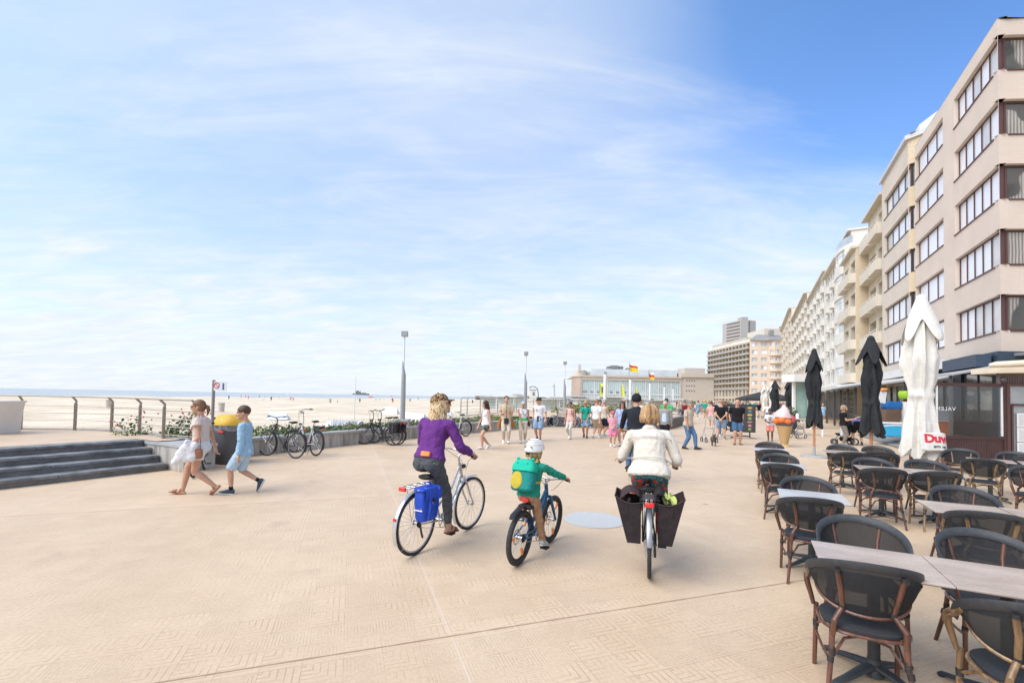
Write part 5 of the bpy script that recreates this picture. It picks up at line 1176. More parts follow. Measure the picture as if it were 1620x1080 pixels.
# bags on the ridden bicycles
def onbike(B, name, label, cat):
    e = empty(name, B['M'].translation, 0, label, cat); e.rotation_euler = B['M'].to_euler(); return e
bl = M('pannier_blue', (.02, .07, .45), rough=.6, var=0, tex=print_tex((.012, .06, .42), ((.60, .34, .16), (.30, .34, .42)), 11), bump=.2, bs=12)
bl2 = M('pannier_blue_plain', (.015, .08, .5), rough=.6, var=.1)
def pannier(B, x, sx_, name, label, mat, mat2, d=(.15, .31, .36), yaw=0, tilt=0.0, wide=None, flapm=None, dy=0.0):
    e = onbike(B, name, label, 'pannier'); zr = B['rackz']; T = Matrix.Translation((x, -.02+dy, zr-.02)) @ Matrix.Rotation(tilt, 4, 'Y')
    b = MB(); bag_box(b, (0, 0, -d[2]/2), d, tb=.88); b.xf(T); b.build('bag_body', mat, e)
    f = MB(); bag_box(f, (0, 0, .005), (d[0]*1.06, d[1]*1.04, .035), m=0); f.surf(lambda i, j: V((sx_*(d[0]*.53+.004+.03*sin(pi*j)*.4), -d[1]*.5+d[1]*i, .015-.13*j)), 6, 6, 0); f.xf(T); f.build('flap', flapm or mat, e)
    h = MB(); 
    for q in (-.5, .5): h.tube([V((sx_*(d[0]*.5+.012), q*d[1]*.5, .0)), V((sx_*(d[0]*.5+.02), q*d[1]*.5, -d[2]*.5)), V((sx_*(d[0]*.47), q*d[1]*.5, -d[2]*.93))], .014, 6, flat=.3)
    h.tube([V((0, -.06, .02)), V((0, -.04, .07)), V((0, .04, .07)), V((0, .06, .02))], .008, 6); h.xf(T); h.build('strap', mat2, e)
    k = MB(); k.box(V((sx_*(d[0]*.5+.022), 0, -.11)), (.014, .035, .03)); k.xf(T); k.build('buckle', rubber, e, bevel=.004)
    s = MB(); s.box(V((0, -d[1]*.5-.004, -d[2]*.62)), (d[0]*.74, .006, .012)); s.xf(T); s.build('reflective_strip', whitel, e, smooth=False)
    return e
pannier(B1, .145, 1, 'pannier_bag', 'blue printed pannier bag on the silver bicycle, below the purple sweater', bl, bl2, d=(.15, .30, .33))
dkb = cloth('pannier_black', (.030, .024, .026), var=.25, bump=.3, bs=8); dkb2 = cloth('pannier_brown', (.055, .037, .037), var=.2, bump=.3, bs=8)
def open_bag(B, sx_, label, lime=False):
    e = onbike(B, 'shopping_pannier', label, 'pannier'); zr = B['rackz']; w0, w1, dep, hh = .125, .18, .28, .41
    T = Matrix.Translation((sx_*.08, -.06, zr+.02))
    b = MB()
    def pt(i, j, inset=0.0):          # rectangular mouth flaring outward
        c = [(0, 1), (1, 1), (1, 0), (0, 0)]; q = (i*4) % 4; k = int(q); f = q-k; a, b_ = c[k], c[(k+1) % 4]
        x = a[0]+(b_[0]-a[0])*f; y = a[1]+(b_[1]-a[1])*f; w = w0+(w1-w0)*j; z = -hh*(1-j)+.035*x*j*0+.02*sin(6.3*i)*j
        sag = -.05*j*sin(pi*f)*(.5 if k % 2 else 1)
        return V((sx_*(.0+w*x*(1-inset)+.06*x*j), (y-.5)*dep*(1+.10*j)*(1-inset), z+sag*.6+.035*x*j))
    b.surf(lambda i, j: pt(i, j), 32, 12, 0, wrap=True); b.surf(lambda i, j: pt(i, 1-j*.5, .07), 32, 5, 1, wrap=True)
    b.add([pt(i/32, 0) for i in range(32)], [tuple(range(32))], 0); b.add([pt(i/32, .55, .07) for i in range(32)], [tuple(range(32))], 1); b.xf(T); b.build('bag_body', [dkb, dkb2], e, angle=50)
    r_ = MB(); r_.tube([pt(i/32, 1) for i in range(32)], .007, 6, closed=True); r_.xf(T); r_.build('rim_band', dkb2, e)
    f = MB(); f.surf(lambda i, j: V((sx_*(.0+.20*j), (i-.5)*dep*.94, .035+.06*sin(pi*j)+(.05*(i-.5))*j-.02*j)), 8, 8); f.xf(T); o = f.build('flap', dkb2 if not lime else dkb, e); m_ = o.modifiers.new('t', 'SOLIDIFY'); m_.thickness = .006
    if lime: o.scale = (.55, 1, 1)
    s = MB(); s.tube([V((sx_*.10, -dep*.5, .02)), V((sx_*.13, -dep*.56, -.08)), V((sx_*.12, -dep*.54, -.14))], .011, 6, flat=.3); s.xf(T); s.build('strap', dkb, e)
    return e
open_bag(B3, -1, 'dark open shopping pannier on the left of the black bicycle'); open_bag(B3, 1, 'dark open pannier on the right of the black bicycle, lime cloth inside', True)
lm_ = MB(); lm_.surf(lambda i, j: V((.14+.09*i+.015*sin(9*j), -.16+.18*j, .03+.035*sin(5*i+7*j)+.02*cos(11*i))), 16, 16); lm_.xf(Matrix.Translation((0, 0, B3['rackz']+.0))); lr_ = onbike(B3, 'cloth_bundle', 'lime green cloth poking out of the right pannier', 'cloth'); o = lm_.build('cloth', cloth('lime', (.46, .52, .16)), lr_); m_ = o.modifiers.new('t', 'SOLIDIFY'); m_.thickness = .01
rc = MB(); rc.surf(lambda i, j: V((-.09+.19*i, -.16+.22*j, .012+.018*sin(pi*i)+.008*sin(8*j))), 10, 8); rc.xf(Matrix.Translation((0, 0, B3['rackz']))); rr_ = onbike(B3, 'rack_cover', 'grey cloth strap over the rack of the black bicycle', 'cloth'); rc.build('cover', cloth('grey_cover', (.07, .065, .07)), rr_)
# ---- parked bicycles
pk = 'bicycles parked against the planter wall'
def parked(label, s, n, deg, lean, st, flip=False):
    return bike(label, S(s, n), -A+radians(deg), st, lean=radians(lean), group=pk)
G2 = lambda u, v: G(u, v)
def between(label, ru, rv, fu, fv, st, lean):
    a, b = G(ru, rv), G(fu, fv); d = (b-a); return bike(label, a, atan2(-d.x, d.y), dict(st, wb=1.1), lean=radians(lean), group=pk)
ebk = dict(frame=blackp, guards=blackp, motor=1, bars='flat', saddle=.98, barh=1.16, barw=.32, rim=rimblk, stand=True)
def at(label, px, py, deg, st, lean=-8): return bike(label, S(px, py), -A+radians(deg), st, lean=radians(lean), group=pk)
Q1 = between('black old city bicycle leaning on the planter, leftmost of the parked pair beside the boy', 467, 725, 426, 721, dict(frame=blackp, kind='diamond', bars='flat', saddle=.98, barh=1.06, rim=rimsil, guards=blackp), 4)
Q2 = between('white electric bicycle with a black battery rack, parked behind the black city bicycle', 498.5, 721, 462, 715, dict(frame=whitep, motor=2, bars='city', barh=1.24, saddle=.98, rim=rimblk, guards=blackp, steer=radians(38), stand=True), 5)
Q3 = between('black electric bicycle with black side bags, nearer of the two by the lamp post', 621.5, 704.7, 576, 702.7, dict(ebk, steer=radians(12)), 4)
Q4 = between('black electric bicycle with bags, the one closer to the wall by the lamp post', 628.5, 704, 590, 701, dict(ebk, steer=radians(20)), 4)
Q5 = between('white bicycle with a rack, half hidden behind the purple cyclist', 737, 690, 697, 693, dict(frame=whitep, rim=rimblk, bars='city', motor=1, steer=radians(10)), 3)
at('bicycle on the dark wall behind the man in the beige shirt', 25.9, -9.6, 97, dict(frame=blackp), 6)
at('bicycle on the dark wall between the blonde woman and the cap man', 25.9, -8.3, 86, dict(frame=chrome), 6)
at('bicycle on the dark wall right of the man with the dark shorts', 26.0, -7.2, 92, dict(frame=chrome, rim=rimsil), 6)
between('dark bicycle mostly hidden behind the woman in white shorts and the bin', 325, 742, 303, 757, dict(frame=blackp), 3)
# black side bags on the two e-bikes
for Q, lb in ((Q3, 'black double pannier with a water bottle, on the nearer electric bicycle'), (Q4, 'black double pannier on the electric bicycle nearest the wall')):
    e = onbike(Q, 'pannier_bag', lb, 'pannier')
    for sx_ in (-1, 1):
        b = MB(); bag_box(b, (sx_*.13, -.05, .60), (.14, .32, .34), tb=.85); b.build('bag_body', dkb, e)
        f = MB(); bag_box(f, (sx_*.13, -.05, .77), (.16, .34, .08)); f.box((sx_*.205, -.05, .60), (.01, .06, .30)); f.build('flap', cloth('bag_flap', (.045, .05, .055), rough=.5), e)
# ================================================================ PEOPLE
skin = M('skin', (.50, .285, .195), rough=.55, var=.08, vs=14, spec=.3)
skin_t = M('skin_tanned', (.43, .215, .13), rough=.5, var=.08, vs=14, spec=.3)
skin_d = M('skin_brown', (.15, .07, .045), rough=.5, var=.08, vs=14, spec=.3)
def hair_m(name, a, b):
    return M(name, a, rough=.5, var=0, spec=.35, tex=wood_tex(a, b, (60, 60, 6)))
h_bl = hair_m('hair_blonde', (.52, .37, .20), (.74, .60, .40)); h_bl2 = hair_m('hair_golden', (.34, .20, .09), (.66, .46, .25))
h_br = hair_m('hair_brown', (.045, .025, .016), (.11, .062, .04)); h_dk = hair_m('hair_dark', (.012, .010, .010), (.035, .026, .022)); h_gr = hair_m('hair_grey', (.34, .33, .31), (.55, .54, .51))
eye_m = M('eye_dark', (.02, .015, .012), rough=.2); mouth_m = M('lips', (.34, .10, .085), rough=.5); shade_m = M('sunglass', (.015, .012, .012), rough=.12, coat=.5)
sole_m = M('sole_white', (.62, .62, .60), rough=.7); shoe_w = M('shoe_white', (.64, .64, .63), rough=.7, var=.05); shoe_k = M('shoe_black', (.018, .018, .02), rough=.6); shoe_n = M('shoe_navy', (.03, .055, .085), rough=.7)
leather = M('sandal_leather', (.28, .12, .06), rough=.55, var=.1); leather_d = M('leather_brown', (.16, .065, .035), rough=.5)
def ik(a, t, l1, l2, pole):
    a, t = V(a), V(t); d = t-a; L_ = min(d.length, (l1+l2)*.998); dn = d.normalized(); t = a+dn*L_
    x = (l1*l1-l2*l2+L_*L_)/(2*L_); h = sqrt(max(0, l1*l1-x*x)); p = V(pole); p = p-dn*p.dot(dn)
    if p.length < 1e-5: p = dn.orthogonal()
    return a+dn*x+p.normalized()*h, t
STAND = dict()
def person(label, loc_, face, H, top=None, low=None, shoes='shoe', skin_=None, hair='short', hairm=None, pose=None, vox=.012, female=False, bulk=1.0, child=False, extras=(), sleeve='short', lowkind='trousers', glasses=False, group=None, dis=None, shoem=None, sock=None, hat=None, topk='shirt', nofeet=False, cat='person', longtop=0.0, face_on=True, collar=False):
    """face: heading in radians, 0 = looking away from the camera (+y), counter-clockwise. Distances in the pose are in body heights."""
    p = dict(lean=0.0, twist=0.0, pz=None, py=0.0, px=0.0, headyaw=0.0, headpitch=0.0, feet=((-.055, .0, .0, 0, 6), (.055, .0, .0, 0, -6)), hands=((-.145, .03, .43), (.145, .03, .43)), hip=.052, elbow=(0, -1, -.1), knee=(0, 1, 0), curl=.5, neckf=.02, roll=0.0, elb_out=.25, back=0.0)
    p.update(pose or {}); skin_ = skin_ or skin; hairm = hairm or h_br; B = bulk; W = 1.0
    hs = 1.06
    if child: hs = 1.20 if H > 1.2 else 1.34
    h = H; pzv = (p['pz'] if p['pz'] is not None else .525)*h
    P0 = V((p['px']*h, p['py']*h, pzv)); ln = p['lean']; up = V((0, sin(ln), cos(ln))); fw = V((0, cos(ln), -sin(ln)))
    tw = p['twist']; rt0 = V((1, 0, 0)); rt = V((cos(tw), sin(tw)*cos(ln), -sin(tw)*sin(ln))).normalized()
    def sp(t, bend=None):             # point on the spine, with a slight forward curve high up
        b_ = p['back']; k = max(0, t-.08); return P0+up*t*h*(1)+fw*(b_*k*k*8)*h
    neck = sp(.305); headf = V((0, sin(ln*.4+.12), cos(ln*.4+.12))); neckt = neck+headf*.045*h
    hy, hp = p['headyaw'], p['headpitch']
    HR = Matrix.Rotation(hy, 3, 'Z') @ Matrix.Rotation(-hp, 3, 'X') @ Matrix.Rotation(p['roll'], 3, 'Y')
    hc = neckt+V((0, .010*h, .052*h*hs))+ (HR @ V((0, .008*h, .012*h)))
    u = h*hs                                             # head unit
    def HP(x, y, z): return hc+HR @ V((x*u, y*u, z*u))
    sh_w = (.112 if female else .122)*h*(.94 if child else 1)*(1+.25*(B-1))
    shp = [sp(.268)+rt*(-sh_w), sp(.268)+rt*sh_w]
    hip = [P0+V((-p['hip']*h, 0, -.015*h)), P0+V((p['hip']*h, 0, -.015*h))]
    ank = []; knee = []; foot_dir = []
    for i, f in enumerate(p['feet']):
        pit = radians(f[3]); yaw = radians(f[4]); fd = V((-sin(yaw)*cos(pit), cos(yaw)*cos(pit), sin(pit)))
        a = V((f[0]*h, f[1]*h, f[2]*h+.043*h))
        pole = V(p['knee'])+V(((-1, 1)[i]*.08, 0, 0)); k_, a2 = ik(hip[i], a, .245*h, .245*h, pole); knee.append(k_); ank.append(a2); foot_dir.append(fd)
    wr = []; elb = []; 
    for i, g in enumerate(p['hands']):
        el = p['elbow']; el = el[i] if isinstance(el[0], (tuple, list, Vector)) else el
        pole = V(el)+V(((-1, 1)[i]*p['elb_out'], 0, 0)); e_, w_ = ik(shp[i], V((g[0]*h, g[1]*h, g[2]*h)), .172*h, .148*h, pole); elb.append(e_); wr.append(w_)
    # ---------------- body: one surface
    m = MB()
    hw = (1.06 if female else .96)*B; cwv = (.93 if female else 1.03)*(1+(B-1)*.6); dpt = 1+(B-1)*1.3
    def torso(mb, k=1.0, off=0.0, t0=-.05, t1=.315, waist=None, tmat=0, hemflare=0.0, n=20):
        prof = [(-.055, .060, .055, .9), (-.02, .098*hw, .070, 1), (.02, .101*hw, .071, 1), (.06, .091*(hw*.6+.4), .064, 1), (.10, (.077 if female else .084)*B, .058, 1), (.15, .083*cwv, .062, 1), (.20, .094*cwv, .068, 1), (.245, .100*cwv, .066, 1), (.275, .094*cwv, .058, 1), (.30, .062, .047, 1), (.318, .036, .036, 1)]
        def at(t):
            for a, b in zip(prof, prof[1:]):
                if a[0] <= t <= b[0]:
                    f = (t-a[0])/(b[0]-a[0]); return [a[q]+(b[q]-a[q])*f for q in range(3)]
            return list(prof[0][:3] if t < prof[0][0] else prof[-1][:3])
        ts = sorted({t0, t1} | {q[0] for q in prof if t0 < q[0] < t1}); secs = []
        for t in ts:
            _, w, d = at(t); fl = hemflare*max(0, 1-(t-t0)/.12); tr_ = max(0, min(1, (t-.05)/.2)); r_ = (rt0*(1-tr_)+rt*tr_).normalized(); ff = up.cross(r_).normalized()
            ff = fw if tw == 0 else (fw*(1-tr_)+(up.cross(rt)*1.0)*tr_).normalized()
            wst = 1.0
            if waist and t > t0 and t < .17: w = max(w, waist)
            bell = (B-1)*.10*h*math.exp(-((t-.06)/.07)**2)
            secs.append((sp(t)+ff*bell, r_*(w*h*k+off+fl*h), ff*((d*dpt*h)*k+off+fl*h*.7)))
        mb.loft(secs, n, tmat, power=.86)
    torso(m, .955 if top is not None else 1.0)
    if female:
        for s in (-1, 1): m.ell(sp(.20)+rt*s*.045*h+fw*.045*h, (.04*h, .035*h, .04*h), 10)
    for s in (-1, 1): m.ell(P0+V((s*.045*h, 0, 0))+fw*(-.035*h)+V((0, 0, -.02*h)), (.045*h*hw, .042*h, .048*h), 10)
    for i in (0, 1):
        s = (-1, 1)[i]; th = 1.0 if not child else .92; th *= (1+.5*(B-1)); th *= .86 if lowkind in ('trousers', 'slim') and low is not None else 1
        m.cap(hip[i], knee[i], .056*h*th*(1.05 if female else 1)*(.93 if low is not None else 1), .034*h*th, 12); m.cap(knee[i], knee[i].lerp(ank[i], .32)+V((0, -.004*h, 0)), .033*h*th, .0345*h*th, 12); m.cap(knee[i].lerp(ank[i], .32)+V((0, -.004*h, 0)), ank[i], .0340*h*th, .0195*h, 12)
        fd = foot_dir[i]; a = ank[i]; dn = (V((0, 0, -1))+fd*fd.z).normalized()
        if p['feet'][i][3] < -20: dn = (Matrix.Rotation(0, 3, 'X') @ dn)
        if not nofeet:
            heel = a-fd*.022*h+dn*.026*h; toe = a+fd*.105*h+dn*.031*h
            m.cap(heel, a+fd*.04*h+dn*.022*h, .017*h, .020*h, 10); m.cap(a+fd*.04*h+dn*.022*h, toe, .020*h, .0115*h, 10); m.cap(a, a+fd*.05*h+dn*.02*h, .019*h, .017*h, 10)
        # arms
        m.cap(shp[i], elb[i], .0285*h*(.92 if female or child else 1.05)*(1+.3*(B-1)), .0215*h, 12); m.cap(elb[i], wr[i], .0225*h, .0150*h, 12)
        m.cap(sp(.262)+rt*s*sh_w*.55, shp[i], .040*h, .031*h, 12); m.cap(sp(.298), shp[i]+V((0, 0, .004*h)), .026*h, .022*h, 10)
        # hand: palm, four curled fingers, thumb
        fa = (wr[i]-elb[i]).normalized(); side = fa.cross(V((0, 1, 0))).normalized() if abs(fa.y) < .9 else V((1, 0, 0)); 
        if 'palm' in p: side = V(p['palm'][i]).normalized(); side = (side-fa*side.dot(fa)).normalized()
        inn = side.cross(fa).normalized()
        if inn.dot(V((-s, 0, 0) if abs(fa.z) > .6 else (0, 0, -1))) < 0: inn = -inn
        hx = h*(1 if not child else 1.05); pc = wr[i]+fa*.045*hx
        secs = [(wr[i]-fa*.005*hx, side*.015*hx, inn*.013*hx), (wr[i]+fa*.02*hx, side*.021*hx, inn*.012*hx), (wr[i]+fa*.05*hx, side*.025*hx, inn*.0115*hx), (wr[i]+fa*.058*hx, side*.022*hx, inn*.009*hx)]
        m.loft(secs, 12, power=.8); fr = max(.0050*hx, vox*.62)
        cu = p['curl']
        for q in range(4):
            L_ = (.040, .046, .043, .034)[q]*hx; b0 = wr[i]+fa*.055*hx+side*(-.019+.0125*q)*hx; d1 = (fa*cos(cu*.6)+inn*sin(cu*.6)); d2 = (fa*cos(cu*1.9)+inn*sin(cu*1.9)); d3 = (fa*cos(cu*2.8)+inn*sin(cu*2.8))
            b1 = b0+d1*L_*.45; b2 = b1+d2*L_*.33; b3 = b2+d3*L_*.25; m.cap(b0, b1, fr, fr*.95, 7); m.cap(b1, b2, fr*.95, fr*.9, 7); m.cap(b2, b3, fr*.9, fr*.8, 7)
        sf = side*(-1 if fa.z < -.5 and False else -1); t0_ = wr[i]+fa*.018*hx+sf*.016*hx; t1_ = t0_+(fa*.6+sf*.75+inn*.3).normalized()*.026*hx; t2_ = t1_+(fa*.85+sf*.2+inn*.45).normalized()*.022*hx
        m.cap(t0_, t1_, fr*1.15, fr*1.1, 7); m.cap(t1_, t2_, fr*1.1, fr*.9, 7)
    # neck and head
    m.cap(sp(.29), hc+HR @ V((0, -.012*u, -.035*u)), (.031 if female or child else .036)*h, (.029 if female or child else .034)*h, 14)
    m.ell(HP(0, -.004, .006), (.0445*u, .0565*u, .052*u), 20, R=HR); m.ell(HP(0, .016, -.028), (.034*u, .040*u, .044*u), 16, R=HR); m.cap(HP(-.014, .036, -.058), HP(.014, .036, -.058), .016*u, .016*u, 10)
    m.cap(HP(0, .050, -.006), HP(0, .061, -.026), .0065*u, .0095*u, 8); m.cap(HP(-.022, .046, .006), HP(.022, .046, .006), .010*u, .010*u, 8)
    for s in (-1, 1): m.ell(HP(s*.0455, -.002, -.014), (.006*u, .012*u, .018*u), 8, R=HR); m.ell(HP(s*.022, .038, -.026), (.014*u, .012*u, .014*u), 8, R=HR)
    root = m.build('person', skin_, rem=vox, sm=2)
    root.location = loc_; root.rotation_euler = (0, 0, face); tag(root, label, cat, group)
    # ---------------- face
    if face_on:
        for s in (-1, 1):
            if glasses: continue
            e = MB(); e.ell(HP(s*.0185, .0505, -.006), (.0075*u, .005*u, .0042*u), 8, R=HR); e.cap(HP(s*.010, .0545, .006), HP(s*.028, .051, .007), .0022*u, .0018*u, 6, m=1); e.build('eye', [eye_m, hairm], root)
        e = MB(); e.cap(HP(-.013, .0525, -.045), HP(.013, .0525, -.045), .0035*u, .0035*u, 8); e.build('mouth', mouth_m, root)
    if glasses:
        e = MB()
        for s in (-1, 1):
            e.ell(HP(s*.0205, .0585, -.005), (.0165*u, .005*u, .0125*u), 12, R=HR @ Matrix.Rotation(-s*.22, 3, 'Z')); e.tube([HP(s*.036, .054, -.001), HP(s*.047, .02, -.002), HP(s*.048, -.004, -.004)], .0018*u, 5)
        e.cap(HP(-.006, .0615, -.002), HP(.006, .0615, -.002), .002*u, .002*u, 6); e.build('sunglasses', glasses if not isinstance(glasses, bool) else shade_m, root)
    # ---------------- clothing
    vx = vox
    if top is not None:
        t = MB(); off = .009+.003*(vox > .01); hem = -.035-longtop
        torso(t, 1.03, off, t0=max(-.055, hem), t1=.30, waist=(.084 if female else .092)*B, hemflare=.006 if topk != 'jacket' else .012)
        if longtop > 0: t.loft([(sp(-.05-longtop), rt0*(.112*hw*h+off), fw*(.082*dpt*h+off)), (sp(.02), rt0*(.103*hw*h+off), fw*(.075*dpt*h+off))], 20, power=.85)
        if female:
            for s in (-1, 1): t.ell(sp(.20)+rt*s*.045*h+fw*.047*h, (.044*h, .038*h, .044*h), 10)
        for i in (0, 1):
            s = (-1, 1)[i]
            if sleeve != 'none':
                t.cap(sp(.262)+rt*s*sh_w*.5, shp[i], .043*h+off*.5, .034*h+off*.6, 12); t.cap(sp(.295), shp[i]+V((0, 0, .004*h)), .028*h+off*.3, .025*h+off*.5, 10)
                lo = .032*h+off*.9
                if sleeve == 'short': t.tube([shp[i], shp[i].lerp(elb[i], .62)], [lo, lo*1.02], 14)
                elif sleeve == 'three': t.cap(shp[i], elb[i], lo, .028*h+off, 12); t.tube([elb[i], elb[i].lerp(wr[i], .45)], [.0275*h+off, .026*h+off], 12)
                elif sleeve == 'long':
                    t.cap(shp[i], elb[i], lo*1.04, .029*h+off, 12); t.tube([elb[i], elb[i].lerp(wr[i], .5), elb[i].lerp(wr[i], .90), elb[i].lerp(wr[i], 1.02)], [.029*h+off, .026*h+off, .021*h+off, .017*h+off], 12)
                elif sleeve == 'frill': t.tube([shp[i]-V((0, 0, -.01*h)), shp[i].lerp(elb[i], .30)], [.034*h+off, .052*h], 14)
            else: t.cap(sp(.25)+rt*s*sh_w*.4, sp(.296)+rt*s*sh_w*.35, .040*h, .022*h, 10)
        if collar:
            t.tube([sp(.302), sp(.325)+V((0, 0, .004*h))], [.046*h+off, .041*h+off], 16)
        o = t.build(topk, top, root, rem=vx, sm=4, dis=dis)
    if low is not None:
        t = MB(); off = .008+.003*(vox > .01)
        torso(t, 1.02, off, t0=-.055, t1=.075, n=20)
        for s in (-1, 1): t.ell(P0+V((s*.045*h, 0, 0))+fw*(-.035*h)+V((0, 0, -.02*h)), (.050*h*hw, .049*h, .055*h), 10)
        if lowkind == 'skirt':
            k0 = (knee[0]+knee[1])/2; t.loft([(P0+up*.03*h, rt0*.10*hw*h, fw*.08*h), (P0-V((0, 0, .05*h)), rt0*.115*hw*h, V((0, .09*h, 0))), (P0-V((0, -(k0.y-P0.y)*.5, .15*h)), rt0*.125*h, V((0, .10*h+abs(knee[0].y-knee[1].y)*.3, 0)))], 20)
        else:
            for i in (0, 1):
                th = 1+.5*(B-1); th *= .94 if child else 1
                if lowkind == 'trousers':
                    t.cap(hip[i], knee[i], .058*h*th+off, .037*h*th+off, 12); t.cap(knee[i], knee[i].lerp(ank[i], .35), .037*h*th+off, .034*h*th+off, 12); t.tube([knee[i].lerp(ank[i], .35), knee[i].lerp(ank[i], .93)], [.034*h*th+off, .026*h+off], 14)
                elif lowkind == 'slim':
                    t.cap(hip[i], knee[i], .057*h*th+off*.5, .036*h*th+off*.4, 12); t.cap(knee[i], knee[i].lerp(ank[i], .35), .035*h*th+off*.4, .0355*h*th+off*.3, 12); t.tube([knee[i].lerp(ank[i], .35), knee[i].lerp(ank[i], .90)], [.0355*h*th+off*.3, .022*h+off*.6], 14)
                else:
                    f = dict(shorts=.86, mini=.50, long=1.0)[lowkind]; e = hip[i].lerp(knee[i], f)
                    t.tube([hip[i], hip[i].lerp(e, .4), e], [.062*h*th+off, .060*h*th+off*1.2, (.058-.012*f)*h*th+off*1.6], 16)
        t.build({'trousers': 'trousers', 'slim': 'trousers', 'skirt': 'skirt', 'shorts': 'shorts', 'mini': 'shorts', 'long': 'shorts'}[lowkind], low, root, rem=vx, sm=3, dis=dis)
    # ---------------- shoes
    shoem = shoem or shoe_w
    for i in (0, 1):
        if shoes == 'none' or nofeet: break
        fd = foot_dir[i]; a = ank[i]; dn = (V((0, 0, -1))+fd*fd.z).normalized(); lat = fd.cross(dn).normalized(); q = MB()
        def fs(y, z, w, hh): return (a+fd*y*h+dn*z*h, lat*w*h, dn*hh*h)
        if shoes in ('sandal', 'slipper'):
            q.loft([fs(-.038, .041, .010, .004), fs(-.03, .041, .019, .005), (a+fd*.02*h+dn*.041*h, lat*.019*h, dn*.005*h), fs(.08, .041, .026, .005), fs(.115, .041, .020, .005), fs(.125, .041, .008, .004)], 14)
            q.loft([fs(.055, .022, .024, .022), fs(.085, .027, .025, .017)], 14, cap=False); 
            if shoes == 'sandal': q.loft([fs(.01, .005, .022, .030), fs(.022, .007, .0225, .030)], 14, cap=False)
            q.build('sandal', shoem, root); continue
        q.loft([fs(-.036, .015, .014, .018), fs(-.030, .010, .021, .026), fs(.0, .004, .0235, .034), fs(.04, .014, .0255, .025), fs(.075, .022, .027, .018), fs(.105, .028, .024, .012), fs(.120, .031, .013, .008)], 16)
        q.loft([fs(-.040, .038, .013, .006), fs(-.032, .038, .0225, .007), fs(.02, .039, .0235, .006), fs(.075, .039, .0285, .006), fs(.108, .038, .025, .006), fs(.124, .036, .012, .005)], 16, m=1)
        q.build('shoe', [shoem, sole_m if shoem is not shoe_k else shoe_k], root)
        if sock:
            q = MB(); q.tube([a, a.lerp(knee[i], .20)], [.0225*h, .0235*h], 12); q.build('sock', sock, root)
    # ---------------- hair and hats
    rd = random.Random(hash(label) % 1000 if False else len(label)*7+int(H*100))
    if hair != 'bald' and hat != 'helmet':
        q = MB(); q.ell(HP(0, -.006, .016), (.0500*u, .0590*u, .0530*u), 20, R=HR)
        if hair in ('bob', 'long', 'pony'): q.ell(HP(0, -.022, -.008), (.0485*u, .044*u, .05*u), 16, R=HR)
        q.build('hair', hairm, root, rem=max(vox*.9, .006), sm=2, dis=(.010, .03))
    if hair in ('bob', 'long', 'wavy'):
        q = MB(); n = 46 if vox > .01 else 340; Ln = {'bob': .050, 'long': .12, 'wavy': .19}[hair]*u
        for k in range(n):
            az = rd.uniform(-1, 1)*radians(128); el = rd.uniform(10, 75); fl = rd.uniform(.72, 1.15)
            d0 = HR @ V((sin(az), -cos(az), 0)); pts = []; top_ = HP(0, -.008, .012)
            for j in range(4):
                e_ = radians((8 if hat else 80)-((8 if hat else 80)+8)*j/3); pts.append(top_+d0*(.054*u*cos(e_)*(1.0 if abs(az) < 1.6 else .9))*1.04+(HR @ V((0, 0, .056*u*sin(e_)))))
            wv = rd.uniform(0, 6); amp = (.006 if hair != 'wavy' else .022)*u*rd.uniform(.5, 1.3)
            base = pts[-1]; dd = d0*1.0; LL = Ln*fl*(1.0 if abs(az) < 1.7 else .85)
            for j in range(1, 7):
                f = j/6; out = dd*(.012*u*f*(1.6 if hair == 'bob' else .8))+V((-dd.y, dd.x, 0))*amp*sin(wv+f*7); bk = V((0, -.02*u*f, 0)) if hair != 'bob' else -dd*.016*u*f*f
                pts.append(base+V((0, 0, -LL*f))+out+bk)
            r0 = (.0062 if vox > .01 else .0040)*u*rd.uniform(.8, 1.3); q.tube(pts, [r0*.8, r0, r0, r0*1.1, r0*1.1, r0*1.1, r0, r0*.9, r0*.7, r0*.25], 5, m=rd.randrange(3))
        q.build('hair_lengths', [hairm, M(hairm.name+'_dark', tuple(c*.55 for c in hairm.node_tree.nodes['Principled BSDF'].inputs['Base Color'].default_value[:3]), rough=.5, var=.2, vs=30), M(hairm.name+'_light', tuple(min(1, c*1.25) for c in hairm.node_tree.nodes['Principled BSDF'].inputs['Base Color'].default_value[:3]), rough=.45, var=.2, vs=30)], root)
    if hair == 'pony':
        q = MB(); q.tube([HP(0, -.055, .01), HP(0, -.078, -.005), HP(0, -.085, -.04), HP(0, -.078, -.085)], [.012*u, .018*u, .016*u, .006*u], 10); q.build('ponytail', hairm, root)
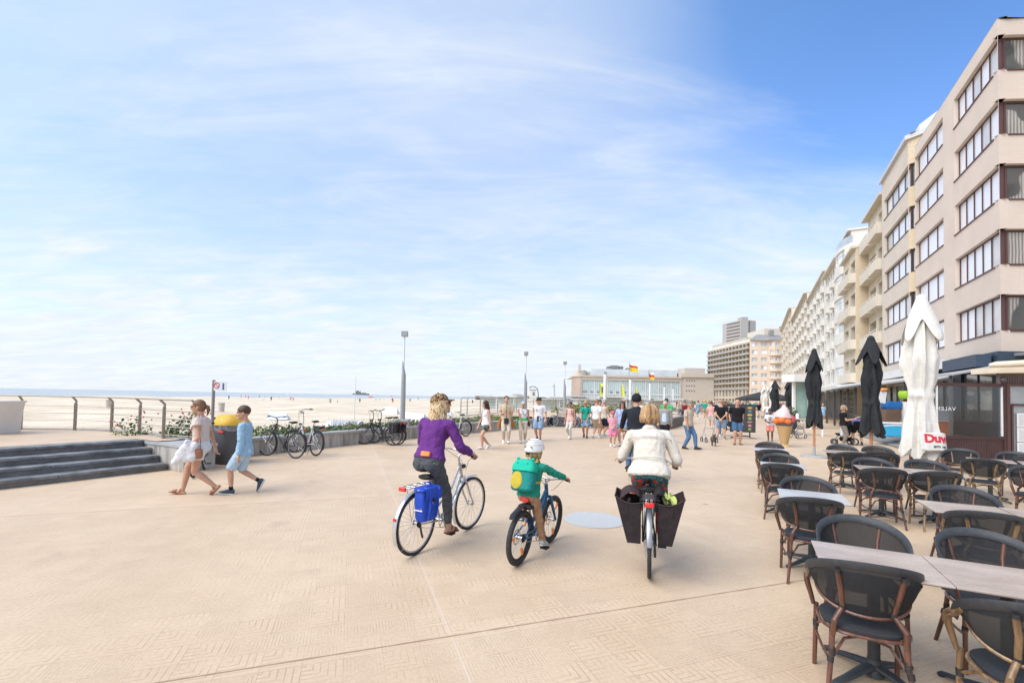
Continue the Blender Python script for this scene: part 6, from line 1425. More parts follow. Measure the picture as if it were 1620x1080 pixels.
    if hat and hat != 'helmet':
        kind, hm_ = hat; q = MB()
        if kind in ('cap', 'visor'):
            def dome(i, j): 
                th = 2*pi*i; ph = (pi/2)*j; r = 1.0; return hc+HR @ V(((.0535*u)*cos(th)*cos(ph)**.8, (-.008+.0625*cos(ph)**.8*sin(th))*u, (.016+.052*sin(ph))*u))
            q.surf(dome, 28, 8, wrap=True)
            def br(i, j):
                x = -1+2*i; return hc+HR @ V((.040*u*x*(1-.25*j), (.040+(.052*(1-abs(x)**2.2*.55))*j+.010*(1-x*x))*u, (.018-.012*j-.008*x*x*j)*u))
            q.surf(br, 12, 5); q.cap(HP(0, -.008, .067), HP(0, -.008, .069), .004*u, .004*u, 8)
            for k in range(24): pass
            o = q.build('cap', hm_, root); o.modifiers.new('t', 'SOLIDIFY').thickness = .004
        elif kind == 'beanie':
            q.ell(HP(0, -.010, .016), (.0535*u, .0620*u, .056*u), 20, R=HR); q.tube([hc+HR @ V((.0525*u*cos(t), (-.010+.060*sin(t))*u, -.004*u)) for t in [2*pi*i/24 for i in range(24)]], .0065*u, 8, closed=True); q.build('beanie', hm_, root)
    return dict(root=root, HP=HP, sp=sp, wr=wr, shp=shp, ank=ank, knee=knee, h=h, hc=hc, HR=HR, fw=fw, rt=rt, up=up, P0=P0, elb=elb, hw=hw)
def toloc(face, loc_, w):
    return Matrix.Rotation(-face, 3, 'Z') @ (V(w)-V(loc_))
def face_cam(loc_, deg=0):           # heading that looks at the camera, turned by deg
    return atan2(loc_[0], -loc_[1])*1.0+0 if False else (pi-atan2(loc_[0], loc_[1]))+radians(deg) if False else (pi-atan2(loc_[0], loc_[1]))+radians(deg)
def head_to(dx, dy): return atan2(-dx, dy)
def strap_bag(pp, label, mat, side=1, z=.40, size=(.20, .08, .22), name='shoulder_bag', front=.0, strap=True, cat='bag'):
    r = pp['root']; h = pp['h']; e = empty(name, r.location, r.rotation_euler.z, label, cat)
    c = V((side*.135*h, front*h, z*h)); b = MB(); bag_box(b, c, size, tb=.95); b.build('bag_body', mat, e)
    if strap:
        s = MB(); a = pp['shp'][0 if side > 0 else 1]+V((0, 0, .035*h)); a = pp['sp'](.298)-pp['rt']*side*.045*h+V((0, 0, .03*h)); f = pp['fw']*(.088*h+.02)
        pts = [c+V((0, 0, size[2]*.5)), pp['sp'](.10)+pp['rt']*side*.09*h+f*.9, pp['sp'](.20)+f*1.05, pp['sp'](.27)-pp['rt']*side*.03*h+f*.95, a+f*.2, pp['sp'](.26)-pp['rt']*side*.03*h-f*.8, pp['sp'](.15)+pp['rt']*side*.05*h-f*.9, c+V((0, -.04, size[2]*.5))]
        s.tube(pts, .008, 6, flat=.5); s.build('strap', shoe_k, e)
    return e
def backpack_straps(pp, mat, label):
    e = empty('backpack', pp['root'].location, pp['root'].rotation_euler.z, label, 'backpack'); h = pp['h']; b = MB(); bag_box(b, pp['sp'](.17)-pp['fw']*(.12*h), (.16*h, .085*h, .22*h)); b.build('bag_body', mat, e)
    for s in (-1, 1):
        q = MB(); q.tube([pp['sp'](.27)+pp['rt']*s*.05*h-pp['fw']*.08*h, pp['sp'](.30)+pp['rt']*s*.055*h+V((0, 0, .022*h)), pp['sp'](.24)+pp['rt']*s*.062*h+pp['fw']*(.083*h+.012), pp['sp'](.15)+pp['rt']*s*.088*h+pp['fw']*(.055*h+.012), pp['sp'](.13)+pp['rt']*s*.08*h-pp['fw']*.09*h], .012*h/1.7, 6, flat=.5); q.build('strap', mat, e)
    return e
# ---------------- fabrics
c_purple = cloth('knit_purple', (.125, .035, .19), var=.10, bump=.5, bs=60); c_jean_g = cloth('jeans_grey', (.075, .080, .088), var=.18, bump=.35, bs=22)
c_white = cloth('white_tee', (.64, .64, .66), var=.04); c_cream = cloth('cream_jacket', (.60, .555, .48), var=.05, bump=.35, bs=10); c_pink = cloth('pink', (.62, .30, .34)); c_rose = cloth('hot_pink', (.68, .18, .30))
c_ltblue = cloth('light_blue_sweat', (.27, .44, .60), var=.07); c_ltblue2 = cloth('light_blue_shorts', (.42, .55, .66), var=.07); c_denim = cloth('denim', (.08, .16, .28), var=.25, bump=.3, bs=20); c_denim_l = cloth('denim_light', (.22, .33, .46), var=.3); c_navy = cloth('navy', (.018, .028, .055)); c_black = cloth('black', (.014, .014, .016), bump=.3)
c_char = cloth('charcoal_fleece', (.022, .025, .032), bump=.5, bs=80); c_beige = cloth('beige', (.50, .42, .29)); c_sand = cloth('sand_trousers', (.52, .45, .36)); c_teal = cloth('teal', (.02, .30, .22)); c_green = cloth('kid_green', (.02, .24, .17), var=.1, bump=.5, bs=10); c_brown = cloth('kid_brown', (.34, .20, .12), var=.1, bump=.45, bs=12)
c_rust = cloth('rust', (.35, .13, .03)); c_grn = cloth('bright_green', (.05, .42, .12)); c_salmon = cloth('salmon', (.58, .20, .16)); c_taupe = cloth('taupe', (.20, .17, .14)); c_lilac = cloth('violet_blue', (.13, .12, .30)); c_red = cloth('dark_red', (.20, .02, .03)); c_grey = cloth('grey_tweed', (.26, .26, .24)); c_tank = cloth('blush_tank', (.60, .50, .44), var=.04)
c_khaki = cloth('khaki', (.40, .31, .21)); c_dblue = cloth('blue_shorts', (.06, .12, .21), var=.2); c_cyan = cloth('pale_blue_shirt', (.36, .46, .68))
leo = spotted('leopard_print', (.50, .29, .13), (.04, .022, .015), 90, .055)
leo.node_tree.nodes['Principled BSDF'].inputs['Roughness'].default_value = .8
leo = M('leopard_cap', (.5, .3, .14), rough=.85, var=0, tex=lambda nt, p, tc: (lambda v: (v.inputs['Scale'].__setattr__('default_value', 75), setattr(v, 'feature', 'F1'), nt.links.new(tc.outputs['Object'], v.inputs[0]), nt.links.new(ramp2(nt, v.outputs['Distance'], .40, .46, (.55, .33, .15), (.03, .018, .014)), p.inputs['Base Color'])))(nt.nodes.new('ShaderNodeTexVoronoi')))
camo = spotted('camo_shorts', (.10, .12, .09), (.30, .30, .22), 22, .2, col3=(.03, .035, .03)); legg = spotted('patterned_leggings', (.58, .54, .50), (.10, .08, .08), 48, .22)
flor = spotted('floral_skirt', (.02, .09, .10), (.50, .30, .04), 40, .16, col3=(.55, .04, .03))
WALK = lambda a=1, st=.13: dict(feet=((-.045, st*a, .0 if a > 0 else .035, 12 if a > 0 else -38, 4), (.045, -st*a, .035 if a > 0 else .0, -38 if a > 0 else 12, -4)), hands=((-.14, -.05*a+.02, .435), (.14, .09*a+.02, .45)), pz=.513, py=.0)
# ================ the three cyclists
def rider(B, label, H, dyaw=0, seat_back=.03, lean=.25, foot_side=(0, 1), dz=.04, **kw):
    face = B['root'].rotation_euler.z
    o = V(B['M'].translation); o.z = 0; L_ = lambda w: toloc(face, o, w)
    s = L_(B['seat']); h = H; pose = dict(kw.pop('pose', {})); P_ = [L_(q) for q in B['pedals']]; g = [L_(q) for q in B['grips']]   # order: right, left pedal; left, right grip
    pose.update(pz=(s.z+.085*H*.75+dz)/h, py=(s.y-seat_back)/h, px=s.x/h, lean=lean)
    R_, Lf = P_[0], P_[1]
    pose['feet'] = ((Lf.x/h, (Lf.y-.05)/h, (Lf.z+.022)/h, pose.pop('pitL', 4), 3), (R_.x/h, (R_.y-.05)/h, (R_.z+.022)/h, pose.pop('pitR', 4), -3))
    gl, gr = g; ho = pose.pop('handoff', .055)
    pose['hands'] = (((gl.x)/h, (gl.y-ho)/h, (gl.z+.035)/h), ((gr.x)/h, (gr.y-ho)/h, (gr.z+.035)/h))
    pose.setdefault('curl', .9); pose.setdefault('palm', ((1, 0, 0), (-1, 0, 0)))
    return person(label, o, face, H, pose=pose, **kw)
r1 = rider(B1, 'woman in a purple sweater and leopard cap riding the silver bicycle', 1.66, top=c_purple, low=c_jean_g, hair='wavy', hairm=h_bl, vox=.0075, female=True, sleeve='long', lowkind='slim', shoes='sandal', shoem=leather_d, hat=('cap', leo), glasses=True, lean=radians(14), topk='sweater', dis=(.032, .07), longtop=-.055, pose=dict(headyaw=radians(-38), headpitch=radians(-12), elbow=(0, -.4, -1), elb_out=.5, back=.06, pitR=-6))
r2 = rider(B2, 'small child in a green jacket and white helmet riding the mountain bike', 1.12, top=c_green, low=c_brown, hair='bob', hairm=h_bl2, hat='helmet', vox=.007, child=True, sleeve='long', lowkind='trousers', shoes='shoe', shoem=M('kid_shoe', (.42, .44, .42), rough=.7, var=.3, vs=40), lean=radians(16), topk='jacket', dis=(.028, .05), longtop=-.01, pose=dict(headyaw=radians(-12), elbow=(0, -.5, -1), elb_out=.5, pitR=-14, back=.05), dz=.03)
r3 = rider(B3, 'woman with short blonde hair in a cream jacket riding away with two bags', 1.58, top=c_cream, low=flor, hair='bob', hairm=h_bl2, vox=.0075, female=True, sleeve='long', lowkind='trousers', shoes='shoe', shoem=shoe_k, lean=radians(23), topk='jacket', dis=(.022, .09), longtop=.0, bulk=1.14, collar=True, pose=dict(elbow=(0, -.3, -1), elb_out=.42, back=.08, headpitch=radians(-2)))
r4 = rider(B4, 'man in a charcoal fleece and jeans cycling ahead of the white jacket', 1.78, top=c_char, low=c_denim, hair='short', hairm=h_dk, vox=.010, sleeve='long', lowkind='trousers', shoes='shoe', shoem=shoe_k, lean=radians(8), topk='fleece', dis=(.014, .10), longtop=.03, collar=True, hat=('beanie', cloth('dark_cap', (.02, .022, .027))), pose=dict(elbow=(0, -.3, -1), elb_out=.6), bulk=1.05)
jk = MB()                       # waist seam and back yoke seam of the cream jacket
for t_, w_, d_ in ((.085, .099, .077), (.225, .122, .086)):
    jk.tube([r3['sp'](t_)+r3['rt']*(w_*1.58*1.14*math.copysign(abs(cos(a))**.86, cos(a)))+r3['fw']*(d_*1.58*1.2*math.copysign(abs(sin(a))**.86, sin(a))+.004) for a in [2*pi*i/40 for i in range(40)]], .006, 6, closed=True)
jk.build('seam', c_cream, r3['root'])
# helmet of the child
hm = MB(); q2 = r2; u2 = 1.24*1.28 if False else q2['h']*1.30
def hd_(i, j):
    th = 2*pi*i; ph = (pi/2)*j; low = .012*cos(th+pi/2)*0-.018*(1-j)*(1 if sin(th) < 0 else .0)
    return q2['hc']+q2['HR'] @ V((.074*u2*cos(th)*cos(ph)**.75, (-.006+.084*cos(ph)**.75*sin(th))*u2, (.006+low+.080*sin(ph))*u2))
hm.surf(hd_, 40, 14, wrap=True); ho = hm.build('helmet', M('helmet_white', (.66, .64, .61), rough=.35, coat=.4, var=.04), q2['root']); ho.modifiers.new('t', 'SOLIDIFY').thickness = .012
for k_, (zr_, rr_) in enumerate(((.30, .9), (.48, .78), (.66, .6))):
    b = MB(); b.tube([q2['hc']+q2['HR'] @ V((.0765*u2*cos(t)*math.cos(zr_*pi/2)**.75, (-.006-.0875*abs(sin(t))*math.cos(zr_*pi/2)**.75*1.0)*u2, (.006+.082*math.sin(zr_*pi/2))*u2)) for t in [pi*i/24 for i in range(25)]], .0018, 5); b.build('stripe', M('helmet_line', (.10, .06, .06), rough=.5), ho)
for s in (-1, 1):
    b = MB(); b.ell(q2['hc']+q2['HR'] @ V((s*.030*u2, -.086*u2, .028*u2)), (.012*u2, .006*u2, .004*u2), 10, R=q2['HR'] @ Matrix.Rotation(s*.35, 3, 'Y')); b.build('vent', rubber, ho)
b = MB(); b.ell(q2['hc']+q2['HR'] @ V((0, -.068*u2, -.022*u2)), (.030*u2, .010*u2, .014*u2), 12); b.build('cradle', rubber, ho)
# backpack of the child
e = empty('backpack', q2['root'].location, q2['root'].rotation_euler.z, 'green and yellow toy backpack with eyes on the small cyclist', 'backpack'); h_ = q2['h']; BR = Matrix((q2['rt'], q2['fw'], q2['up'])).transposed().to_4x4(); BR.translation = q2['sp'](.155)-q2['fw']*.15*h_
tl = cloth('pack_teal', (.02, .42, .28), bump=.4, bs=14); dtl = cloth('pack_dark', (.02, .22, .20)); yel = cloth('pack_yellow', (.48, .38, .05))
b = MB(); secs = [(V((0, 0, -.16)), V((.10, 0, 0)), V((0, .055, 0))), (V((0, 0, -.14)), V((.125, 0, 0)), V((0, .075, 0))), (V((0, 0, -.02)), V((.13, 0, 0)), V((0, .085, 0))), (V((0, 0, .08)), V((.125, 0, 0)), V((0, .08, 0))), (V((0, 0, .13)), V((.10, 0, 0)), V((0, .065, 0)))]; b.loft(secs, 24, power=.6); b.xf(BR); b.build('bag_body', dtl, e)
b = MB(); b.loft([(V((0, -.012, .045)), V((.135, 0, 0)), V((0, .088, 0))), (V((0, -.006, .10)), V((.132, 0, 0)), V((0, .088, 0))), (V((0, 0, .155)), V((.105, 0, 0)), V((0, .07, 0))), (V((0, .01, .175)), V((.05, 0, 0)), V((0, .04, 0)))], 24, power=.6)
for s in (-1, 1): b.ell((s*.085, -.02, .175), (.022, .016, .018), 8)
b.xf(BR); b.build('flap', tl, e)
b = MB(); b.ell((-.045, -.080, -.055), (.066, .014, .092), 18); b.xf(BR); b.build('pocket', yel, e)
for s in (-1, 1):
    b = MB(); b.ell((s*.055, -.083, .12), (.012, .008, .012), 8); b.ell((s*.055, -.090, .12), (.005, .004, .005), 8, m=1); b.xf(BR); b.build('eye_patch', [tl, c_navy], e)
b = MB()
for k in range(7): b.box((-.075+k*.025, -.0955+.005*abs(k-3)*.6, .052), (.012, .006, .012), rz=0)
b.xf(BR); b.build('teeth_trim', whitel, e)
for s in (-1, 1):
    b = MB(); b.tube([q2['sp'](.285)+q2['rt']*s*.05*h_-q2['fw']*.09*h_, q2['sp'](.31)+q2['rt']*s*.055*h_+V((0, 0, .03*h_)), q2['sp'](.23)+q2['rt']*s*.07*h_+q2['fw']*.10*h_, q2['sp'](.12)+q2['rt']*s*.105*h_, q2['sp'](.10)+q2['rt']*s*.08*h_-q2['fw']*.10*h_], .014, 6, flat=.5); b.build('strap', yel, e)
# orange label on the jeans of the purple rider
b = MB(); b.box(r1['P0']+r1['up']*.045*1.66-r1['fw']*(.082*1.66)+V((.035, 0, 0)), (.12, .03, .055), R=Matrix.Rotation(-radians(14), 3, 'X')); b.build('waist_label', cloth('orange_label', (.75, .25, .08)), r1['root'], bevel=.008)
# ================ the walking pair at left
WLK1 = dict(feet=((-.04, -.155, .045, -48, 4), (.04, .165, .0, 12, -4)), hands=((-.15, .06, .49), (.165, -.10, .425)), pz=.508, headyaw=radians(6), lean=radians(2))
def ctr(a, b): return (G(*a)+G(*b))/2
pw1 = ctr((291, 789), (337, 775)); pw1.z = 0
w1p = person('woman in a blush top, white shorts and sunglasses walking left with a white jacket', pw1, head_to(-1, -.28), 1.62, top=c_tank, low=cloth('white_shorts', (.66, .65, .66), var=.03), lowkind='mini', hair='pony', hairm=hair_m('hair_chestnut', (.11, .055, .03), (.24, .13, .07)), skin_=skin, shoes='sandal', shoem=leather, female=True, sleeve='frill', longtop=-.085, glasses=M('sunglass_pink', (.30, .16, .12), rough=.2), vox=.0075, dis=(.018, .05), pose=WLK1)
b = MB(); b.loft([(w1p['sp'](.055), V((.083*1.62*1.04, 0, 0)), V((0, .062*1.62*1.1, 0))), (w1p['sp'](.078), V((.080*1.62*1.04, 0, 0)), V((0, .060*1.62*1.1, 0)))], 24, cap=False, power=.86); o = b.build('belt', leather, w1p['root']); o.modifiers.new('t', 'SOLIDIFY').thickness = .006; o.scale = (1.05, 1.06, 1)
# white jacket carried over her left arm and brown bag
e = empty('folded_jacket', w1p['root'].location, w1p['root'].rotation_euler.z, 'white jacket slung over the arm of the woman in white shorts', 'jacket')
b = MB(); x0_ = .165*1.62
for k, (y, z, r_) in enumerate(((.10, .84, .075), (.15, .77, .085), (.19, .70, .085), (.22, .64, .07), (.12, .68, .09), (.10, .91, .05), (.27, .60, .05), (.04, .76, .085), (.03, .68, .08), (.0, .86, .06))): b.ell((-x0_-.02, y, z), (.055, r_, r_*1.15), 12)
b.build('cloth', c_white, e, rem=.012, sm=14, dis=(.03, .07))
e = empty('handbag', w1p['root'].location, w1p['root'].rotation_euler.z, 'brown shoulder bag hanging under the white jacket', 'bag')
b = MB(); bag_box(b, (-x0_+.0, .03, .72), (.09, .28, .16)); b.build('bag_body', leather, e); b = MB(); b.tube([(-x0_+.01, -.08, .80), (-.18, -.04, 1.1), (-.13, .0, 1.37), (-.17, .07, 1.2), (-x0_, .14, .80)], .011, 6, flat=.4); b.build('strap', leather_d, e)
pw2 = ctr((368, 784), (400, 776)); pw2.z = 0
w2p = person('boy in a light blue sweatshirt and shorts walking behind the woman', pw2, head_to(-1, -.24), 1.50, top=c_ltblue, low=c_ltblue2, lowkind='long', hair='short', hairm=h_br, skin_=skin, shoes='shoe', shoem=shoe_n, sock=c_black, sleeve='long', child=True, vox=.0075, topk='sweatshirt', dis=(.028, .06), longtop=.02, pose=dict(feet=((-.045, .11, .0, 8, 4), (.04, -.165, .085, -62, -4)), hands=((-.12, .02, .455), (.15, .01, .445)), pz=.512, headyaw=radians(10)))
# ================ the promenade
def walker(label, u, v, H, deg, **k):
    loc_ = G(u, v); loc_.z = 0; k.setdefault('vox', .011); k.setdefault('dis', (.010, .09)); f = (pi-atan2(loc_.x, loc_.y))+radians(deg)      # 0 = facing the camera, + = turned to its own left (our right)
    return person(label, loc_, f, H, **k)
wk = WALK
P_ = walker('young woman in a white sleeveless top and camouflage shorts walking left', 768, 710, 1.62, -62, top=c_white, low=camo, lowkind='mini', hair='long', hairm=h_br, female=True, sleeve='none', shoes='shoe', pose=dict(wk(1, .10), headyaw=radians(-20)))
strap_bag(P_, 'small black shoulder bag of the young woman in camouflage shorts', shoe_k, side=1, z=.53, size=(.05, .18, .14))
P_ = walker('man in a beige tee looking down at his phone, brown jacket at the waist', 800, 701, 1.80, 4, top=c_beige, low=c_sand, hair='short', hairm=h_dk, sleeve='short', bulk=1.06, pose=dict(wk(1, .03), hands=((-.05, .16, .655), (.05, .16, .655)), headpitch=radians(-28), elbow=(0, -.3, -1)))
e = empty('phone', P_['root'].location, P_['root'].rotation_euler.z, 'dark phone held by the man in the beige tee', 'phone'); b = MB(); b.box((0, .19*1.8, .675*1.8), (.075, .14, .012)); b.build('phone_body', shoe_k, e)
for s in (-1, 1):
    b = MB(); b.loft([(V((s*.20, 0, .96)), V((.05, 0, 0)), V((0, .10, 0))), (V((s*.25, .02, .76)), V((.07, 0, 0)), V((0, .10, 0))), (V((s*.27, .03, .58)), V((.05, 0, 0)), V((0, .07, 0)))], 12); b.build('waist_jacket', c_rust, P_['root'])
strap_bag(P_, 'black crossbody bag on the man in the beige tee', shoe_k, side=0.02, z=.475, size=(.17, .08, .2), front=.10)
P_ = walker('grey haired woman in a white tank and sand trousers, green shirt round her waist', 827, 700, 1.60, 0, top=c_white, low=c_sand, hair='short', hairm=h_gr, skin_=skin_t, female=True, sleeve='none', pose=dict(wk(-1, .10), hands=((-.15, -.02, .43), (.04, .14, .50))))
b = MB(); b.loft([(V((0, 0, .96)), V((.165, 0, 0)), V((0, .125, 0))), (V((0, 0, .86)), V((.20, 0, 0)), V((0, .15, 0)))], 20, cap=False); b.loft([(V((.18, -.02, .9)), V((.05, 0, 0)), V((0, .08, 0))), (V((.25, -.02, .62)), V((.03, 0, 0)), V((0, .05, 0)))], 10); b.build('waist_shirt', c_grn, P_['root'])
strap_bag(P_, 'black small bag of the grey haired woman', shoe_k, side=-1, z=.46, size=(.10, .12, .16))
P_ = walker('man in a white tee and dark cap with a navy jacket tied over denim shorts', 852, 697, 1.76, -12, top=c_white, low=c_denim_l, lowkind='long', hair='short', sleeve='short', hat=('cap', cloth('olive_cap', (.03, .05, .03))), shoem=shoe_k, pose=dict(wk(1, .03), hands=((-.16, .06, .50), (.15, -.06, .58)), headyaw=radians(-40)))
b = MB(); b.ell(P_['sp'](.20)+V((.045*1.76, .083*1.76, 0)), (.032, .012, .034), 10); b.build('print', c_salmon, P_['root'])
b = MB(); b.loft([(V((0, 0, 1.02)), V((.175, 0, 0)), V((0, .13, 0))), (V((0, 0, .92)), V((.20, 0, 0)), V((0, .15, 0))), (V((0, 0, .80)), V((.205, 0, 0)), V((0, .155, 0)))], 20, cap=False); b.box((-.07, .16, .93), (.05, .03, .12)); b.build('waist_jacket', c_navy, P_['root'])
for s in (-.06, .07): b = MB(); b.box((s, .17, .90), (.05, .02, .13), rz=.2); b.build('sleeve_trim', c_white, P_['root'])
P_ = walker('woman in a pink top and patterned leggings walking by the dark wall', 902, 694, 1.60, -30, top=cloth('pale_pink', (.60, .40, .36)), low=legg, lowkind='slim', hair='short', hairm=h_br, skin_=skin_t, female=True, sleeve='none', glasses=True, pose=dict(wk(1, .05), hands=((-.14, .0, .43), (.14, .06, .44))))
backpack_straps(P_, c_navy, 'dark backpack of the woman in patterned leggings')
P_ = walker('woman in a teal tee and denim shorts wearing a black backpack', 926, 692, 1.66, -4, top=c_teal, low=c_denim_l, lowkind='shorts', hair='short', hairm=hair_m('hair_sand', (.30, .2, .12), (.45, .33, .22)), skin_=skin_t, female=True, sleeve='short', glasses=True, shoem=shoe_k, pose=dict(wk(1, .09), hands=((-.06, .12, .50), (.10, .10, .47))))
backpack_straps(P_, c_black, 'black backpack of the woman in the teal tee')
walker('man in a white tee and khaki shorts seen from behind beside the teal woman', 943, 693, 1.74, 150, top=c_white, low=c_khaki, lowkind='shorts', hair='short', hairm=hair_m('hair_red', (.22, .11, .06), (.34, .2, .12)), sleeve='short', bulk=1.06, pose=wk(-1, .08))
P_ = walker('child in a pink top, pink shorts and a blue and pink cap', 969, 706, 1.30, 2, top=c_pink, low=c_rose, lowkind='shorts', hair='short', hairm=h_br, child=True, sleeve='short', hat=('cap', cloth('cap_pink', (.58, .12, .20))), pose=dict(wk(1, .05), hands=((-.03, .13, .56), (.04, .13, .555))))
b = MB(); b.ell(P_['HP'](0, -.008, .055), (.036, .04, .024), 12); b.build('cap_top', cloth('cap_blue', (.03, .08, .35)), P_['root']); b = MB(); b.loft([(P_['sp'](.03), V((.125, 0, 0)), V((0, .10, 0))), (P_['sp'](-.04), V((.135, 0, 0)), V((0, .11, 0)))], 16, cap=False); b.box((.0, .12, .60), (.06, .02, .18)); b.build('waist_shirt', c_denim_l, P_['root'])
P_ = walker('woman in sunglasses and a pale blue shirt dress behind the charcoal fleece', 984, 705, 1.68, -6, top=c_cyan, low=c_denim_l, lowkind='mini', hair='long', hairm=h_br, female=True, sleeve='three', glasses=True, longtop=.05, pose=dict(wk(-1, .06)))
strap_bag(P_, 'navy tote bag of the woman in the pale blue shirt', c_navy, side=-1, z=.45, size=(.12, .2, .26))
P_ = walker('elderly couple member with grey hair and cream vest, behind the pink child', 955, 690, 1.70, 140, top=cloth('vest_cream', (.52, .47, .38)), low=c_navy, lowkind='shorts', hair='short', hairm=hair_m('hair_taupe', (.3, .24, .18), (.42, .36, .3)), female=True, sleeve='none', pose=wk(1, .07))
walker('person in a denim shirt and sunglasses half hidden beside the cream vest', 948, 689, 1.72, 20, top=c_denim_l, low=c_navy, lowkind='shorts', hair='short', hairm=h_dk, sleeve='short', glasses=True, pose=wk(-1, .07))
walker('small child mostly hidden behind the pink capped child', 975, 700, 1.10, 30, top=cloth('peach', (.6, .3, .2)), low=c_pink, lowkind='shorts', child=True, hair='short', sleeve='short', pose=wk(1, .05))
P_ = walker('elderly man in a grey jacket over a pale blue shirt, right of the white jacket', 1052, 700, 1.70, -14, top=c_grey, low=c_black, lowkind='trousers', hair='short', hairm=h_gr, skin_=skin_t, sleeve='long', topk='jacket', longtop=.03, bulk=1.1, shoem=shoe_k, pose=wk(1, .06))
b = MB(); b.loft([(P_['sp'](.285)+P_['fw']*.085, V((.05, 0, 0)), V((0, .03, 0))), (P_['sp'](.16)+P_['fw']*.135, V((.085, 0, 0)), V((0, .03, 0))), (P_['sp'](-.01)+P_['fw']*.155, V((.09, 0, 0)), V((0, .03, 0)))], 12); b.build('shirt_front', cloth('shirt_front', (.42, .50, .66)), P_['root'])
walker('man in a green shirt and sunglasses behind the elderly man', 1054, 690, 1.84, -10, top=c_grn, low=c_navy, hair='short', hairm=h_dk, sleeve='short', glasses=True, pose=wk(-1, .06))
walker('pale haired person in a white shirt and sunglasses between the fleece and the blonde head', 1012, 687, 1.80, 0, top=c_white, low=c_khaki, hair='short', hairm=h_gr, sleeve='short', glasses=True, pose=wk(1, .06))
P_ = walker('elderly man in a tan vest, flat cap and blue jeans walking right', 1088, 710, 1.74, 62, top=cloth('vest_tan', (.48, .41, .33)), low=c_denim, hair='short', hairm=h_gr, skin_=skin_t, sleeve='short', bulk=1.10, hat=('cap', cloth('cap_grey', (.20, .19, .16))), shoem=shoe_k, pose=dict(feet=((-.05, .15, 0, 10, 4), (.05, -.06, .0, -5, -4)), hands=((-.12, .05, .45), (.13, .07, .45)), pz=.512, lean=radians(4), headyaw=radians(-10)))
P_ = walker('woman seen from behind in a white tee and blue jeans, near the walking frame', 1142, 690, 1.66, 176, top=c_white, low=c_denim, hair='bob', hairm=hair_m('hair_auburn', (.16, .08, .04), (.3, .17, .09)), female=True, sleeve='short')
P_ = walker('broad man in a black tee and denim shorts, hands clasped behind his back', 1140.5, 694.5, 1.80, 178, top=c_black, low=c_denim_l, lowkind='shorts', hair='short', hairm=hair_m('hair_ginger', (.30, .15, .08), (.42, .25, .16)), sleeve='short', sock=c_black, shoem=c_grey, bulk=1.12, pose=dict(feet=((-.08, 0, 0, 0, 12), (.08, 0, 0, 0, -12)), hands=((-.03, -.115, .525), (.03, -.115, .53)), elb_out=1.2, elbow=(0, -.2, -.3)))
P_ = walker('bald man in a black tee and blue shorts standing before the menu board', 1166, 703, 1.82, 10, top=c_black, low=c_dblue, lowkind='shorts', hair='bald', skin_=skin, sleeve='short', shoes='slipper', shoem=shoe_k, bulk=1.08, pose=dict(feet=((-.06, .0, 0, 0, 8), (.05, .04, 0, 0, -22)), hands=((-.09, .05, .49), (.13, -.03, .50)), headyaw=radians(-8)))
strap_bag(P_, 'navy helmet shaped bag on the hip of the bald man', c_navy, side=1, z=.45, size=(.20, .16, .22), strap=False)
P_ = walker('boy in a white printed tee and salmon shorts standing beside the giant ice cream', 1218.5, 697.5, 1.42, -4, top=c_white, low=c_salmon, lowkind='shorts', hair='short', hairm=h_dk, skin_=skin_d, child=True, sleeve='short', shoes='none', pose=dict(feet=((-.05, 0, 0, 0, 4), (.05, 0, 0, 0, -4)), hands=((-.02, .14, .60), (.03, .14, .605)), elbow=(0, -.3, -1), elb_out=.8))
b = MB(); b.box(P_['sp'](.19)+P_['fw']*.125, (.13, .02, .15)); b.build('print', M('tee_print', (.18, .18, .18), rough=.8, var=0, tex=wood_tex((.08, .08, .09), (.5, .4, .34), (14, 14, 14))), P_['root'])
P_ = walker('woman in a black tee and taupe trousers reading beside the pushchair', 1334, 704, 1.66, 92, top=c_black, low=c_taupe, hair='bob', hairm=hair_m('hair_dkblonde', (.30, .2, .11), (.48, .36, .22)), female=True, sleeve='short', shoem=c_grey, bulk=1.05, pose=dict(hands=((-.08, .20, .66), (.08, .20, .66)), elbow=(0, -.3, -1), headpitch=radians(-14)))
e = empty('leaflet', P_['root'].location, P_['root'].rotation_euler.z, 'white leaflet in the hands of the woman in taupe trousers', 'leaflet'); b = MB(); b.box((0, .27*1.66, .70*1.66), (.24, .16, .006), R=Matrix.Rotation(radians(35), 3, 'X')); b.box((.0, .31*1.66, .715*1.66), (.22, .12, .006), R=Matrix.Rotation(radians(15), 3, 'X')); b.build('sheet', paper, e, smooth=False)
P_ = walker('man in a violet tee and black shorts bending over the pushchair', 1356, 704, 1.74, -176, top=c_lilac, low=c_black, lowkind='shorts', hair='short', hairm=h_br, sleeve='short', shoem=shoe_k, sock=c_black, pose=dict(lean=radians(82), pz=.52, py=-.06, feet=((-.09, 0, 0, 0, 6), (.09, 0, 0, 0, -6)), hands=((-.12, .30, .42), (.12, .30, .42)), elbow=(0, -1, 0), headpitch=radians(-60)))
P_ = walker('woman in a dark red top pushing a black pushchair, in the distance', 1084, 668, 1.66, 0, top=c_red, low=c_black, hair='short', hairm=h_dk, female=True, sleeve='long', vox=.015, pose=dict(hands=((-.09, .2, .60), (.09, .2, .60))))
walker('passer-by in a pink tee and white shorts, further off behind the black tee man', 1125, 678, 1.70, 170, top=cloth('soft_pink', (.6, .34, .32)), low=cloth('offwhite', (.6, .57, .52)), lowkind='shorts', hair='short', vox=.014, pose=wk(1, .08))
walker('person in blue behind the edge of the left menu board', 1146.5, 672, 1.75, 178, top=c_denim_l, low=c_denim, hair='short', vox=.015, sleeve='short', pose=wk(-1, .05))
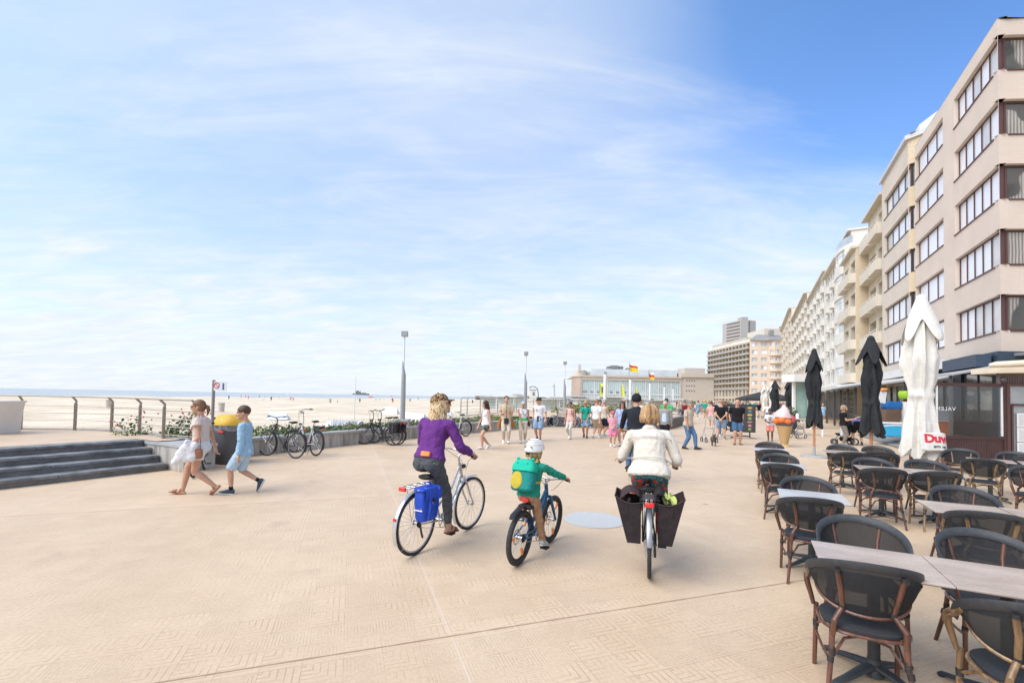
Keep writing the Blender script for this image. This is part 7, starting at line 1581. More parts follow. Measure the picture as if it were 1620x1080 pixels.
walker('person with light hair looking over the top of the menu board', 1163, 683, 1.72, 0, top=c_navy, low=c_denim, hair='short', hairm=h_gr, vox=.014, sleeve='short')
# red and black figure cut by the right edge
P_ = person('seated person in a red and black top cut off by the right edge', S(9.45, 3.95), -A+radians(150), 1.72, top=M('red_black', (.5, .03, .03), rough=.8, var=0, tex=lambda nt, p, tc: (lambda n: (n.inputs['Scale'].__setattr__('default_value', 5), nt.links.new(tc.outputs['Object'], n.inputs[0]), nt.links.new(ramp2(nt, n.outputs[0], .48, .5, (.02, .02, .022), (.55, .05, .05)), p.inputs['Base Color'])))(nt.nodes.new('ShaderNodeTexNoise'))), low=c_black, hair='short', sleeve='long', vox=.010, pose=dict(pz=.31, py=-.06, feet=((-.07, .22, 0, 0, 4), (.07, .22, 0, 0, -4)), lean=radians(14), hands=((-.08, .2, .46), (.08, .2, .46)), headpitch=radians(-20)))
# ================ far crowd
tops = [c_white, c_navy, c_black, c_teal, c_pink, c_denim_l, c_beige, c_grey, c_red, c_lilac, c_cream, c_ltblue]; lows = [c_denim, c_navy, c_sand, c_khaki, c_black, c_denim_l]; hrs = [h_br, h_dk, h_gr, h_bl2]
rc_ = random.Random(21); protos = []
words_t = {'white_tee': 'white', 'navy': 'navy', 'black': 'black', 'teal': 'teal', 'pink': 'pink', 'denim_light': 'pale denim', 'beige': 'beige', 'grey_tweed': 'grey', 'dark_red': 'dark red', 'violet_blue': 'violet', 'cream_jacket': 'cream', 'light_blue_sweat': 'light blue'}
gp = 'far walkers in the crowd before the hotel'
for k in range(12):
    s_ = rc_.uniform(38, 90); n_ = rc_.uniform(-7, 5); t_ = tops[k]
    pr_ = person('far walker in a %s top among the crowd before the hotel' % words_t[t_.name], S(s_, n_), -A+radians(rc_.choice((0, 180))+rc_.uniform(-25, 25)), rc_.uniform(1.6, 1.82), top=t_, low=lows[k % 6], lowkind=('trousers', 'shorts')[k % 2], hair='short', hairm=hrs[k % 4], vox=.028, sleeve='short', pose=wk((-1)**k, .1), face_on=False, group=gp, female=k % 2 == 0)
    protos.append(pr_['root'])
for k in range(120):
    o = copy_tree(protos[k % 12]); s_ = rc_.uniform(45, 150); n_ = rc_.uniform(-9, 7); o.location = S(s_, n_); o.rotation_euler = (0, 0, rc_.uniform(0, 6.28))
# ================================================================ STREET AND BEACH FURNITURE
rail_m = M('rail_bronze', (.33, .285, .235), rough=.5, metal=.3, var=.1, vs=5); wire_m = M('rail_wire', (.42, .36, .30), rough=.4, metal=.5)
def railing(label, pts, z0, hgt, step=None, group=None):
    root = empty('railing', S(*pts[0], z0), 0, label, 'railing', group); W_ = [S(a, b, z0) for a, b in pts]; o = W_[0]
    for i, p in enumerate(W_):
        a = W_[max(0, i-1)]; b = W_[min(len(W_)-1, i+1)]; d = (b-a).normalized(); nn = V((-d.y, d.x, 0))
        if nn.dot(p) > 0: nn = nn
        m = MB(); R = Matrix((d, nn, V((0, 0, 1)))).transposed()
        for s in (-.02, .02): m.box(p-o+d*s+V((0, 0, (hgt-.18)/2)), (.012, .055, hgt-.18), R=R)
        m.tube([p-o+V((0, 0, hgt-.19)), p-o+nn*.01+V((0, 0, hgt-.12)), p-o+nn*-.05+V((0, 0, hgt-.05)), p-o+nn*-.10+V((0, 0, hgt-.01))], [.026, .028, .026, .024], 8); m.build('post', rail_m, root)
    top = [p-o+V((0, 0, hgt)) for p in W_]; m = MB(); nrm = []
    for i, p in enumerate(W_):
        a = W_[max(0, i-1)]; b = W_[min(len(W_)-1, i+1)]; d = (b-a).normalized(); nrm.append(V((-d.y, d.x, 0)))
    fine = []
    for i in range(len(top)-1):
        for k in range(4): fine.append((top[i]-nrm[i]*.10).lerp(top[i+1]-nrm[i+1]*.10, k/4))
    fine.append(top[-1]-nrm[-1]*.1); m.tube(fine, .030, 8, flat=.6); m.build('handrail', rail_m, root)
    for k in range(4):
        m = MB(); m.tube([p-o+V((0, 0, hgt*(.12+.20*k))) for p in W_], .011, 5); m.build('cable', wire_m, root)
    return root
railing('bronze railing with taut cables round the left raised platform', [(3.6, -19.4), (4.88, -18.04), (5.62, -16.81), (5.93, -15.46), (5.98, -14.06), (5.85, -12.6), (5.95, -11.4)], .58, .96)
pts = [(23.0, -15.6), (24.6, -16.2), (27, -16.7), (30, -17.0), (33.5, -17.2), (37, -17.3), (41.5, -17.3)]
railing('long bronze railing on the sea side of the second platform', pts, .56, 1.12)
railing('shorter railing across the middle of the second platform', [(41.5, -17), (41, -13.5), (40.6, -10), (40.2, -7), (39, -5)], .56, 1.12)
# sign
sp_ = PY(337, 640, 10.55); sp_.z = .1
root = empty('sign_post', sp_, 0, 'grey post with a small white pictogram sign at the end of the left railing', 'sign')
m = MB(); m.cyl((0, 0, 0), (0, 0, 1.92), .033, n=14); m.build('pole', M('post_grey', (.20, .20, .20), rough=.5), root)
m = MB(); m.box((.17, -.03, 1.78), (.29, .012, .21)); m.build('sign_panel', M('sign_white', (.62, .66, .70), rough=.4), root, smooth=False)
m = MB(); m.tube([V((.09+.06*cos(t), -.04, 1.80+.06*sin(t))) for t in [2*pi*i/24 for i in range(24)]], .009, 6, closed=True, up=(0, 1, 0)); m.cyl((.05, -.04, 1.84), (.13, -.04, 1.76), .007, n=6); m.build('prohibition_symbol', M('sign_red', (.6, .03, .03)), root)
m = MB(); m.ell((.245, -.04, 1.845), (.014, .006, .016), 8); m.loft([(V((.245, -.04, 1.825)), V((.022, 0, 0)), V((0, .005, 0))), (V((.245, -.04, 1.765)), V((.016, 0, 0)), V((0, .005, 0)))], 8); m.cyl((.237, -.04, 1.77), (.233, -.04, 1.70), .008, n=6); m.cyl((.253, -.04, 1.77), (.258, -.04, 1.70), .008, n=6); m.build('figure_symbol', M('sign_ink', (.05, .10, .22)), root)
# litter bin
root = empty('litter_bin', S(6.78, -11.45), -A, 'large grey litter bin with a yellow lid and plastic liner beside the end block', 'bin')
m = MB(); m.loft([(V((0, 0, 0)), V((.34, 0, 0)), V((0, .32, 0))), (V((0, 0, .05)), V((.36, 0, 0)), V((0, .34, 0))), (V((0, 0, .80)), V((.40, 0, 0)), V((0, .37, 0))), (V((0, 0, .93)), V((.405, 0, 0)), V((0, .375, 0)))], 28, power=.5)
m.build('bin_body', M('bin_grey', (.085, .085, .09), rough=.6, var=.12, vs=4), root)
m = MB(); m.surf(lambda i, j: V(((.41+.01*sin(23*i*pi)*j)*math.copysign(abs(cos(2*pi*i))**.5, cos(2*pi*i)), (.38+.01*sin(23*i*pi))*math.copysign(abs(sin(2*pi*i))**.5, sin(2*pi*i)), .95-j*(.13+.02*sin(9*i*pi)))), 70, 5, wrap=True); m.build('liner', M('liner', (.20, .20, .21), rough=.25, var=.3, vs=12, bump=.8, bs=18), root)
m = MB(); ly = M('lid_yellow', (.62, .37, .04), rough=.6, var=.05)
m.loft([(V((0, 0, .94)), V((.42, 0, 0)), V((0, .39, 0))), (V((0, 0, .98)), V((.42, 0, 0)), V((0, .39, 0))), (V((0, 0, 1.06)), V((.37, 0, 0)), V((0, .34, 0))), (V((0, 0, 1.17)), V((.27, 0, 0)), V((0, .24, 0))), (V((0, 0, 1.19)), V((.2, 0, 0)), V((0, .18, 0)))], 28, power=.6); o = m.build('lid', ly, root)
m = MB(); m.ell((-.17, -.27, 1.07), (.13, .07, .05), 14, R=Matrix.Rotation(.3, 3, 'Y')); m.build('opening', shoe_k, o)
for q in ((.14, -.30, 1.06), (.25, -.2, 1.10), (.05, -.33, 1.01)): m = MB(); m.ell(q, (.04, .03, .035), 10); m.build('sticker', whitel, o)
m = MB(); m.box((.22, -.375, .80), (.22, .02, .05)); m.build('label_strip', redl, root)
vs, fs = text_mesh('SORTEER', .045); m = MB(); m.add([(.22+v.x, -.3875, .785+v.y) for v in vs], fs) if 0 else None
# white counter at the far left
root = empty('white_counter', G(6, 687, .6)+V((-.62, 0, 0)), radians(8), 'white curved counter with a clear dome on the raised platform, cut by the left edge', 'counter')
wq = M('counter_white', (.72, .66, .60), rough=.5, var=.05, vs=2)
m = MB(); m.surf(lambda i, j: V((.42+.12*j**2-(1.8)*i, -.30-.05*j*j, .78*j)), 10, 8); m.surf(lambda i, j: V((.42+.12*j**2, -.30-.05*j*j+.9*i, .78*j)), 6, 8); m.box((-.5, .1, .80), (2.1, .95, .05)); m.box((-.45, .12, .4), (1.6, .7, .75)); m.build('counter_body', wq, root)
m = MB(); m.ell((-.05, .0, .92), (.24, .24, .17), 16); m.build('dome', M('dome_clear', (.7, .72, .74), rough=.15, alpha=.45), root); m = MB(); m.box((-.15, .0, .87), (.22, .22, .08)); m.build('goods', M('goods_orange', (.6, .2, .08)), root, bevel=.02)
# ---------------- lamp posts
lampg = M('lamp_grey', (.33, .34, .35), rough=.4, metal=.4, var=.06); lampw = M('lamp_pale', (.60, .63, .66), rough=.35)
for i, (u, y, lb) in enumerate(((637.5, 18.6, 'tall slender lamp post on a stone pier, nearest one by the parked electric bicycles'), (831, 26, 'second lamp post, rising behind the grey haired woman'), (893, 32.5, 'third lamp post on a square base, left of the hall'), (957, 44, 'pale lamp column before the left half of the glass front'), (997, 55, 'pale lamp column beside the taller flagpole'), (1028, 66, 'pale lamp column beside the shorter flagpole'), (1051, 82, 'small distant pale column before the right end of the hall'), (1065, 95, 'very distant pale column, right of the hall glass'))):
    p = PY(u, 640, y); z0 = .1 if i == 0 else (.56 if i == 2 else -.3); root = empty('street_lamp', V((p.x, y, z0)), 0, lb, 'street lamp', 'lamp posts along the sea wall'); T_ = 4.28-z0; base = .0
    if i < 3:
        m = MB(); m.tube([(0, 0, .4), (0, 0, 1.9-z0), (0.0, 0, 2.6-z0)], [.10, .095, .085], 18)
        m.loft([(V((0, 0, 2.6-z0)), V((.085, 0, 0)), V((0, .085, 0))), (V((-.03, 0, 2.85-z0)), V((.05, 0, 0)), V((0, .06, 0))), (V((-.055, 0, 3.15-z0)), V((.012, 0, 0)), V((0, .02, 0)))], 14); m.build('column', lampg, root)
        m = MB(); m.cyl((.0, 0, 2.55-z0), (0, 0, T_-.12), .028, n=12); m.build('upper_pole', lampw, root)
    else:
        m = MB(); m.cyl((0, 0, 0), (0, 0, 2.0), .15, n=12); m.build('column', lampg, root); m = MB(); m.cyl((0, 0, 2.0), (0, 0, T_-.15), .17, n=12); m.build('upper_pole', M('tube_white', (.68, .70, .70), rough=.4), root)
    m = MB(); m.box((0, 0, T_-.02), (.24, .24, .22)); m.build('lamp_head', lampg, root, bevel=.01)
    m = MB(); bz = .62 if i == 0 else .55
    m.box((0, 0, bz/2), (.52, .52, bz) if i == 0 else (.75, .75, .5)); m.box((0, 0, bz+.02), (.58, .58, .07)) if i == 0 else None; m.build('pier', wallc if i == 0 else concrete, root, bevel=.01)
# ---------------- flagpoles
def flagpole(label, u, vtop, y, bands, w=2.4, hgt=1.6):
    p = PY(u, vtop, y); root = empty('flagpole', V((p.x, y, 0)), 0, label, 'flagpole'); m = MB(); m.tube([(0, 0, 0), (0, 0, p.z)], [.12, .06], 8); m.build('pole', lampg, root); n = len(bands)
    m = MB()
    for k, mt in enumerate(bands):
        m.surf(lambda i, j: V((.1+w*i, .25*sin(5*i), p.z-.6-hgt*(k+j)/n-.45*w*i*.8-.1*sin(6*i))), 10, 2, m=k)
    m.build('flag', bands and [b for b in bands], root)
fy, fr_, fwh = M('flag_yellow', (.80, .52, .03), rough=.8), M('flag_red', (.62, .05, .04), rough=.8), M('flag_white', (.7, .68, .66), rough=.8)
flagpole('tall flagpole with a red and yellow flag before the glass hall', 995.5, 572, 110, [fr_, fy, fy], 1.9, 1.5); flagpole('flagpole with a white, red and yellow flag, right of the taller one', 1026.5, 584, 120, [fwh, fr_, fy], 1.3, 1.8)
ye = M('feather_yellow', (.68, .68, .10), rough=.8)
for u, y, vt, vb, w_, lb in ((949, 75, 607, 628, 1.4, 'large yellow feather banner at the beach bars'), (983, 110, 608, 629, 1.0, 'middle yellow feather banner before the glass front'), (1005.5, 120, 613, 629, .8, 'smallest yellow feather banner, by the tall flagpole')):
    a, b = PY(u, vt, y), PY(u, vb, y); root = empty('feather_banner', V((a.x, y, 0)), 0, lb, 'banner'); m = MB(); m.surf(lambda i, j: V((w_*i*(.35+.65*j), .15*sin(4*i), a.z-(a.z-b.z)*j)), 4, 8); o = m.build('banner', ye, root); o.modifiers.new('t', 'SOLIDIFY').thickness = .03; m = MB(); m.cyl((0, 0, 0), (0, 0, a.z), .04, n=6); m.build('pole', lampg, root)
    if w_ > 1.2: m = MB(); m.box((.45, -.2, a.z*.55+b.z*.45), (.35, .02, 1.0)); m.build('print', M('dark_print', (.1, .12, .1)), root)
# ---------------- plants
leafs = [M('leaf_%s' % nme, c, rough=.6, var=.25, vs=3) for nme, c in (('deep', (.05, .095, .025)), ('mid', (.10, .155, .035)), ('yellow', (.26, .25, .07)), ('grey', (.17, .21, .13)))]
flw = M('flower_pink', (.55, .12, .12), rough=.7); straw = M('grass_straw', (.42, .34, .16), rough=.8, var=.2)
def clump(label, c, rx, ry, hgt, mats, n, seed, name='shrub', blade=False, flowers=0, cat='plant', size=1.0):
    r_ = random.Random(seed); m = MB(); root = empty(name, c, 0, label, cat)
    for k in range(n):
        a = r_.uniform(0, 6.28); q = sqrt(r_.random()); hh = hgt*r_.uniform(.03, 1)*(1-.55*q*q); x, y = rx*q*cos(a), ry*q*sin(a); mi = r_.randrange(len(mats)); 
        if blade:
            lx, ly = r_.uniform(-.3, .3)*hgt, r_.uniform(-.3, .3)*hgt; w = .006*size; b0 = V((x, y, 0)); tip = V((x+lx, y+ly, hh)); mid = (b0+tip)/2+V((-lx*.15, -ly*.15, hh*.1)); d = V((cos(a+1), sin(a+1), 0))*w
            m.add([b0-d, b0+d, mid+d, mid-d, tip], [(0, 1, 2, 3), (3, 2, 4)], mi)
        else:
            p = V((x, y, hh)); d1 = V((r_.uniform(-1, 1), r_.uniform(-1, 1), r_.uniform(-.2, .8))).normalized()*.085*size*r_.uniform(.7, 1.3); d2 = d1.cross(V((r_.uniform(-1, 1), r_.uniform(-1, 1), r_.uniform(-1, 1)))).normalized()*.034*size
            m.add([p, p+d1*.5+d2, p+d1, p+d1*.5-d2], [(0, 1, 2, 3)], mi)
    for k in range(flowers):
        a = r_.uniform(0, 6.28); q = sqrt(r_.random())*.9; m.ell((rx*q*cos(a), ry*q*sin(a), hgt*r_.uniform(.8, 1.15)), (.022, .022, .022), 6, m=len(mats))
    m.build('foliage', list(mats)+[flw], root, smooth=False); return root
clump('red flowering shrub behind the woman in white shorts', S(6.6, -12.9, .35), .45, .75, .85, leafs[:2]+[leafs[3]], 900, 1, flowers=26, name='flowering_shrub')
clump('leafy shrub with pink flowers behind the railing, left of the woman', S(5.9, -14.2, .0), .55, .6, 1.05, leafs[:2], 500, 2, flowers=16, name='flowering_shrub')
pl_ = [(7.6, .40, 0), (8.6, .55, 1), (9.5, .5, 0), (10.4, .35, 0), (11.3, .4, 0), (12.4, .5, 2), (13.3, .45, 0), (14.9, .55, 2), (15.6, .45, 0), (17.6, .5, 1), (18.8, .5, 0), (20.2, .55, 2), (21.5, .6, 2), (22.6, .5, 0)]
wds = ['leafy green planter plant', 'yellow green tufted planter plant', 'tall yellowish planter bush']
whr = ['behind the old black bicycle', 'behind the white electric bicycle saddle', 'right of the white electric bicycle', 'on the bare stretch of planter', 'left of the electric bicycle pair', 'behind the electric bicycle handlebars', 'behind the black side bags', 'just right of the first lamp post', 'a step right of the first lamp post', 'left of the blonde cyclist hair', 'behind the blonde cyclist hair', 'right of the leopard cap', 'left of the young woman in camouflage shorts', 'beside the corner of the dark wall']
for k, (s_, hh, kd) in enumerate(pl_):
    n_ = wall_n(s_)-.85; lb = '%s %s' % (wds[kd], whr[k])
    clump(lb, S(s_, n_, .34), .75, .6, hh*.75, [leafs[:2], [leafs[1], leafs[2], leafs[0]], [leafs[2], leafs[1]]][kd]+[leafs[3]], 620, 10+k, name='planter_plant')
    
m = MB(); r_ = random.Random(4)
for k in range(3600):
    s_ = r_.uniform(6.6, 24); n_ = wall_n(s_)-r_.uniform(.38, 1.6); p = S(s_, n_, .34); hh = r_.uniform(.12, .5)*(1.3 if (int(s_*1.3) % 3 == 0) else .7); a = r_.uniform(0, 6.3); d = V((cos(a), sin(a), 0))*.008; t = V((r_.uniform(-.1, .1), r_.uniform(-.1, .1), hh)); m.add([p-d, p+d, p+t], [(0, 1, 2)], r_.randrange(3))
tag(m.build('planter_grass', [straw, leafs[1], leafs[2]], smooth=False), 'loose grass and straw growing along the planter', 'grass', kind='stuff')
for k, (u, y, lb) in enumerate(((925, 40, 'green shrub on the far platform left of the teal woman'), (968, 42, 'low green shrub behind the cream vest'), (1022, 60, 'yellow green bush behind the blonde head'), (905, 38, 'small green shrub behind the patterned leggings woman'))):
    p = PY(u, 652, y); clump(lb, V((p.x, y, .3)), 1.8, 1.0, 1.0, [leafs[1], leafs[2]], 500, 60+k, size=2.5)
# ---------------- beach things
rb = random.Random(9)
wicker = M('beach_bin', (.50, .44, .38), rough=.8)
for u, v, lb in ((172, 645, 'small tan litter basket on the sand behind the left railing'), (350, 651, 'small tan litter basket on the sand right of the sign post'), (522, 637, 'distant tan basket on the sand left of the first lamp post'), (685, 645, 'tan basket on the sand behind the leopard cap'), (410, 628, 'tiny basket far out on the sand')):
    p = G(u, v, -1.15); m = MB(); m.tube([(0, 0, 0), (0, 0, 1.15)], [.38, .42], 12); o = m.build('beach_basket', wicker, None); o.location = p; tag(o, lb, 'bin'); m = MB(); m.tube([(0, 0, 1.15), (0, 0, 1.28)], [.44, .44], 12); m.build('rim', lampg, o)
m = MB(); p = PY(560, 668, 42); q = PY(563, 594, 42); m.tube([V((0, 0, -1.2)), V((q.x-p.x, 0, q.z))], [.05, .03], 8); root = m.build('beach_mast', lampw); root.location = (p.x, 42, 0); tag(root, 'thin pale leaning mast on the sand left of the first lamp post', 'mast')
m = MB(); m.cyl((0, 0, -1), (0, 0, 9.2), .06, n=6); root = m.build('beach_mast', lampw); p = PY(741, 612, 190); root.location = (p.x, 190, 0); tag(root, 'very thin distant mast on the beach above the young woman', 'mast')
tent = cloth('tent_white', (.64, .65, .68), var=.04)
for k, (u, v, w_, hh, lb) in enumerate(((655, 668, 3.2, 1.1, 'large white sun sail on the sand behind the first lamp post'), (618, 655, 2.4, 1.1, 'white beach shelter just left of the first lamp post'), (440, 664, 2.2, .8, 'low white beach screen left of the white electric bicycle'), (700, 657, 2.8, 1.2, 'white beach tent right of the blonde hair'), (560, 690, 2.0, .5, 'white panel at the planter edge left of the electric bicycles'), (850, 650, 3.0, 1.3, 'white beach shelter behind the man in the dark cap'))):
    p = G(u, v, -1.1) if v < 680 else PY(548, 675, 19); 
    if v >= 680: p.z = .2
    root = empty('beach_shelter', p, radians(-20+k*17), lb, 'beach shelter'); m = MB()
    m.add([(-w_/2, -.8, 0), (w_/2, -.8, .1), (w_/2, .9, 0), (-w_/2, .9, 0), (-w_*.35, 0, hh), (w_*.35, .1, hh*.85)], [(0, 1, 5, 4), (1, 2, 5), (2, 3, 4, 5), (3, 0, 4), (3, 2, 1, 0)]); m.build('canvas', tent, root, smooth=False)
# beach goers and parasols
def beach_person(k, u, v, lb):
    p = G(u, v, -1.3); m = MB(); h = 1.6; sit = k % 3 == 0
    if sit: m.cap((0, 0, .12), (0, .05, .55), .16, .13, 8, m=0); m.ell((0, .05, .78), (.1, .1, .12), 8, m=1); m.cap((0, .1, .12), (0, .6, .35), .09, .07, 8, m=1)
    else:
        m.cap((0, 0, .85), (0, 0, 1.35), .15, .17, 8, m=0); m.ell((0, 0, 1.62), (.1, .1, .13), 8, m=1)
        for s in (-1, 1): m.cap((s*.09, 0, .8), (s*(.12), .1*s, .06), .08, .05, 6, m=1); m.cap((s*.2, 0, 1.35), (s*.25, 0, .85), .05, .04, 6, m=1)
    o = m.build('person', [rb.choice([fr_, c_navy, c_white, c_pink, c_black, c_salmon]), skin_t], None, rem=.06, sm=1); o.location = p; tag(o, lb, 'person', 'tiny people far out on the sand'); return o
lbp = 'tiny person far out on the sand near the waterline'
for k in range(34):
    u = rb.uniform(360, 880); v = 623+(u-360)*.0185+rb.uniform(2.5, 11); beach_person(k, u, v, lbp)
for u, v, mt, lb in ((619, 631, M('parasol_pink', (.7, .08, .18), rough=.7), 'tiny pink beach parasol left of the first lamp post'), (1383/2, 637, fwh, 'tiny white beach parasol above the leopard cap'), (455, 627, c_white, 'tiny white parasol near the water, above the boy'), (586, 634, fr_, 'tiny red beach parasol beside the mast')):
    p = G(u, v, -1.3); root = empty('beach_parasol', p, 0, lb, 'parasol'); m = MB(); m.tube([(0, 0, 2.3), (0, 0, 2.1), (0, 0, 1.75)], [.05, .9, 1.35], 10); m.build('canopy', mt, root); m = MB(); m.cyl((0, 0, 0), (0, 0, 2.3), .03, n=6); m.build('pole', lampw, root)
# ship, breakwater, lighthouse
p = PY(571, 622.5, 2600); m = MB(); m.prism([(-45, -6), (38, -6), (48, 0), (38, 6), (-45, 6)], -1.35, 7); m.box((-18, 0, 12), (30, 9, 10)); m.box((-20, 0, 20), (12, 7, 7)); m.box((12, 0, 9), (34, 8, 5)); m.cyl((-5, 0, 17), (-5, 0, 27), 1.2, n=6); o = m.build('ship', M('ship_grey', (.16, .17, .17), rough=.7), smooth=False); o.location = (p.x, 2600, 0); tag(o, 'small grey ship on the sea horizon left of the first lamp post', 'ship')
m = MB(); r_ = random.Random(8); ya = 420.
for k in range(150):
    u = 755+k*1.35; q = PY(u, 630, ya); m.box((q.x, ya+r_.uniform(-4, 4), .3), (2.2, 5, r_.uniform(2.4, 4.2)), rz=r_.uniform(0, 3))
tag(m.build('breakwater', M('rock_dark', (.16, .135, .12), rough=.9, var=.4, vs=.3), smooth=False), 'distant dark stone breakwater on the horizon', 'breakwater')
for k, (u0, u1, vt, y, col, lb) in enumerate(((812, 826, 624, 400, peach, 'low pinkish building on the horizon left of the second lamp post'), (838, 848, 616.5, 380, white_stone, 'white tower house with a dark window on the horizon'), (822, 845, 625.5, 390, white_stone, 'long white low building on the horizon behind the second lamp post'), (905, 920, 622, 300, M('pink_house', (.5, .25, .22)), 'low reddish pavilion left of the hall'))):
    a, b = PY(u0, vt, y), PY(u1, vt, y); root = empty('beach_house', V(((a.x+b.x)/2, y, 0)), 0, lb, 'building'); m = MB(); m.box((0, 0, a.z/2-.5), (b.x-a.x, 8, a.z+1)); m.build('wall', col, root, smooth=False); m = MB(); m.box((.5, -4.1, a.z*.6), ((b.x-a.x)*.3, .3, a.z*.35)); m.build('window', glass_d, root, smooth=False); m = MB(); m.box((0, 0, a.z+.15), (b.x-a.x+.8, 8.8, .4)); m.build('roof', roof_m, root, smooth=False)
p = PY(876, 606, 700); m = MB(); m.tube([(0, 0, -2), (0, 0, p.z-4)], [2.6, 1.9], 12); m.cyl((0, 0, p.z-4), (0, 0, p.z-3.4), 2.9); m.cyl((0, 0, p.z-3.4), (0, 0, p.z), 1.5); o = m.build('lighthouse', M('lighthouse', (.55, .55, .53)), smooth=False); o.location = (p.x, 700, 0); tag(o, 'slim pale lighthouse on the horizon right of the second lamp post', 'lighthouse')
p = PY(845, 612, 130); root = empty('arched_lamp', V((p.x, 130, 0)), 0, 'curved arch lamp over the beach right of the second lamp post', 'lamp'); m = MB(); m.tube([V((1.2, 0, 0)), V((1.2, 0, 3.0)), V((1.0, 0, 4.2)), V((.2, 0, 4.9)), V((-.8, 0, 4.9)), V((-1.3, 0, 4.5))], [.13, .12, .11, .10, .10, .16], 8); m.build('arm', greyp, root)
# beach bars: white cabins, roofs and screens
cabm = M('cabin_white', (.64, .65, .64), rough=.6, var=.05); cabg = M('cabin_glass', (.50, .56, .55), rough=.2, var=.2)
cabs = [(775, 70, 2.2), (800, 64, 2.4), (822, 78, 2.6), (868, 60, 2.6), (884, 66, 2.4), (912, 70, 3.2), (930, 62, 2.8), (948, 80, 3.4), (968, 66, 3.0), (985, 90, 3.6), (1003, 76, 3.2), (1022, 100, 3.8), (1040, 86, 3.4), (1062, 120, 3.2), (1080, 130, 3.2)]
wh2 = ['left of the beige tee man', 'behind the beige tee man', 'behind the grey haired woman', 'behind the dark cap man', 'right of the dark cap man', 'left of the pink top woman', 'between pink top and teal women', 'behind the teal woman', 'behind the white tee man', 'behind the cream vest', 'left of the fleece cyclist', 'right of the fleece cyclist', 'left of the elderly man', 'behind the elderly man', 'left of the dark red woman']
for k, (u, y, w_) in enumerate(cabs):
    p = PY(u, 640, y); root = empty('beach_cabin', V((p.x, y, -.2)), radians(-8+k*3 % 20), 'low white beach cabin with a glazed front, %s' % wh2[k], 'cabin', 'white beach cabins'); m = MB(); hh = 1.75+.22*(k % 3)
    m.box((0, 1.2, hh/2), (w_, 2, hh)); m.box((0, .5, hh+.08), (w_+.8, 3.6, .14)); 
    for s in (-1, 1): m.box((s*w_*.5, -.9, hh/2), (.1, .1, hh))
    m.build('wall', cabm, root, smooth=False); m = MB(); m.box((0, .16, 1.1), (w_*.8, .1, 1.5)); m.build('window', cabg, root, smooth=False)
for k, (u0, u1, y, z) in enumerate(((900, 985, 74, 1.75), (930, 1010, 96, 1.9), (985, 1075, 110, 1.85))):
    a, b = PY(u0, 640, y), PY(u1, 640, y); m = MB(); m.box(((a.x+b.x)/2, y, z), (b.x-a.x, 5, .22)); 
    for q in range(7): m.box((a.x+(b.x-a.x)*q/6, y-2.3, z/2), (.12, .12, z))
    tag(m.build('terrace_canopy', whitec, smooth=False), ('long white flat roof over the beach terrace, %s of three' % ('nearest', 'middle', 'farthest')[k]), 'canopy')
m = MB(); r_ = random.Random(5)
for k in range(260):
    q = PY(r_.uniform(895, 1100), 640, r_.uniform(85, 150)); m.box((q.x, q.y, r_.uniform(.2, 1.1)), (r_.uniform(.4, 1.8), .6, r_.uniform(.3, 1.5)), m=r_.randrange(5))
tag(m.build('beach_terrace_clutter', [cabm, c_grey, cabg, M('clutter_blue', (.2, .28, .36)), leafs[1]], smooth=False), 'mass of distant terrace chairs and screens before the hall', 'terrace furniture', kind='stuff')
# black marquee
p = PY(1207, 640, 52); root = empty('marquee', V((p.x, 52, 0)), -A*.5, 'dark peaked marquee roof left of the white parasols', 'marquee'); m = MB(); mw = cloth('marquee_dark', (.05, .05, .055))
m.add([(-2.4, -2.4, 2.15), (2.4, -2.4, 2.15), (2.4, 2.4, 2.15), (-2.4, 2.4, 2.15), (-2.4, -2.4, 1.85), (2.4, -2.4, 1.85), (2.4, 2.4, 1.85), (-2.4, 2.4, 1.85), (0.4, 0, 3.1)], [(0, 1, 8), (1, 2, 8), (2, 3, 8), (3, 0, 8), (4, 5, 1, 0), (5, 6, 2, 1), (6, 7, 3, 2), (7, 4, 0, 3)]); m.build('canopy', mw, root, smooth=False)
for a, b in ((-2.3, -2.3), (2.3, -2.3), (2.3, 2.3), (-2.3, 2.3)): m = MB(); m.box((a, b, 1.0), (.08, .08, 2.0)); m.build('post', greyp, root)
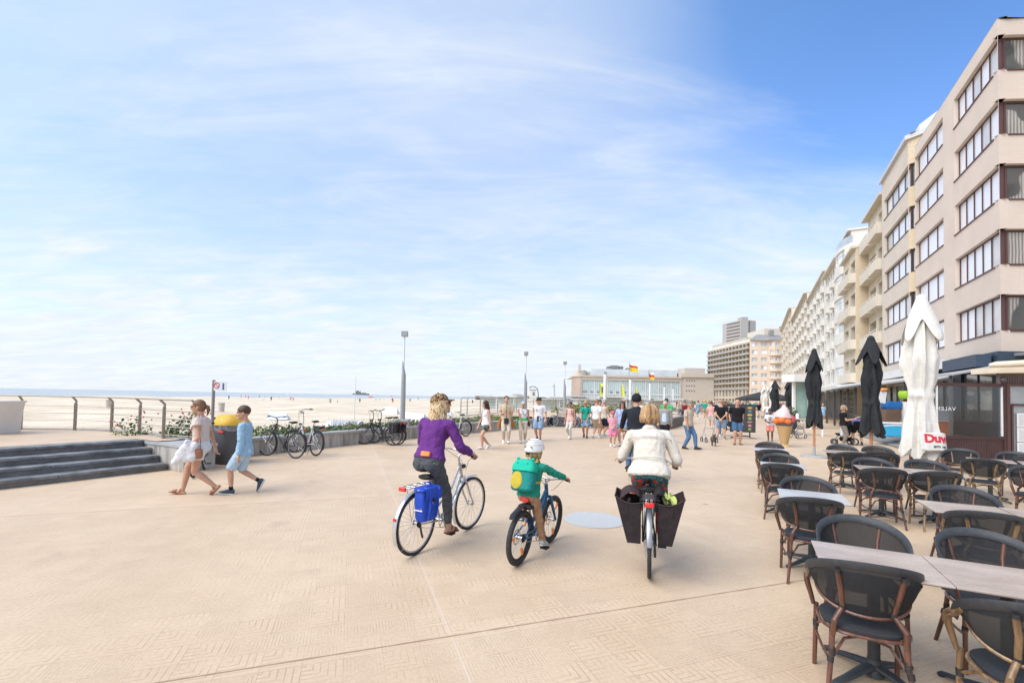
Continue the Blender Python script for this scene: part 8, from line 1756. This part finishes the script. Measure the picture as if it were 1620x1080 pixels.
# ---------------- menu boards
def menu_board(label, p, w_, z0, z1, rz, seed, deep=True):
    root = empty('menu_board', p, rz, label, 'menu board'); r_ = random.Random(seed); m = MB(); m.box((0, 0, (z0+z1)/2), (w_, .06, z1-z0)); m.build('frame', M('board_black', (.02, .02, .022), rough=.4), root, bevel=.01)
    m = MB(); m.box((0, -.035, (z0+z1)/2), (w_-.08, .006, z1-z0-.08)); m.build('poster', M('board_slate', (.06, .055, .06), rough=.35, var=.2, vs=4), root, smooth=False)
    cols = [M('dish_%d' % i, c, rough=.5) for i, c in enumerate(((.55, .14, .10), (.60, .58, .56), (.12, .38, .40), (.60, .38, .08), (.30, .42, .12), (.58, .28, .30)))]
    nc = 2 if w_ > .8 else 1
    for c in range(nc):
        for k in range(7):
            x = (-.27+.54*c)*w_ if nc == 2 else 0; z = z1-.16-k*(z1-z0-.25)/6.4; m = MB(); mm = cols[r_.randrange(6)]
            m.ell((x, -.042, z), (r_.uniform(.06, .13), .004, r_.uniform(.02, .045)), 12); m.ell((x+.03, -.045, z+.015), (.04, .004, .022), 10); 
            for q in range(2): m.box((x+r_.uniform(-.02, .02), -.0405, z-.055-q*.018), (.15, .004, .007))
            m.build('menu_picture', mm, root)
    m = MB()
    for s in (-1, 1): m.box((s*w_*.28, 0, z0-.12), (.05, .04, .26)); m.tube([V((s*w_*.28, 0, z0-.22)), V((s*(w_*.28+.25), -.18, .02))], .015, 6); m.tube([V((s*w_*.28, 0, z0-.22)), V((s*(w_*.28+.2), .2, .02))], .015, 6)
    m.box((0, 0, z0-.18), (w_*.6, .05, .05)); m.build('stand', M('board_black', (.02,)*3), root)
p = PY(1175, 640, 21.6); menu_board('large black menu board with food pictures behind the bald man', V((p.x, 21.6, 0)), 1.10, .30, 1.62, radians(-16), 3)
p = PY(1155.5, 640, 23.2); menu_board('narrower black menu board left of and behind the large one', V((p.x, 23.2, 0)), .62, .50, 1.60, radians(-20), 6)
# ---------------- giant ice cream
p = G(1236, 706); root = empty('ice_cream_figure', V((p.x+.12, p.y, 0)), 0, 'giant fibreglass ice cream cone with orange and pink scoops', 'figure')
def waffle(nt, p_, tc):
    N, L = nodes(nt); c = []
    for r_ in (45, -45):
        mp = N('ShaderNodeMapping'); mp.inputs['Rotation'].default_value = (0, radians(r_), 0); L(tc.outputs['Object'], mp.inputs[0]); w = N('ShaderNodeTexWave'); w.inputs['Scale'].default_value = 5.5; w.bands_direction = 'X'; L(mp.outputs[0], w.inputs[0]); c.append(w.outputs[0])
    mm = N('ShaderNodeMath'); mm.operation = 'MINIMUM'; L(c[0], mm.inputs[0]); L(c[1], mm.inputs[1]); L(ramp2(nt, mm.outputs[0], .1, .4, (.36, .22, .09), (.56, .38, .19)), p_.inputs['Base Color'])
m = MB(); m.tube([(0, 0, .0), (0, 0, .05), (0, 0, .10), (0, 0, .45), (0, 0, .86)], [.24, .22, .13, .20, .295], 28); m.build('cone', M('waffle', (.5, .33, .15), rough=.5, var=0, tex=waffle), root)
m = MB(); m.cyl((0, 0, .83), (0, 0, .95), .30, .335, n=28); m.build('collar_band', M('band_dark', (.09, .075, .08), rough=.4), root)
m = MB()
for a in range(8): m.ell((-.08+.2*cos(a), -.02+.2*sin(a), 1.02+.04*sin(a*2)), (.16, .16, .13), 12)
m.ell((-.08, 0, 1.08), (.28, .28, .17), 14); m.build('orange_scoop', M('scoop_orange', (.80, .17, .03), rough=.45, var=.15, vs=8, bump=.5, bs=10), root, rem=.02)
m = MB(); m.ell((.22, .02, 1.08), (.22, .22, .19), 14); m.ell((.15, -.1, 1.0), (.16, .16, .12), 10); m.build('pink_scoop', M('scoop_pink', (.50, .10, .12), rough=.45, var=.15, vs=8), root, rem=.02)
m = MB(); m.tube([(-.08, 0, 1.14), (-.07, 0, 1.26), (-.03, 0, 1.38), (.0, 0, 1.50), (-.02, 0, 1.60), (-.03, 0, 1.66)], [.33, .30, .215, .13, .06, .012], 24); m.build('cream_peak', M('cream_pink', (.68, .48, .47), rough=.5, var=.2, vs=4), root)
# ---------------- wheelchair
def spoked(parent, c, R, name='wheel', th=.012):
    m = MB(); m.tube([V((0, R*cos(t), R*sin(t))) for t in [2*pi*i/28 for i in range(28)]], th*1.3, 6, closed=True, up=(1, 0, 0)); m.tube([V((.03, R*.9*cos(t), R*.9*sin(t))) for t in [2*pi*i/28 for i in range(28)]], th*.7, 6, closed=True, up=(1, 0, 0), m=1)
    for i in range(12): m.tube([V((0, 0, 0)), V((0, R*cos(2*pi*i/12), R*sin(2*pi*i/12)))], .004, 4, m=1)
    o = m.build(name, [tyre_m, chrome], parent); o.location = c; return o
p = G(1257, 693.5); root = empty('wheelchair', V((p.x+.1, p.y+.2, 0)), radians(-72), 'empty wheelchair beside the giant ice cream', 'wheelchair')
for s in (-1, 1): spoked(root, (s*.27, 0, .31), .31); spoked(root, (s*.22, .48, .09), .09)
m = MB(); m.box((0, .15, .48), (.42, .42, .04)); m.box((0, -.08, .72), (.42, .04, .42)); m.build('seat', shoe_k, root, bevel=.01)
m = MB()
for s in (-1, 1): m.tube([V((s*.23, -.2, .93)), V((s*.23, -.08, .88)), V((s*.23, -.05, .3))], .012, 6); m.tube([V((s*.23, -.05, .70)), V((s*.23, .32, .70)), V((s*.23, .36, .45)), V((s*.2, .5, .15)), V((s*.16, .62, .12))], .012, 6); m.tube([V((s*.23, -.05, .3)), V((s*.22, .48, .18))], .012, 6)
m.build('frame', chrome, root)
def pushchair(label, loc_, rz, bag=True):
    root = empty('pushchair', loc_, rz, label, 'pushchair')
    for s in (-1, 1): spoked(root, (s*.24, -.28, .14), .14, th=.018); spoked(root, (s*.10, .38, .10), .10, th=.018)
    m = MB()
    for s in (-1, 1): m.tube([V((s*.24, -.28, .14)), V((s*.24, -.02, .50)), V((s*.24, -.42, 1.02))], .014, 6); m.tube([V((s*.10, .38, .10)), V((s*.22, .10, .45)), V((s*.24, -.2, .62))], .014, 6)
    m.tube([V((-.24, -.42, 1.02)), V((.24, -.42, 1.02))], .016, 6); m.build('frame', shoe_k, root)
    m = MB(); m.loft([(V((0, .30, .42)), V((.17, 0, 0)), V((0, .03, .05))), (V((0, .12, .40)), V((.19, 0, 0)), V((0, .05, .08))), (V((0, -.12, .48)), V((.20, 0, 0)), V((0, .06, .08))), (V((0, -.20, .80)), V((.20, 0, 0)), V((0, .05, .04))), (V((0, -.22, .95)), V((.17, 0, 0)), V((0, .03, .02)))], 14); m.build('seat', c_black, root)
    m = MB(); m.surf(lambda i, j: V((.22*cos(pi*i), -.20+.34*sin(pi*i)*0+.36*j*sin(pi*i), .72+.30*sin(pi*i)*(1-.35*j))), 14, 6); o = m.build('hood', c_black, root); o.modifiers.new('t', 'SOLIDIFY').thickness = .01
    m = MB(); bag_box(m, (0, -.05, .22), (.36, .42, .16)); m.build('basket', c_black, root)
    return root
p = G(1336, 703); pushchair('black pushchair between the reading woman and the bending man', V((p.x+.12, p.y+.15, 0)), radians(70))
e = empty('diaper_bag', V((p.x-.12, p.y-.05, 0)), radians(60), 'white printed bag hanging from the black pushchair', 'bag'); m = MB(); bag_box(m, (0, 0, .58), (.40, .16, .40)); m.build('bag_body', M('bag_print', (.62, .62, .66), rough=.8, var=0, tex=print_tex((.60, .60, .64), ((.2, .3, .5), (.5, .5, .56)), 9)), e)
m = MB(); m.tube([V((-.1, 0, .75)), V((-.06, 0, .95)), V((.06, 0, .95)), V((.1, 0, .75))], .008, 6); m.build('strap', c_black, e)
p = G(1080, 668); pushchair('far black pushchair pushed by the woman in dark red', V((p.x, p.y-.6, 0)), radians(175))
# dog, walking frame
p = G(1129, 705); fur = M('dog_fur', (.10, .08, .065), rough=.95, var=.5, vs=30, bump=.8, bs=60)
m = MB(); m.cap((0, -.14, .24), (0, .14, .26), .085, .10, 12); m.cap((0, .14, .28), (0, .22, .38), .06, .055, 10); m.ell((0, .25, .41), (.06, .075, .06), 12); m.cap((0, .29, .39), (0, .345, .375), .03, .022, 8)
for s in (-1, 1):
    m.cap((s*.05, .14, .22), (s*.05, .14, .12), .034, .024, 8); m.cap((s*.05, .14, .12), (s*.05, .15, .02), .022, .02, 8); m.cap((s*.055, -.13, .22), (s*.06, -.09, .14), .045, .028, 8); m.cap((s*.06, -.09, .14), (s*.06, -.15, .08), .022, .018, 8); m.cap((s*.06, -.15, .08), (s*.06, -.13, .02), .018, .018, 8); m.cap((s*.035, .23, .45), (s*.055, .22, .50), .022, .008, 8)
m.cap((0, -.2, .30), (0, -.30, .40), .03, .018, 8); dg = m.build('dog', fur, rem=.011, sm=2, dis=(.012, .02)); dg.location = p; dg.rotation_euler = (0, 0, radians(160)); tag(dg, 'small shaggy dark dog at the feet of the black tee man with clasped hands', 'dog')
p = G(1122, 699); root = empty('walking_frame', p, 0, 'thin wheeled walking frame between the white tee woman and the black tee man', 'walking frame'); m = MB()
for s in (-1, 1): m.tube([V((s*.22, -.2, .1)), V((s*.2, 0, .5)), V((s*.2, -.1, .95))], .014, 6); m.tube([V((s*.22, .25, .1)), V((s*.2, 0, .62))], .014, 6)
m.tube([V((-.2, 0, .6)), V((.2, 0, .6))], .014, 6); m.build('frame', chrome, root)
for s in (-1, 1): spoked(root, (s*.22, -.2, .1), .1, th=.015); spoked(root, (s*.22, .25, .1), .1, th=.015)
# ---------------- counter and pots behind the cone
p = PY(1272, 690, 24.5); root = empty('side_table', V((p.x, 24.5, 0)), -A, 'wooden side table with white and dark jars behind the wheelchair', 'table'); m = MB(); m.box((0, 0, .86), (1.9, .6, .05)); m.build('tabletop', M('wood_pale', (.5, .36, .22), rough=.5), root, bevel=.01)
for a, b in ((-.8, -.2), (.8, -.2), (.8, .2), (-.8, .2)): m = MB(); m.box((a, b, .42), (.06, .06, .84)); m.build('leg', frame_white, root)
for k, (x, r_, hh, mt) in enumerate(((-.75, .09, .26, c_white), (-.5, .08, .24, shoe_k), (-.3, .09, .28, c_white), (.3, .08, .2, fr_))): m = MB(); m.tube([(x, 0, .885), (x, 0, .885+hh*.8), (x, 0, .885+hh)], [r_, r_, r_*.6], 12); o = m.build('jar', mt); o.location = root.location; o.rotation_euler = root.rotation_euler; tag(o, ('white jar at the left end of the side table', 'dark jar, second on the side table', 'white jar, third on the side table', 'red jar at the right end of the side table')[k], 'jar')
p = PY(1250, 680, 25.5); root = empty('potted_bush', V((p.x, 25.5, 0)), 0, 'grey green potted bush behind the giant ice cream', 'plant'); m = MB(); m.tube([(0, 0, 0), (0, 0, .6)], [.28, .36], 16); m.build('pot', M('pot', (.12, .12, .12)), root); q = clump('x', (0, 0, .9), .5, .5, .9, [leafs[3], leafs[0]], 500, 77, size=1.6); ch = q.children[0]; ch.parent = root; ch.location = (0, 0, .6); bpy.data.objects.remove(q)
# ---------------- ice cream kiosk on the deck
p = PY(1413, 690, 19.6); root = empty('ice_cream_freezer', V((p.x, 19.6, .31)), radians(-10), 'light blue freezer chest on wheels under the canopy, left of the white parasol', 'freezer')
cy = M('freezer_blue', (.04, .38, .62), rough=.35, var=.05); m = MB(); m.box((.3, 0, .34), (1.9, .8, .52)); m.build('freezer_body', cy, root, bevel=.03); m = MB(); m.box((.3, 0, .64), (1.94, .84, .08)); m.build('lid', frame_white, root, bevel=.02); m = MB(); m.surf(lambda i, j: V((-.62+1.8*i, -.412, .48+.05*sin(5*i)+.06*j)), 16, 2); m.build('wave_stripe', M('stripe_white', (.6, .68, .75)), root)
for a in (-.5, 1.1): m = MB(); m.cyl((a, -.3, .05), (a, -.24, .05), .06, n=12); m.build('wheel', shoe_k, root)
m = MB(); m.box((.45, -.42, .38), (.24, .02, .2)); m.box((.62, -.42, .38), (.14, .022, .16), m=1); m.build('picture', [fr_, leafs[1]], root)
ww = M('wicker_brown', (.13, .08, .055), rough=.7, var=.4, vs=60)
for k, (dx, dz, d, mt, nm, lb) in enumerate(((-.15, 1.0, (.75, .4, .55), ww, 'wicker_basket', 'brown wicker basket on the blue freezer'), (-.05, 1.45, (.72, .35, .32), M('bag_blue', (.01, .14, .42), rough=.5, bump=.5, bs=8), 'beach_bag', 'shiny dark blue bag above the wicker basket'), (.62, 1.15, (.6, .5, .9), white_f, 'white_crate', 'white crate stack right of the wicker basket'), (.75, 1.9, (.8, .45, .34), M('bag_lime', (.28, .48, .02), rough=.5, bump=.5, bs=8), 'beach_bag', 'lime green bag on the upper shelf left of the white parasol'), (.9, 1.58, (.7, .4, .3), ww, 'wicker_basket', 'upper brown wicker basket below the lime bag'), (-.75, 1.35, (.10, .06, .7), fr_, 'ice_cream_sign', 'small red and white ice cream sign pole'))):
    m = MB(); bag_box(m, (0, 0, 0), d, tb=.95); o = m.build(nm, mt); o.location = V((p.x+dx, 19.6, .31+dz-.05)); tag(o, lb, nm.split('_')[-1])
m = MB(); m.box((0, 0, 0), (.34, .03, .5)); o = m.build('price_card', paper); o.location = (p.x-.72, 19.3, 2.05); o.rotation_euler = (0, .15, 0); tag(o, 'white price card tilted beside the taller black parasol', 'sign'); m = MB(); m.cap((-.05, -.03, .3), (.1, -.03, .34), .08, .06, 8); m.build('cone_picture', M('cone_orange', (.7, .25, .06)), o)
m = MB(); slab(m, 20.5, 31.8, 5.9, 9.3, 2.75, 3.45, .06); tag(m.build('fabric_awning', cloth('awning_fabric', (.36, .355, .36), bump=.4, bs=2), smooth=False), 'sagging grey fabric awning over the deck, behind the parasols', 'awning')
for k, s_ in enumerate((20.7, 26, 31.5)): m = MB(); m.box(S(s_, 6.0, 1.5), (.08, .08, 2.6), R=Rr); tag(m.build('awning_post', greyp), 'dark awning post on the deck, %s' % ('nearest of three', 'middle of three', 'farthest of three')[k], 'post')
